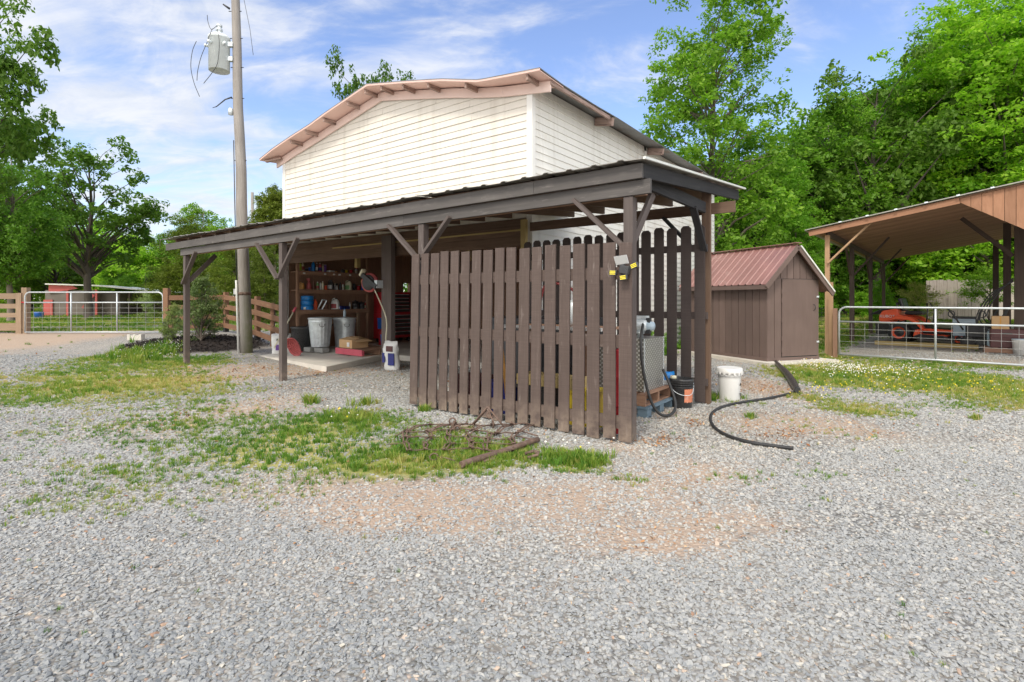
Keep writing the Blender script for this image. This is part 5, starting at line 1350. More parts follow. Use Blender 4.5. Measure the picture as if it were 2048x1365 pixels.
item('bottle', 626, 635, 2, .29, M['orange'], 'bright orange bottle on the lowest shelf beside the blue spools', 'bottle', 'bottle', M['orange'])
b = sb(641); q = lf(10.52, b, SZ[2]); fr = Frame((q[0],q[1]), (.95,-.31), (.31,.95)); g = MB()
for p_, q_ in (((-.10,.0,.01),(.0,.08,.27)),((.06,-.02,.01),(.15,.06,.25)),((.0,.08,.27),(.15,.06,.25)),((-.10,0,.01),(.06,-.02,.01))): g.beam(fr.p(p_[0],p_[1],q[2]+p_[2]), fr.p(q_[0],q_[1],q[2]+q_[2]), .02, .03)
tag(g.build('picture_stand', M['galv'], loc=q), 'bent grey metal frame leaning on the lowest shelf', 'stand')
item('can', 647, 656, 2, .19, M['brown'], 'brown canister on the lowest shelf', 'canister', 'can', M['brown'])
item('can', 656, 660, 2, .18, M['oldwood'], 'thin brown tube beside the brown canister on the lowest shelf', 'tube', 'tube', M['brown'])
item('jug', 662, 679, 2, .32, M['whiteplastic'], 'white jug with a red label on the lowest shelf', 'jug', 'jug', M['dullred'])
item('box', 677, 687, 2, .10, M['navy'], 'dark blue carton with a white mark on the lowest shelf', 'carton', 'carton', M['whiteplastic'], a=10.43)
item('box', 688, 697, 2, .09, M['navy'], 'plain dark blue carton on the lowest shelf', 'carton', 'carton')
item('bottle', 698, 701, 2, .20, M['whiteplastic'], 'thin white tube standing on the lowest shelf', 'tube', 'tube')
item('lump', 705, 717, 2, .23, M['black'], 'black tool bag on the lowest shelf', 'tool_bag', 'bag')
item('lump', 718, 728, 2, .20, M['darkmetal'], 'dark grey tool bag at the right end of the lowest shelf', 'tool_bag', 'bag')
item('can', 690, 695, 0, .10, M['yellow'], 'small yellow tin right of the dark bag on the top shelf', 'tin', 'tin')
item('can', 699, 705, 0, .12, M['red'], 'red tin near the right end of the top shelf', 'tin', 'tin')
item('bottle', 710, 715, 0, .17, M['grayplastic'], 'grey bottle at the right end of the top shelf', 'bottle', 'bottle', M['red'])
item('can', 649, 654, 1, .13, M['orange'], 'short orange tin left of the black jug on the middle shelf', 'tin', 'tin')
item('bottle', 684, 688, 1, .20, M['whiteplastic'], 'white bottle left of the large cream jug on the middle shelf', 'bottle', 'bottle', M['red'])
item('can', 714, 720, 1, .15, M['red'], 'red can left of the blue spray bottle on the middle shelf', 'can', 'can')
item('bottle', 729, 733, 2, .22, M['red'], 'slim red bottle at the right end of the lowest shelf', 'bottle', 'bottle', M['whiteplastic'])
for i, px in enumerate((608, 650, 668, 679, 700)):
    b = sb(px, 10.37); q = lf(10.366, b, 2.09)
    tag(MB().box(Frame((q[0],q[1]), LF.u, LF.v), -.006, .006, -.03, .03, 2.065, 2.105).build('price_tag', M['whiteplastic'], loc=q), 'small white tag fixed to the edge of the top shelf', 'tag', 'white tags along the top shelf edge')
q = Vector(lf(9.80, 3.72, zc+.83)); T = thing('water_bottle', 'clear and blue water bottle standing on the smooth trash can lid', 'bottle', q)
MB().lathe(q, [(0,0),(.033,0),(.035,.02),(.035,.12),(.03,.15),(.013,.18),(.013,.195)], 14).build('body', M['paleblue'], T); MB().lathe(q+Vector((0,0,.193)), [(.016,0),(.016,.018),(0,.02)], 10).build('cap', M['brightblue'], T)
# tool chest
T = thing('tool_chest', 'tall red tool chest with black drawers against the left wall of the bay', 'tool chest', lf(10.4, 6, .12))
MB().box(LF, 10.20, 10.66, 5.35, 6.45, .26, .98).build('lower_cabinet', M['red'], T); MB().box(LF, 10.26, 10.66, 5.36, 6.44, .985, 1.62).build('upper_cabinet', M['red'], T)
for i in range(5):
    z = .34+i*.125; d_ = MB().box(LF, 10.178, 10.198, 5.40, 6.40, z, z+.11).build('drawer', M['black'], T); MB().box(LF, 10.165, 10.177, 5.45, 6.35, z+.09, z+.105).build('pull', M['galv'], d_)
for i in range(5):
    z = 1.03+i*.11; d_ = MB().box(LF, 10.238, 10.258, 5.40, 6.40, z, z+.095).build('drawer', M['black'], T); MB().box(LF, 10.225, 10.237, 5.45, 6.35, z+.078, z+.092).build('pull', M['galv'], d_)
for a in (10.26, 10.6):
    for b in (5.45, 6.35): MB().lathe(lf(a, b-.02, .19), [(0,0),(.06,0),(.06,.04),(0,.04)], 14, axis=LF.v+(0,)).build('caster', M['rubber'], T)
q = lf(10.05, 5.22, .66); T = thing('blue_crate', 'blue plastic bin hung beside the red tool chest', 'bin', q)
MB().box(LF, 9.86, 10.18, 5.10, 5.345, .56, .84).build('bin_body', M['blue'], T, bevel=.012); MB().box(LF, 9.85, 10.19, 5.09, 5.348, .842, .875).build('bin_lid', M['blue'], T, bevel=.006)
q = lf(9.9, 5.1, .12); tag(MB().lathe(q, [(0,0),(.14,0),(.15,.34),(.11,.42),(.05,.44),(0,.44)], 20).build('gas_can', M['red'], loc=q), 'red rounded can below the blue bin at the tool chest', 'can')
tag(MB().tube(spline([lf(9.6,6.8,2.55), lf(9.5,6.6,2.3), lf(9.45,6.5,2.15)], 5), .02, 7).build('red_cable', M['orange'], loc=lf(9.5,6.6,2.3)), 'short red cable hanging from the bay ceiling', 'cable')
tag(MB().lathe(lf(5.3,3.6,2.6), [(0,.12),(.05,.12),(.05,.07),(.07,.05),(.05,0),(0,-.02)], 14).build('ceiling_bulb', M['cream'], loc=lf(5.3,3.6,2.6)), 'unlit white bulb fitting under the bay ceiling', 'lamp')
# ------------------------------------------------------------------ things behind the leaning panel
T = thing('work_table', 'long work table with a white rimmed top behind the leaning picket panel', 'table', lf(1.1, .9, 0))
MB().box(LF, .62, 2.0, .50, 1.10, 1.05, 1.075).build('table_top', M['oldwood'], T); MB().box(LF, .61, 2.01, .472, .498, 1.045, 1.085).build('table_rim', M['whiteplastic'], T)
for a in (1.12, 1.93):
    for b in (.55, 1.04): MB().box(LF, a-.03, a+.03, b-.03, b+.03, 0, 1.049).build('leg', M['oldwood'], T)
q = lf(.36, .30, 0); T = thing('steel_drum', 'dark red steel drum seen between the right pickets of the leaning panel', 'drum', q)
MB().lathe(q, [(0,0),(.115,0),(.12,.01),(.12,.28),(.126,.29),(.12,.30),(.12,.58),(.126,.59),(.12,.60),(.12,.86),(.11,.88),(0,.88)], 26).build('shell', M['red'], T)
MB().lathe((q[0],q[1],.875), [(.03,0),(.03,.03),(0,.03)], 10).build('cap', M['darkmetal'], T)
q = lf(.75, .42, 0); T = thing('yellow_crate', 'yellow plastic crate behind the right half of the leaning panel', 'crate', q)
MB().box(LF, .56, .98, .28, .60, .0, .36).build('crate_body', M['yellow'], T, bevel=.01); MB().box(LF, .54, 1.0, .26, .62, .361, .40).build('rim', M['yellow'], T)
q = lf(1.25, .40, .38); g = MB()
for i in range(3): g.box(LF, .80+.01*i, 1.62, .25+.1*i, .34+.1*i, .40, .52)
tag(g.build('lumber_bundle', M['treated'], loc=lf(1.2,.35,.40)), 'bundle of pale orange lumber lying across crates behind the leaning panel', 'lumber')
for lab, a, m, h in (('black storage tote under the lumber bundle', 1.42, 'black', .395), ('navy storage tote behind the middle of the leaning panel', 1.95, 'navy', .38), ('dark red storage tote behind the left half of the leaning panel', 2.42, 'darkred', .42)):
    q = lf(a, .42, 0); T = thing('storage_tote', lab, 'tote', q); MB().box(LF, a-.2, a+.2, .26, .58, .0, h-.04).build('tote_body', M[m], T, bevel=.012); MB().box(LF, a-.215, a+.215, .245, .595, h-.039, h-.001).build('lid', M[m], T)
tag(MB().beam(lf(1.72,.22,.0), lf(1.80,.13,1.3), .03, .03).build('broom_handle', M['tan'], loc=lf(1.75,.2,0)), 'thin wooden handle standing behind the middle pickets of the leaning panel', 'handle')
T = thing('machine', 'dark tarp-covered machine filling the space behind the leaning panel', 'machine', lf(2.2, 1.6, 0))
MB().box(LF, 1.3, 2.9, 1.25, 2.05, .25, 1.15).build('machine_body', M['darkmetal'], T, bevel=.06)
for a in (1.5, 2.7): MB().lathe(lf(a, 1.18, .27), [(0,0),(.18,0),(.26,.02),(.27,.06),(.26,.13),(.18,.15),(0,.15)], 22, axis=LF.v+(0,)).build('wheel', M['rubber'], T)
MB().tube(spline([lf(1.5,1.4,1.15), lf(1.45,1.35,1.5), lf(1.9,1.35,1.62), lf(2.1,1.4,1.2)], 5), .02, 8).build('handlebar', M['dullred'], T)
MB().lathe(lf(1.15,.80,1.076), [(.0,0),(.10,0),(.115,.05),(.115,.26),(.07,.32),(0,.33)], 16).build('canister', M['galv'], T)
# work light on the panel
q = lf(.25, -.06, 1.68); T = thing('work_light', 'black solar work light with three yellow lamp heads on the leaning picket panel', 'lamp', q)
fw = Frame(lf(.075, -.04), LF.u, LF.v)
def tiltbox(mb, ca, cz, w, h, ang, b0, b1, tilt=0.0):
    c_, s_ = math.cos(ang), math.sin(ang); P = []
    for b in (b0, b1):
        for (x_, z_) in ((-w/2,-h/2),(w/2,-h/2),(w/2,h/2),(-w/2,h/2)): P.append(fw.p(ca+x_*c_-z_*s_, b-tilt*z_, cz+x_*s_+z_*c_))
    mb.hexa([P[0],P[1],P[5],P[4],P[3],P[2],P[6],P[7]], (w, abs(b1-b0), h))
g = MB(); tiltbox(g, .0, 1.69, .10, .085, .2, -.06, -.01); g.build('body', M['black'], T, bevel=.008)
g = MB(); tiltbox(g, .02, 1.785, .135, .082, -.10, -.075, -.06, .45); g.build('solar_panel', M['grayplastic'], T, bevel=.003)
g = MB(); tiltbox(g, .01, 1.735, .03, .05, 0, -.055, -.03); g.build('bracket', M['darkmetal'], T)
for ca, cz, ang in ((.105, 1.665, -.05), (-.115, 1.725, .35), (-.005, 1.615, .12)):
    h_ = MB(); tiltbox(h_, ca, cz, .078, .052, -ang, -.085, -.05, -.2); h_ = h_.build('lamp_head', M['black'], T, bevel=.004)
    for k in (-1, 0, 1):
        g = MB(); c_, s_ = math.cos(-ang), math.sin(-ang); tiltbox(g, ca-k*.014*s_, cz+k*.014*c_, .058, .008, -ang, -.0895, -.0855, -.2)
        g.build('lamp_strip', M['led'], h_)
g = MB(); tiltbox(g, .0, 1.63, .012, .06, 0, -.045, -.03); g.build('stem', M['darkmetal'], T)
# ------------------------------------------------------------------ fuel tank on pallets, buckets
T = thing('plastic_pallet', 'grey-blue plastic pallet on the gravel under the wooden pallet of the fuel tank', 'pallet', lf(.9, 1.5, 0))
for b in (1.10, 1.50, 1.88): 
    for a in (.33, .88, 1.44): MB().box(LF, a, a+.13, b, b+.12, .0, .105).build('foot_block', M['palletblue'], T, bevel=.006)
for b in (1.10, 1.50, 1.88): MB().box(LF, .33, 1.57, b-.002, b+.122, .0, .022).build('runner', M['palletblue'], T)
MB().box(LF, .32, 1.58, 1.09, 2.01, .1055, .135).build('deck', M['palletblue'], T)
T = thing('wooden_pallet', 'brown wooden pallet stacked on the grey-blue plastic pallet below the fuel tank', 'pallet', lf(.9, 1.5, .14))
pallet(T, Frame(lf(.36, 1.10), LF.u, LF.v), 1.15, .85, .137, M['oldwood'], None, 8, .145)
tz0, tz1 = .285, .925; ta0, ta1, tb0, tb1 = .42, 1.05, 1.22, 1.84
T = thing('fuel_tank', 'diamond-plate aluminium fuel tank with a pump and black hose on stacked pallets', 'tank', lf(.75, 1.5, tz0))
g = MB(); g.box(LF, ta0, ta1, tb0, tb1, tz0, tz1)
g.U = []
for f in g.F:
    P = [Vector(g.V[i]) for i in f]; n_ = (P[1]-P[0]).cross(P[2]-P[0]).normalized()
    if abs(n_.z) > .9: g.U.append([(p.x, p.y) for p in P])
    else:
        t_ = Vector((-n_.y, n_.x, 0)); g.U.append([(p.dot(t_), p.z) for p in P])
g.build('shell', M['diamond'], T, bevel=.004)
g = MB()
for a, b in ((ta0-.004, tb0-.004), (ta0-.004, tb1-.008), (ta1-.008, tb0-.004)): g.box(LF, a, a+.012, b, b+.012, tz0-.002, tz1+.002)
g.build('edge_trim', M['galv'], T)
pc = Vector(lf(.56, 1.42, tz1)); p_ = MB(); p_.lathe(pc, [(0,0),(.035,0),(.035,.05),(.055,.055),(.055,.08),(.0,.08)], 16)
p_.lathe(pc+Vector((-.06,.03,.16)), [(0,0),(.075,0),(.08,.02),(.08,.15),(.06,.17),(0,.17)], 20, axis=(.8,-.6,0)); p_.box(Frame((pc.x,pc.y), LF.u, LF.v), -.09, .09, -.05, .07, pc.z+.235, pc.z+.275)
p_ = p_.build('pump', M['galv'], T)
MB().lathe(pc+Vector((.07,-.05,.15)), [(0,0),(.06,.0),(.065,.02),(.05,.09),(0,.10)], 18, axis=(.8,-.6,0)).build('filter_bowl', M['paleblue'], p_)
MB().box(Frame((pc.x,pc.y), LF.u, LF.v), -.14, -.085, -.04, .02, pc.z+.06, pc.z+.25).build('lever_plate', M['darkmetal'], p_)
MB().tube([pc+Vector((-.11,-.02,.13)), pc+Vector((-.16,-.03,.05)), pc+Vector((-.17,-.02,.01))], .012, 7).build('crank', M['cream'], p_)
hp = [pc+Vector((.02,-.08,.20)), Vector(lf(.44,1.16,.90)), Vector(lf(.40,1.14,.55)), Vector(lf(.30,1.12,.22)), Vector(lf(.20,1.16,.06)), Vector(lf(.13,1.32,.04)), Vector(lf(.14,1.50,.12)), Vector(lf(.24,1.62,.30)), Vector(lf(.36,1.66,.52))]
MB().tube(spline(hp, 8), .0175, 9).build('hose', M['rubber'], T)
q = gp(1363, 815); T = thing('black_bucket', 'black bucket with a torn orange label at the end of the rear fence', 'bucket', q)
MB().lathe(q, [(.0,.004),(.125,.0),(.13,.01),(.148,.34),(.155,.345),(.155,.375),(.148,.38),(.14,.38),(.122,.02),(0,.02)], 32).build('body', M['black'], T)
for z in (.27, .30, .33): MB().lathe((q[0],q[1],z), [(.146,0),(.154,.002),(.154,.008),(.146,.010)], 32, cap=False).build('band', M['black'], T)
g = MB()
for i in range(10):
    a0 = -1.62+i*.105; a1 = a0+.105; 
    f = lambda a, z, o=.003: (q[0]+(.130+.055*(z/.35)*.33+o)*math.cos(a), q[1]+(.130+.055*(z/.35)*.33+o)*math.sin(a), z)
    z0, z1 = .085+.006*math.sin(i*2), .255+.008*math.sin(i*3.1)
    g.face([f(a0,z0),f(a1,z0),f(a1,z1),f(a0,z1)], smooth=True)
g.build('label', M['orangelabel'], T)
MB().tube(spline([(q[0]-.155,q[1]-.02,.33),(q[0]-.13,q[1]-.11,.23),(q[0]-.03,q[1]-.168,.185),(q[0]+.09,q[1]-.14,.20),(q[0]+.152,q[1]-.02,.33)], 5), .004, 6).build('handle', M['galv'], T)
MB().lathe((q[0]-.10,q[1]+.02,.37), [(0,0),(.045,.0),(.04,.04),(0,.045)], 12).build('rag', M['cream'], T)
q = gp(1459, 800); T = thing('white_bucket', 'white lidded plastic bucket standing in the grass beside the lean-to', 'bucket', q)
MB().lathe(q, [(0,.0),(.128,.0),(.134,.012),(.147,.30),(.150,.34),(.158,.345),(.158,.36),(.15,.365),(.152,.40),(.15,.405),(0,.405)], 36).build('body', M['whiteplastic'], T)
g = MB(); g.lathe((q[0],q[1],.40), [(.152,-.03),(.170,-.028),(.173,.0),(.170,.045),(.160,.055),(.15,.05),(.0,.05)], 36); g.build('lid', M['whiteplastic'], T)
g = MB()
for i in range(16):
    a = 2*math.pi*i/16; g.box(rotframe(q[0], q[1], a), .166, .177, -.012, .012, .365, .405)
g.build('lid_tabs', M['whiteplastic'], T)
g = MB()
for z in (.09, .235): 
    a = -.75; c_ = Vector((q[0]+.149*math.cos(a), q[1]+.149*math.sin(a), z)); t_ = Vector((-math.sin(a), math.cos(a), 0))
    if z < .1: pol = [c_-t_*.022+Vector((0,0,.02)), c_+t_*.022+Vector((0,0,.02)), c_-Vector((0,0,.02))]
    else: pol = [c_-t_*.022-Vector((0,0,.02)), c_+t_*.022-Vector((0,0,.02)), c_+Vector((0,0,.02))]
    g.prism(pol, (math.cos(a)*.004, math.sin(a)*.004, 0))
g.build('warning_mark', M['black'], T)
q = lf(.50, 2.12, 0); T = thing('soil_bag', 'blue, white and green bag between the fuel tank and the rear fence', 'sack', q)
MB().bag(q, .24, .14, .43, .2, top=.8).build('sack', M['brightblue'], T); fr = rotframe(q[0], q[1], .2); MB().box(fr, -.09, .09, -.082, -.066, .05, .17).build('green_band', M['green'], T); MB().box(fr, -.07, .09, -.084, -.066, .20, .33).build('white_band', M['whiteplastic'], T)
# drain pipe and hose on the ground
pp = [gp(1550,722,.06), gp(1558,730,.07), gp(1572,744,.08), gp(1584,760,.08), gp(1595,779,.075)]
pp = [Vector((p[0], p[1], p[2]-.015)) for p in spline(pp, 22)]; R_ = []
for i in range(len(pp)):
    f_ = i/(len(pp)-1); R_.append((.042 if f_ < .25 else .042+.012*min(1, (f_-.25)/.2)-(.012*max(0, (f_-.8)/.2)))+(.004 if i % 2 else 0))
T = thing('drain_pipe', 'black corrugated drain pipe lying on the ground at the shed corner', 'pipe', gp(1572,745))
MB().tube(pp, R_, 16).build('pipe', M['black'], T)
e_ = Vector(pp[-1]); dr_ = (pp[-1]-pp[-2]).normalized(); MB().lathe(e_+dr_*.002, [(.038,0),(.038,.001)], 16, axis=dr_).build('opening', M['rubber'], T)
hp = [gp(*p, .022) for p in ((1596,782),(1565,791),(1530,798),(1490,804),(1455,811),(1432,820),(1421,833),(1425,850),(1442,865),(1470,877),(1505,886),(1545,892),(1587,897))]
MB_ = MB(); MB_.tube(spline(hp, 8), .017, 10); tag(MB_.build('garden_hose', M['rubber'], loc=gp(1450,850)), 'black hose curving across the gravel from the drain pipe', 'hose')
# ------------------------------------------------------------------ chain harrow, rusty pipe, clevis
T = thing('chain_harrow', 'rusty chain harrow mat spread on the grass in front of the picket panel', 'harrow', gp(920,875))
g = MB(); rr = random.Random(5); r = .0075
HX, HY = Vector((.90,-.05,0)), Vector((-.16,-.86,0))
rowsY = [855, 866, 876, 888, 900]
nodes = {}
for j, py in enumerate((848, 862, 873, 886, 899)):
    for i in range(6):
        px = 818+i*42+rr.uniform(-8,8)-j*2.0; 
        if j == 0: px += 38
        nodes[i, j] = Vector(gp(px, py+rr.uniform(-3,3)+i*(.9 if i > 3 else .2), .022+rr.uniform(0,.024)))
for (i, j), p in nodes.items():
    if (i+1, j) in nodes:
        q = nodes[i+1, j]; d_ = (q-p)
        sag = Vector((0,0,rr.uniform(-.012,.02)))
        g.tube([p+d_*.06, p+d_*.5+sag, q-d_*.06], r, 6)
        for e in (p+d_*.05, q-d_*.05):
            n_ = Vector((rr.uniform(-.3,.3), -1, rr.uniform(.2,.9))).normalized(); g.tube([e-n_*.035, e+Vector((0,0,.012)), e+n_*.04, e+n_*.05+d_.normalized()*.03], r*.9, 6)
    if (i, j+1) in nodes and not (i == 5 and j == 3):
        q = nodes[i, j+1]; m_ = (p+q)/2+Vector((rr.uniform(-.02,.02),0,.025)); s_ = Vector((.018,0,0))
        g.tube([p+s_, m_+s_*1.2, q+s_*.6], r, 6); g.tube([p-s_, m_-s_*1.2, q-s_*.6], r, 6)
    tine = p+Vector((rr.uniform(-.03,.03), rr.uniform(-.05,.0), rr.uniform(.03,.075))); g.tube([p, tine], [r, r*.7], 6)
for px0,py0,px1,py1 in ((780,889,818,886),(800,877,822,872),(792,872,815,858),(1040,862,1075,872),(1030,872,1072,880)):
    g.tube([gp(px0,py0,.03), gp(px1,py1,.05)], r, 6)
g.build('chain_mat', M['rust'], T)
g = MB(); A = Vector(gp(944,850,.04)); Bq = Vector(gp(966,838,.30)); Cq = Vector(gp(986,842,.04))
Bq = Vector((A.x+.17, A.y-.02, .24)); Cq = Vector((A.x+.36, A.y-.10, .03))
g.tube([A, Bq], .010, 7); g.tube([A+Vector((.02,.03,0)), Bq+Vector((.02,.03,0))], .010, 7); g.tube([Bq, Cq], .010, 7); g.tube([Bq+Vector((0,-.02,-.02)), Bq+Vector((.07,-.06,-.16)), Bq+Vector((.06,-.05,-.22))], .009, 7)
g.lathe(Bq+Vector((.03,-.03,-.08)), [(.028,-.01),(.042,-.01),(.046,0),(.042,.01),(.028,.01)], 14, axis=(.3,-.9,.2), cap=False)
g.build('tow_link', M['rust'], T)
ring = Vector(gp(905,843,.10)); g = MB()
for k in range(3): 
    c_ = ring+Vector((.03*k,-.05*k,-.03*k)); ax_ = Vector((.5,-.7,.4*(-1)**k)); g.tube([c_+ (Vector((math.cos(t),0,math.sin(t)))*.035 if k % 2 == 0 else Vector((.4*math.cos(t),math.cos(t)*.9,math.sin(t)))*.035) for t in np.linspace(0, 6.283, 13)], .009, 6, cap=False)
g.build('chain_links', M['rust'], T)
c_ = Vector(gp(868,918,.03)); MB().tube([c_+Vector((.035*math.cos(t),.03*math.sin(t)-.01,.02+.02*math.sin(t))) for t in np.linspace(.3, 5.6, 12)], .006, 6).build('end_ring', M['rust'], T)
MB().tube([gp(873,913,.03), gp(890,916,.04), gp(910,922,.03)], .006, 6).build('end_link', M['rust'], T)
A, Bq = Vector(gp(922,930,.035)), Vector(gp(1076,880,.04))
g = MB(); g.tube([A.lerp(Bq, t)+Vector((0,0,.004*math.sin(t*9))) for t in np.linspace(0,1,9)], [.028,.027,.028,.027,.029,.028,.027,.028,.026], 12)
g.tube([A.lerp(Bq,.25)+Vector((0,-.02,-.03)), A.lerp(Bq,.36)+Vector((.03,-.05,-.02))], .018, 8)
tag(g.build('rusty_pipe', M['rust'], loc=A), 'long rusty iron pipe lying on the grass in front of the chain harrow', 'pipe')
q = Vector(gp(1062,915,.02)); g = MB(); g.tube([q+Vector((-.05,.04,.02)), q+Vector((.03,.02,.05)), q+Vector((.055,-.03,.03)), q+Vector((-.03,-.05,.01))], .014, 8); g.tube([q+Vector((.03,.02,.045)), q+Vector((.06,-.03,.05))], .018, 8)
tag(g.build('iron_clevis', M['rust'], loc=q), 'small rusty iron clevis in the grass right of the long pipe', 'clevis')
q = at(300, 16.2); zb = gzf(q[0], q[1]); g = MB(); fr = rotframe(q[0], q[1]-.6, .1)
q = (q[0], q[1]-.6); zb = gzf(q[0]-0, q[1])
for a0, a1, h in ((-.19,-.12,.17),(-.035,.035,.17),(.12,.19,.17)): g.box(fr, a0, a1, -.1, .1, zb, zb+h)
g.box(fr, -.119, -.036, -.1, .1, zb, zb+.14); g.box(fr, .036, .119, -.1, .1, zb, zb+.14)
tag(g.build('cinder_block', M['concrete'], loc=(q[0], q[1], zb)), 'pale concrete block on the edge of the black mulch bed', 'block')
# ------------------------------------------------------------------ mower and goods in the pole barn
mf = Vector((.60,-.80,0)).normalized(); mr = Vector((-.80,-.60,0)).normalized()   # forward, toward viewer side
mc = Vector(at(1797, 16.6, .08)); MF = Frame((mc.x, mc.y), (mf.x, mf.y), (-mr.x, -mr.y)); z0 = gzf(mc.x, mc.y)
T = thing('riding_mower', 'orange and black zero-turn riding mower parked under the pole barn', 'mower', MF.p(.7,.6,z0))
def wheel(a, b, r, w, rim):
    n_ = Vector((-mr.x, -mr.y, 0)); c_ = Vector(MF.p(a, b, z0+r))
    t_ = MB().lathe(c_, [(r*.6,0),(r*.86,-.005),(r*.98,.03),(r,.06),(r,w-.06),(r*.98,w-.03),(r*.86,w+.005),(r*.6,w)], 30, axis=n_, cap=False).build('wheel', M['rubber'], T)
    MB().lathe(c_+n_*.01, [(r*.62,-.012),(r*.60,.004),(r*.50,.05),(r*.40,.06)], 24, axis=n_, cap=False).build('rim', M['orange'], t_)
    MB().lathe(c_+n_*.055, [(r*.42,0),(r*.2,.0),(r*.16,-.03),(0,-.03)], 18, axis=n_, cap=False).build('hub', M['darkmetal'], t_)
    MB().lathe(c_+n_*(w-.01), [(r*.62,0),(0,.001)], 24, axis=n_, cap=False).build('rim', M['orange'], t_)
wheel(0, 0, .31, .28, 1); wheel(0, .95, .31, .28, 1); wheel(1.45, .10, .19, .16, 1); wheel(1.45, .92, .19, .16, 1)
def side(name, pts, b0, b1, mat, bev=.02):
    e_ = (b1-b0); return MB().prism([MF.p(a, b0, z0+z) for a, z in pts], (-mr.x*e_, -mr.y*e_, 0)).build(name, mat, T, bevel=bev)
hd = side('hood', [(-.60,.62),(-.62,.80),(-.52,.98),(-.15,1.06),(-.08,1.02),(-.08,.66),(-.3,.60)], .22, 1.02, M['orange'], .04)
side('hood_visor', [(-.86,.84),(-.80,.90),(-.40,1.10),(-.12,1.12),(-.10,1.08),(-.50,1.00)], .20, 1.04, M['darkmetal'], .01)
side('engine_guard', [(-.68,.22),(-.70,.60),(-.30,.60),(-.20,.40),(-.30,.25)], .16, 1.08, M['black'], .03)
side('chassis', [(-.30,.28),(-.30,.62),(.55,.60),(.85,.42),(1.5,.40),(1.5,.32),(.5,.28)], .32, .92, M['darkmetal'], .015)
side('fender', [(-.28,.66),(-.05,.72),(.25,.70),(.45,.58),(.55,.44),(.62,.46),(.48,.66),(.30,.80),(0,.86),(-.10,.84)], .02, .30, M['orange'], .02)
side('fender', [(-.28,.66),(-.05,.72),(.25,.70),(.45,.58),(.55,.44),(.62,.46),(.48,.66),(.30,.80),(0,.86),(-.10,.84)], .95, 1.22, M['orange'], .02)
side('floor_pan', [(.50,.52),(.58,.46),(1.25,.44),(1.55,.60),(1.68,.60),(1.66,.54),(1.50,.48),(1.28,.37),(.56,.39)], .12, 1.12, M['orange'], .015)
side('floor_mat', [(.60,.465),(1.24,.445),(1.24,.452),(.60,.475)], .2, 1.04, M['rubber'], 0)
side('seat', [(.02,.86),(.05,.98),(.45,1.0),(.50,.94),(.46,.86)], .40, .86, M['black'], .04)
side('backrest', [(-.06,.96),(-.16,1.36),(-.06,1.40),(.06,1.0)], .40, .86, M['black'], .04)
side('mower_deck', [(.42,.14),(.42,.24),(.55,.30),(1.15,.28),(1.28,.20),(1.28,.13)], -.12, 1.36, M['black'], .03)
side('deck_cover', [(.40,.22),(.45,.42),(.52,.44),(.56,.30),(1.20,.285),(1.24,.26),(.56,.24)], -.10, .25, M['orange'], .02)
for b in (.16, 1.06): MB().tube([MF.p(1.25,b,z0+.42), MF.p(1.45,b+.01,z0+.44), MF.p(1.45,b+.01,z0+.385)], .04, 8).build('caster_fork', M['darkmetal'], T)
for b in (.30, .94): MB().tube([MF.p(-.10,b,z0+.6), MF.p(-.12,b,z0+1.15), MF.p(-.14,b,z0+1.22)], .028, 8).build('roll_bar', M['black'], T)
MB().tube([MF.p(-.14,.30,z0+1.22), MF.p(-.14,.94,z0+1.22)], .028, 8).build('roll_bar', M['black'], T)
for b in (.30, .94): MB().tube([MF.p(.62,b,z0+.5), MF.p(.66,b,z0+1.0), MF.p(.60,(b+.62)/2,z0+1.22)], .018, 7).build('steering_lever', M['black'], T)
side('armrest', [(.10,1.05),(.42,1.08),(.42,1.12),(.10,1.10)], .33, .40, M['black'], .01)
def text_mesh(s, size, origin, xdir, ydir, mat, parent, name='lettering', ext=.002):
    cu = bpy.data.curves.new(name, 'FONT'); cu.body = s; cu.size = size; cu.extrude = ext; cu.align_x = 'CENTER'; cu.align_y = 'CENTER'
    to = bpy.data.objects.new('tmp', cu); COL.objects.link(to); bpy.context.view_layer.update()
    me = bpy.data.meshes.new_from_object(to.evaluated_get(bpy.context.evaluated_depsgraph_get())); bpy.data.objects.remove(to)
    x = Vector(xdir).normalized(); y = Vector(ydir).normalized(); z = x.cross(y)
    mat4 = Matrix((x, y, z)).transposed().to_4x4(); mat4.translation = Vector(origin)
    r = parent
    while r.parent: r = r.parent
    mat4.translation -= r.location
    me.transform(mat4); me.materials.clear(); me.materials.append(mat); o = bpy.data.objects.new(name, me); COL.objects.link(o); o.parent = parent; return o
text_mesh('KUBOTA', .125, MF.p(-.33, .212, z0+.80), mf, (0,0,1), M['whiteplastic'], hd)
x, y = at(1750, 15.9)[:2]; x2, y2 = at(1957, 14.35)[:2]; zb = gzf(x, y)
tag(MB().beam((x,y,zb+.055), (x2,y2,zb+.055), .14, .12).build('timber_beam', M['treated'], loc=(x, y, zb), bevel=.004), 'long pale timber lying on the gravel in front of the mower', 'timber')
def junk(px, d): 
    x, y, _ = at(px, d); return Frame((x, y), BF.u, BF.v), gzf(x, y), (x, y, gzf(x, y))
fr, zb, q = junk(1932, 15.6)
T = thing('metal_cabinet', 'pale blue-grey metal cabinet beside the mower', 'cabinet', q)
MB().box(fr, -.30, .20, -.3, .3, zb+.28, zb+.78).build('cabinet_body', M['paleblue'], T, bevel=.01); MB().box(fr, -.32, .22, -.32, .32, zb+.781, zb+.84).build('cabinet_top', M['darkmetal'], T)
for a in (-.27, .17): MB().box(fr, a-.02, a+.02, -.28, -.24, zb, zb+.279).build('leg', M['darkmetal'], T)
fr, zb, q = junk(1955, 14.6)
T = thing('tiller', 'black garden tiller with upright handles beside the metal cabinet', 'tiller', q)
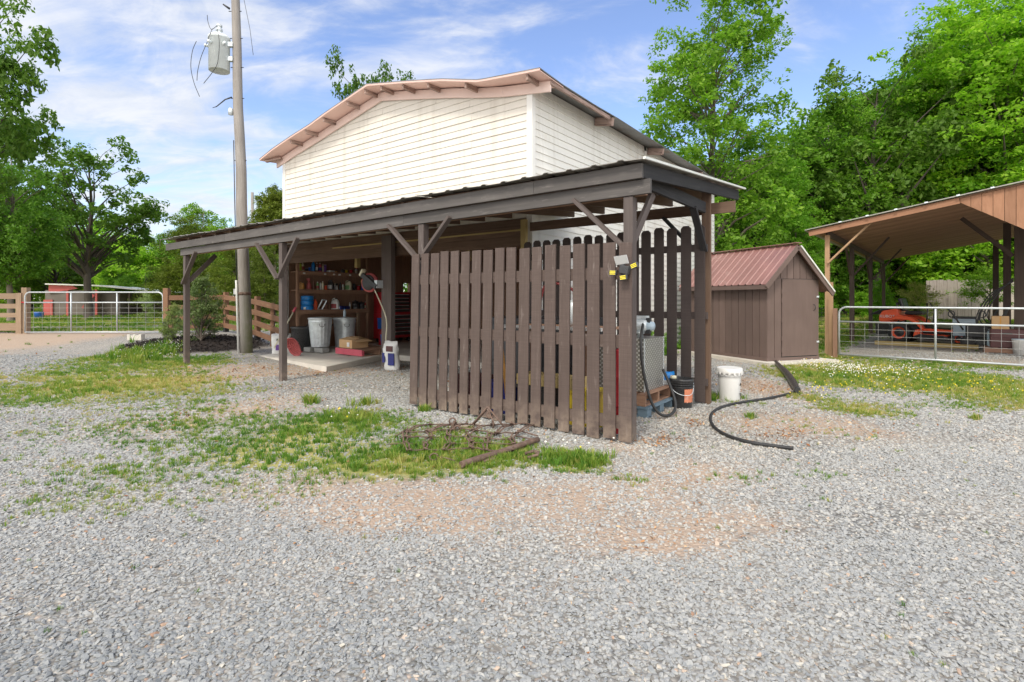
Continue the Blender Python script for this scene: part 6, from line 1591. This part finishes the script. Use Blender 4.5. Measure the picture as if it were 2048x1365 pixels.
MB().box(fr, -.25, .45, -.25, .25, zb+.30, zb+.62).build('engine', M['darkmetal'], T, bevel=.03); MB().box(fr, -.35, .55, -.2, .2, zb+.10, zb+.28).build('tine_guard', M['black'], T, bevel=.02)
for a, b, da in ((-.30,-.2,-.35),(-.05,.0,.15),(.2,.2,.25)): MB().tube(spline([fr.p(a,b,zb+.5), fr.p(a+da*.5,b,zb+.85), fr.p(a+da,b,zb+1.12)], 4), .022, 7).build('handle', M['black'], T)
for a in (-.55, .10): MB().tube([fr.p(a+.07*math.cos(t), -.05, zb+.93+.09*math.sin(t)) for t in np.linspace(0, 6.28, 12)], .014, 6, cap=False).build('control_ring', M['black'], T)
for a in (-.2, .4): MB().lathe(fr.p(a,-.30,zb+.17), [(0,0),(.12,0),(.17,.02),(.17,.08),(.12,.10),(0,.10)], 20, axis=(BF.v[0],BF.v[1],0)).build('wheel', M['rubber'], T)
fr, zb, q = junk(2012, 13.35)
T = thing('wooden_pallet', 'weathered pallet carrying the maroon chest under the pole barn', 'pallet', q)
pallet(T, Frame(fr.p(-.42,-.30), BF.u, BF.v), .95, .7, zb, M['oldwood'], None, 6, .14)
T = thing('maroon_chest', 'dark maroon chest on a pallet behind the right gate', 'chest', fr.p(0,0,zb+.14))
MB().box(fr, -.30, .36, -.22, .28, zb+.142, zb+.60).build('chest_body', M['darkred'], T, bevel=.01); d_ = MB().box(fr, -.27, .33, -.236, -.221, zb+.40, zb+.56).build('drawer', M['darkred'], T); MB().box(fr, -.08, .10, -.25, -.237, zb+.48, zb+.51).build('pull', M['black'], d_)
T = thing('cardboard_box', 'brown cardboard carton on top of the maroon chest', 'box', fr.p(0,0,zb+.60))
MB().box(fr, -.27, .05, -.18, .2, zb+.602, zb+.92).build('carton', M['card'], T); MB().box(fr, -.125, -.095, -.184, -.1805, zb+.602, zb+.92).build('tape', M['tan'], T)
fr, zb, q = junk(1984, 13.9)
tag(MB().lathe((q[0],q[1],zb), [(0,0),(.09,0),(.10,.02),(.10,.5),(.06,.55),(.04,.60),(0,.60)], 16).build('blue_jug', M['paleblue'], loc=q), 'tall pale blue bottle beside the maroon chest', 'bottle')
fr, zb, q = junk(2040, 13.6)
T = thing('cable_coil', 'loops of black cable hanging on the dark middle post of the pole barn', 'cable', BF.p(3.55, 2.9, 1.7))
for k in range(4): MB().tube(spline([BF.p(3.60,2.9,1.95-.03*k), BF.p(3.28-.05*k,2.85,1.5), BF.p(3.10-.07*k,2.82,1.0-.06*k), BF.p(3.3,2.84,.85-.08*k), BF.p(3.52,2.88,1.25)], 6), .015, 6).build('cable_loop', M['rubber'], T)
fr, zb, q = junk(2040, 12.9)
T = thing('white_bucket', 'white bucket beside the right edge of the maroon chest', 'bucket', q)
MB().lathe(q, [(0,0),(.12,0),(.15,.36),(.16,.37),(.14,.37),(.11,.02)], 20).build('body', M['whiteplastic'], T); MB().lathe((q[0],q[1],q[2]+.365), [(.155,0),(.155,.02),(0,.025)], 20).build('lid', M['paleblue'], T)
# ------------------------------------------------------------------ trees
def leaf_mesh(name, C, R, per, size, aspect, seed, mat, flat=.75, droop=0.0, tight=.58):
    """leaf-sized quads in clumps: C clump centres, R clump radii"""
    r = np.random.default_rng(seed); n = len(C); per = np.maximum(8, (per*(R/np.mean(R))**2).astype(int))
    ci = np.repeat(np.arange(n), per); m = len(ci)
    d = r.normal(size=(m, 3)); d /= np.linalg.norm(d, axis=1)[:, None]
    rad = R[ci]*r.uniform(0, 1, m)**.42
    cs = r.uniform(.75, 1.3, n)
    P = C[ci]+d*rad[:, None]*np.array([1, 1, flat])*tight
    # sub-twigs: pull part of the leaves together so each clump breaks up
    k = r.integers(0, 9, m); off = r.normal(size=(n, 9, 3))*.62; P += off[ci, k]*R[ci][:, None]*np.array([1, 1, .7])
    P[:, 2] -= droop*rad
    nrm = d*.5+np.array([0, 0, .75])+r.normal(size=(m, 3))*.55; nrm /= np.linalg.norm(nrm, axis=1)[:, None]
    t = np.cross(nrm, r.normal(size=(m, 3))); t /= np.linalg.norm(t, axis=1)[:, None]; b = np.cross(nrm, t)
    s = (size*r.uniform(.55, 1.4, m)*cs[ci])[:, None]
    V = np.empty((m, 4, 3)); V[:, 0] = P-t*s; V[:, 1] = P+b*s*aspect-t*s*.1+nrm*s*.12; V[:, 2] = P+t*s; V[:, 3] = P-b*s*aspect-t*s*.1+nrm*s*.12
    me = bpy.data.meshes.new(name); np_mesh(me, V.reshape(-1, 3), np.arange(m*4).reshape(-1, 4), 4)
    me.materials.append(mat); return me
def prof_r(prof, t):
    ts = [p[0] for p in prof]; rs = [p[1] for p in prof]; return np.interp(t, ts, rs)
def tree_kind(kind, H, tr, base, prof, ncl, clr, per, leaf, mat, bark, seed, aspect=.5, limb=3, shell=.5, fork=None, gap=.35, flat=.75, lean=(0,0), rise=.55):
    r = np.random.default_rng(seed); C = []
    tries = 0
    while len(C) < ncl and tries < ncl*40:
        tries += 1; t = r.uniform(0, 1); R = prof_r(prof, t)
        if r.uniform() > (R/max(p[1] for p in prof))**1.3+.05: continue
        a = r.uniform(0, 6.283); q = r.uniform(0, 1)**shell
        x, y, z = R*q*math.cos(a), R*q*math.sin(a), base+(H-base)*t
        if gap and vnoise(x*.42+50, y*.42+z*.55+20, seed) < gap: continue
        C.append((x+lean[0]*z/H, y+lean[1]*z/H, z))
    C = np.array(C); Rr = clr*r.uniform(.55, 1.35, len(C))
    crown = leaf_mesh(kind+'_crown', C, Rr, per, leaf, aspect, seed+1, mat, flat)
    g = MB(); n = 9
    ax = lambda z: Vector((lean[0]*z/H+.10*math.sin(z*.7+seed)*min(1, z/3), lean[1]*z/H+.10*math.cos(z*.6+seed*2)*min(1, z/3), z))
    Ht = H*.84
    g.tube([ax(Ht*i/n)-Vector((0,0,.25 if i == 0 else 0)) for i in range(n+1)], [tr*(1.25 if i == 0 else 1)*(1-.88*i/n) for i in range(n+1)], 9)
    for i in range(0, len(C), limb):
        c = Vector(C[i]); hr = math.hypot(c.x-ax(c.z).x, c.y-ax(c.z).y); z0 = max(base*.75, c.z-hr*rise*r.uniform(.7, 1.4)-.2)
        if z0 > Ht*.97: continue
        p0 = ax(z0); rad = max(.016, tr*(1-.88*z0/Ht)*.5*min(1, hr/2+.35))
        mid = p0.lerp(c, .5)+Vector((0, 0, hr*.12))+Vector((r.uniform(-.2,.2), r.uniform(-.2,.2), 0))*hr*.25
        g.tube([p0, mid, c], [rad, rad*.6, .008], 6, cap=False)
        if i+1 < len(C) and (Vector(C[i+1])-mid).length < clr*3.2: g.tube([mid, mid.lerp(Vector(C[i+1]), .55)+Vector((0,0,.1)), Vector(C[i+1])], [rad*.5, rad*.3, .006], 5, cap=False)
    tm = bpy.data.meshes.new(kind+'_trunk'); tm.from_pydata(g.V, [], g.F); uvl = tm.uv_layers.new(name='UVMap')
    uvl.data.foreach_set('uv', [c for f in g.U for uv in f for c in uv]); tm.polygons.foreach_set('use_smooth', [True]*len(g.F)); tm.materials.append(bark)
    return (kind, tm, crown, H)
def plant_tree(K, x, y, H, label, cat='tree', group=None, rot=None, wide=1.0, name=None):
    kind, tm, cm, H0 = K; s = H/H0
    T = thing(name or kind, label, cat, (x, y, gzf(x, y)-.03), group, rot if rot is not None else random.uniform(0, 6.28)); T.scale = (s*wide, s*wide, s)
    for nm, m in (('trunk', tm), ('crown', cm)):
        o = bpy.data.objects.new(nm, m); COL.objects.link(o); o.parent = T
    return T
OV = [(0,.35),(.2,.85),(.45,1),(.7,.85),(.9,.5),(1,.12)]
sc_ = lambda p, k: [(t, r*k) for t, r in p]
K_gum = tree_kind('sweetgum_tree', 17.5, .24, 1.5, [(0,2.6),(.12,3.6),(.35,3.6),(.6,3.4),(.8,2.9),(.92,2.2),(1,1.0)], 300, .56, 150, .092, M['leaf_mid'], M['bark'], 11, .55, 2, .55, gap=.40)
K_gum2 = tree_kind('broadleaf_tree', 12.0, .18, 1.2, sc_(OV, 2.9), 190, .60, 160, .085, M['leaf_mid'], M['bark'], 23, .55, 3, .5, gap=.3)
K_lush = tree_kind('lush_tree', 14.0, .22, .8, [(0,2.4),(.15,3.5),(.45,3.8),(.75,3.0),(.92,1.7),(1,.5)], 270, .66, 250, .076, M['leaf_lush'], M['bark'], 31, .55, 2, .45, gap=.33, flat=.45)
K_oak = tree_kind('oak_tree', 11.5, .24, 3.2, [(0,1.6),(.2,3.6),(.45,4.2),(.7,3.6),(.9,2.2),(1,.8)], 100, .52, 150, .11, M['leaf_dark'], M['barkdark'], 47, .55, 2, .5, gap=.42, rise=.9)
K_oak2 = tree_kind('shade_tree', 11.0, .22, 1.6, sc_(OV, 3.2), 150, .60, 130, .115, M['leaf_dark'], M['barkdark'], 53, .55, 3, .5, gap=.36)
K_mid = tree_kind('woodland_tree', 12.0, .22, 2.6, sc_(OV, 3.2), 170, .62, 190, .092, M['leaf_mid'], M['bark'], 59, .55, 2, .5, gap=.36)
K_cedar = tree_kind('cedar_tree', 7.0, .13, .3, [(0,1.9),(.2,2.0),(.5,1.5),(.8,.75),(1,.12)], 200, .42, 260, .055, M['leaf_olive'], M['bark'], 61, .3, 5, .5, gap=.15)
K_pine = tree_kind('pine_tree', 10.5, .15, 2.0, [(0,1.6),(.3,1.9),(.6,1.4),(.85,.7),(1,.1)], 120, .50, 330, .095, M['leaf_olive'], M['bark'], 67, .3, 2, .6, gap=.3)
K_lime = tree_kind('spring_tree', 7.5, .12, .3, sc_(OV, 2.6), 130, .65, 170, .095, M['leaf_lime'], M['bark'], 71, .6, 4, .5, gap=.18)
K_under = tree_kind('understory_bush', 3.4, .05, .15, [(0,.9),(.3,1.3),(.7,1.1),(1,.3)], 70, .34, 150, .065, M['leaf_lush'], M['bark'], 79, .55, 3, .5, gap=.15)
K_young = tree_kind('young_tree', 3.6, .055, 1.35, [(0,.7),(.3,1.3),(.6,1.15),(1,.35)], 60, .30, 120, .052, M['leaf_mid'], M['bark'], 83, .45, 2, .5, gap=.2)
K_shrub = tree_kind('evergreen_shrub', 2.1, .035, .12, [(0,.50),(.25,.78),(.55,.66),(.8,.42),(1,.15)], 100, .145, 120, .032, M['leaf_shrub'], M['bark'], 89, .38, 2, .55, gap=.14, rise=1.2)
K_pale = tree_kind('pale_shrub', 2.6, .04, .2, [(0,.5),(.4,.9),(.8,.7),(1,.2)], 45, .26, 120, .045, M['leaf_grey'], M['bark'], 97, .4, 2, .6, gap=.2)

def T_at(K, px, d, top, label, group=None, rot=None, wide=1.0, name=None, cat='tree'):
    x, y, _ = at(px, d); H = zat(top, d)-gzf(x, y); return plant_tree(K, x, y, H, label, cat, group, rot, wide, name)
# the ones a viewer can tell apart
T_at(K_gum, 1425, 26, -75, 'tall airy sweetgum tree rising behind the workshop roof, its top cut by the frame', rot=.6, wide=.98)
T_at(K_oak, 738, 31, 88, 'tree whose top alone shows above the pink roof edge of the workshop', rot=2.0, wide=.58)
T_at(K_oak, 178, 31, 262, 'dark oak with a forked bare trunk standing beyond the lane gate', rot=.9, wide=1.0)
T_at(K_mid, 22, 25, 255, 'dense green tree at the left edge with its trunk beside the board fence', rot=1.3, wide=.85)
T_at(K_oak, -105, 16.5, -110, 'tree overhanging from the left edge of the picture above the lane', rot=2.4, wide=.62)
T_at(K_cedar, 372, 30, 432, 'olive green cedar behind the evergreen shrub', rot=.4, wide=1.25)
T_at(K_gum2, 405, 41, 385, 'light green tree showing above the olive cedar', rot=3.1, wide=.95)
T_at(K_pine, 548, 34, 368, 'feathery pine at the left corner of the workshop', rot=1.0, wide=1.1)
T_at(K_cedar, 470, 27, 470, 'olive cedar between the utility pole and the shelter end', rot=2.2, wide=1.35)
T_at(K_cedar, 530, 24, 490, 'olive cedar behind the board fence next to the workshop corner', rot=4.0, wide=1.2)
T_at(K_shrub, 402, 14.7, 546, 'leafy evergreen shrub growing in the black mulch bed', rot=.3, name='evergreen_shrub', cat='shrub', wide=.82)
T_at(K_shrub, 347, 15.3, 605, 'smaller pale evergreen shrub left of the shelter end post', rot=2.3, name='evergreen_shrub', cat='shrub', wide=.8)
T_at(K_young, 1978, 23.2, 528, 'young round-headed tree in front of the grey stockade fence', rot=.8, wide=1.1)
T_at(K_pale, 1838, 22, 565, 'pale feathery shrub beside the end of the grey stockade fence', rot=.5, name='pale_shrub', cat='shrub', wide=1.15)
T_at(K_under, 1762, 24.5, 560, 'bright green bush behind the mower at the far barn posts', rot=1.5, name='understory_bush', cat='bush', wide=.75)
T_at(K_lush, 2010, 28.5, -60, 'tall lush tree nearest the right edge above the pole barn roof', rot=.2, wide=1.12)
T_at(K_lush, 1905, 31, 62, 'lush tree second in from the right edge above the pole barn', rot=2.5, wide=1.0)
T_at(K_oak, 1752, 30, 92, 'thin-topped tree with reddish bare upper limbs in the middle of the wood', rot=3.3, wide=.85)
T_at(K_lush, 1510, 29, 262, 'bright green tree just right of the tall sweetgum', rot=4.4, wide=1.1)
T_at(K_gum2, 1660, 31, 170, 'mid green tree between the sweetgum and the thin-topped tree', rot=5.0, wide=1.05)
# sapling in the meadow
T_at(K_pale, 292, 24, 585, 'thin pale sapling in the meadow behind the lane gate', rot=2.0, name='meadow_sapling', cat='tree', wide=.6)
# the wood behind, alike trees
gR = 'trees of the wood behind the sheds'
lR = 'leafy tree of the wood closing the view behind the shed and the pole barn'
for K, px, d, top, wd in ((K_lush,1430,33,330,1.0),(K_gum2,1580,35,250,1.1),(K_lush,1590,27,420,1.0),(K_lush,1690,31,380,1.1),(K_gum2,1740,37,150,1.2),(K_lush,1810,33,190,1.1),(K_gum2,1840,39,120,1.2),(K_lush,1960,34,40,1.2),
                         (K_mid,1620,40,270,1.2),(K_mid,1700,42,210,1.3),(K_mid,1790,43,180,1.3),(K_mid,1900,42,120,1.3),(K_lush,2090,29,-20,1.2),(K_lush,2140,30,20,1.2),(K_gum2,2200,30,60,1.2),(K_mid,2020,45,100,1.4),
                         (K_lush,1470,30,480,.9),(K_lush,1545,25.5,490,.8),(K_gum2,1455,38,300,1.1),(K_mid,1520,43,330,1.3),(K_lush,1330,40,470,1.2)):
    T_at(K, px, d, top, lR, gR, wide=wd)
gU = 'bushes under the wood edge'; lU = 'green bush at the foot of the wood behind the shed and barn'
for px, d, top in ((1445,31,560),(1640,30,560),(1690,33,565),(1720,28,585),(1820,31,570),(1870,29,575),(1600,33,555),(1790,35,560),(2050,30,540)):
    T_at(K_under, px, d, top, lU, gU, name='understory_bush', cat='bush', wide=1.1)
gL = 'trees of the left background'; 
lL = 'background tree beyond the meadow and red shed on the left'
for K, px, d, top, wd in ((K_lime,255,46,470,1.2),(K_lime,150,50,455,1.3),(K_lime,205,58,440,1.4),(K_gum2,235,44,520,1.2),(K_oak2,110,38,430,1.0),(K_oak2,-30,34,330,1.1),(K_oak2,60,48,380,1.2),(K_gum2,320,48,450,1.1),(K_gum2,440,55,440,1.2),(K_lime,340,62,490,1.3),
                         (K_oak2,290,43,530,1.2),(K_lime,20,60,440,1.3),(K_gum2,-90,40,380,1.2),(K_oak2,500,60,450,1.2),(K_gum2,250,36,545,.9)):
    T_at(K, px, d, top, lL, gL, wide=wd)
# weeds along the workshop wall
for i, (b, a, h) in enumerate(((5.6,2.75,.55),(7.0,2.70,.7),(8.2,2.72,.6),(9.6,2.7,.8),(11.0,2.7,.6),(6.3,2.6,.4))):
    x, y, _ = LF.p(a, b); K = K_under; T = plant_tree(K, x, y, h, 'leafy green weed growing along the side wall of the workshop behind the rear pickets', 'weed', 'weeds along the workshop wall', name='weed', wide=.9)
# far wood and hills that close the horizon
def far_band(name, label, A, hA, mat, n, seed):
    r = np.random.default_rng(seed); A = np.array(A, float); k = r.uniform(0, len(A)-1.001, n); i = k.astype(int); f = (k-i)[:, None]
    P = A[i]*(1-f)+A[i+1]*f; h = np.array(hA)[i]*(1-f[:, 0])+np.array(hA)[i+1]*f[:, 0]
    h = h*(.6+.7*fbm(k*6, k*0, seed)); dep = r.normal(size=n)*2.5
    C = np.stack([P[:, 0]+r.normal(size=n)*.8, P[:, 1]+dep, h*r.uniform(0, 1, n)**.8], -1); C[:, 2] += gz(C[:, 0], C[:, 1])
    me = leaf_mesh(name, C, np.full(n, 1.5)*r.uniform(.7, 1.3, n), 90, .24, .6, seed, mat, .8)
    o = bpy.data.objects.new(name, me); COL.objects.link(o); tag(o, label, 'woods', kind='stuff')
far_band('far_woods', 'far mass of green woodland along the horizon', [(-120,62),(-75,68),(-45,74),(-20,78),(0,80),(20,70),(34,56),(46,50),(60,44),(75,30)], [9,8,8,9,9,10,12,13,13,13], M['leaf_mid'], 1500, 5)
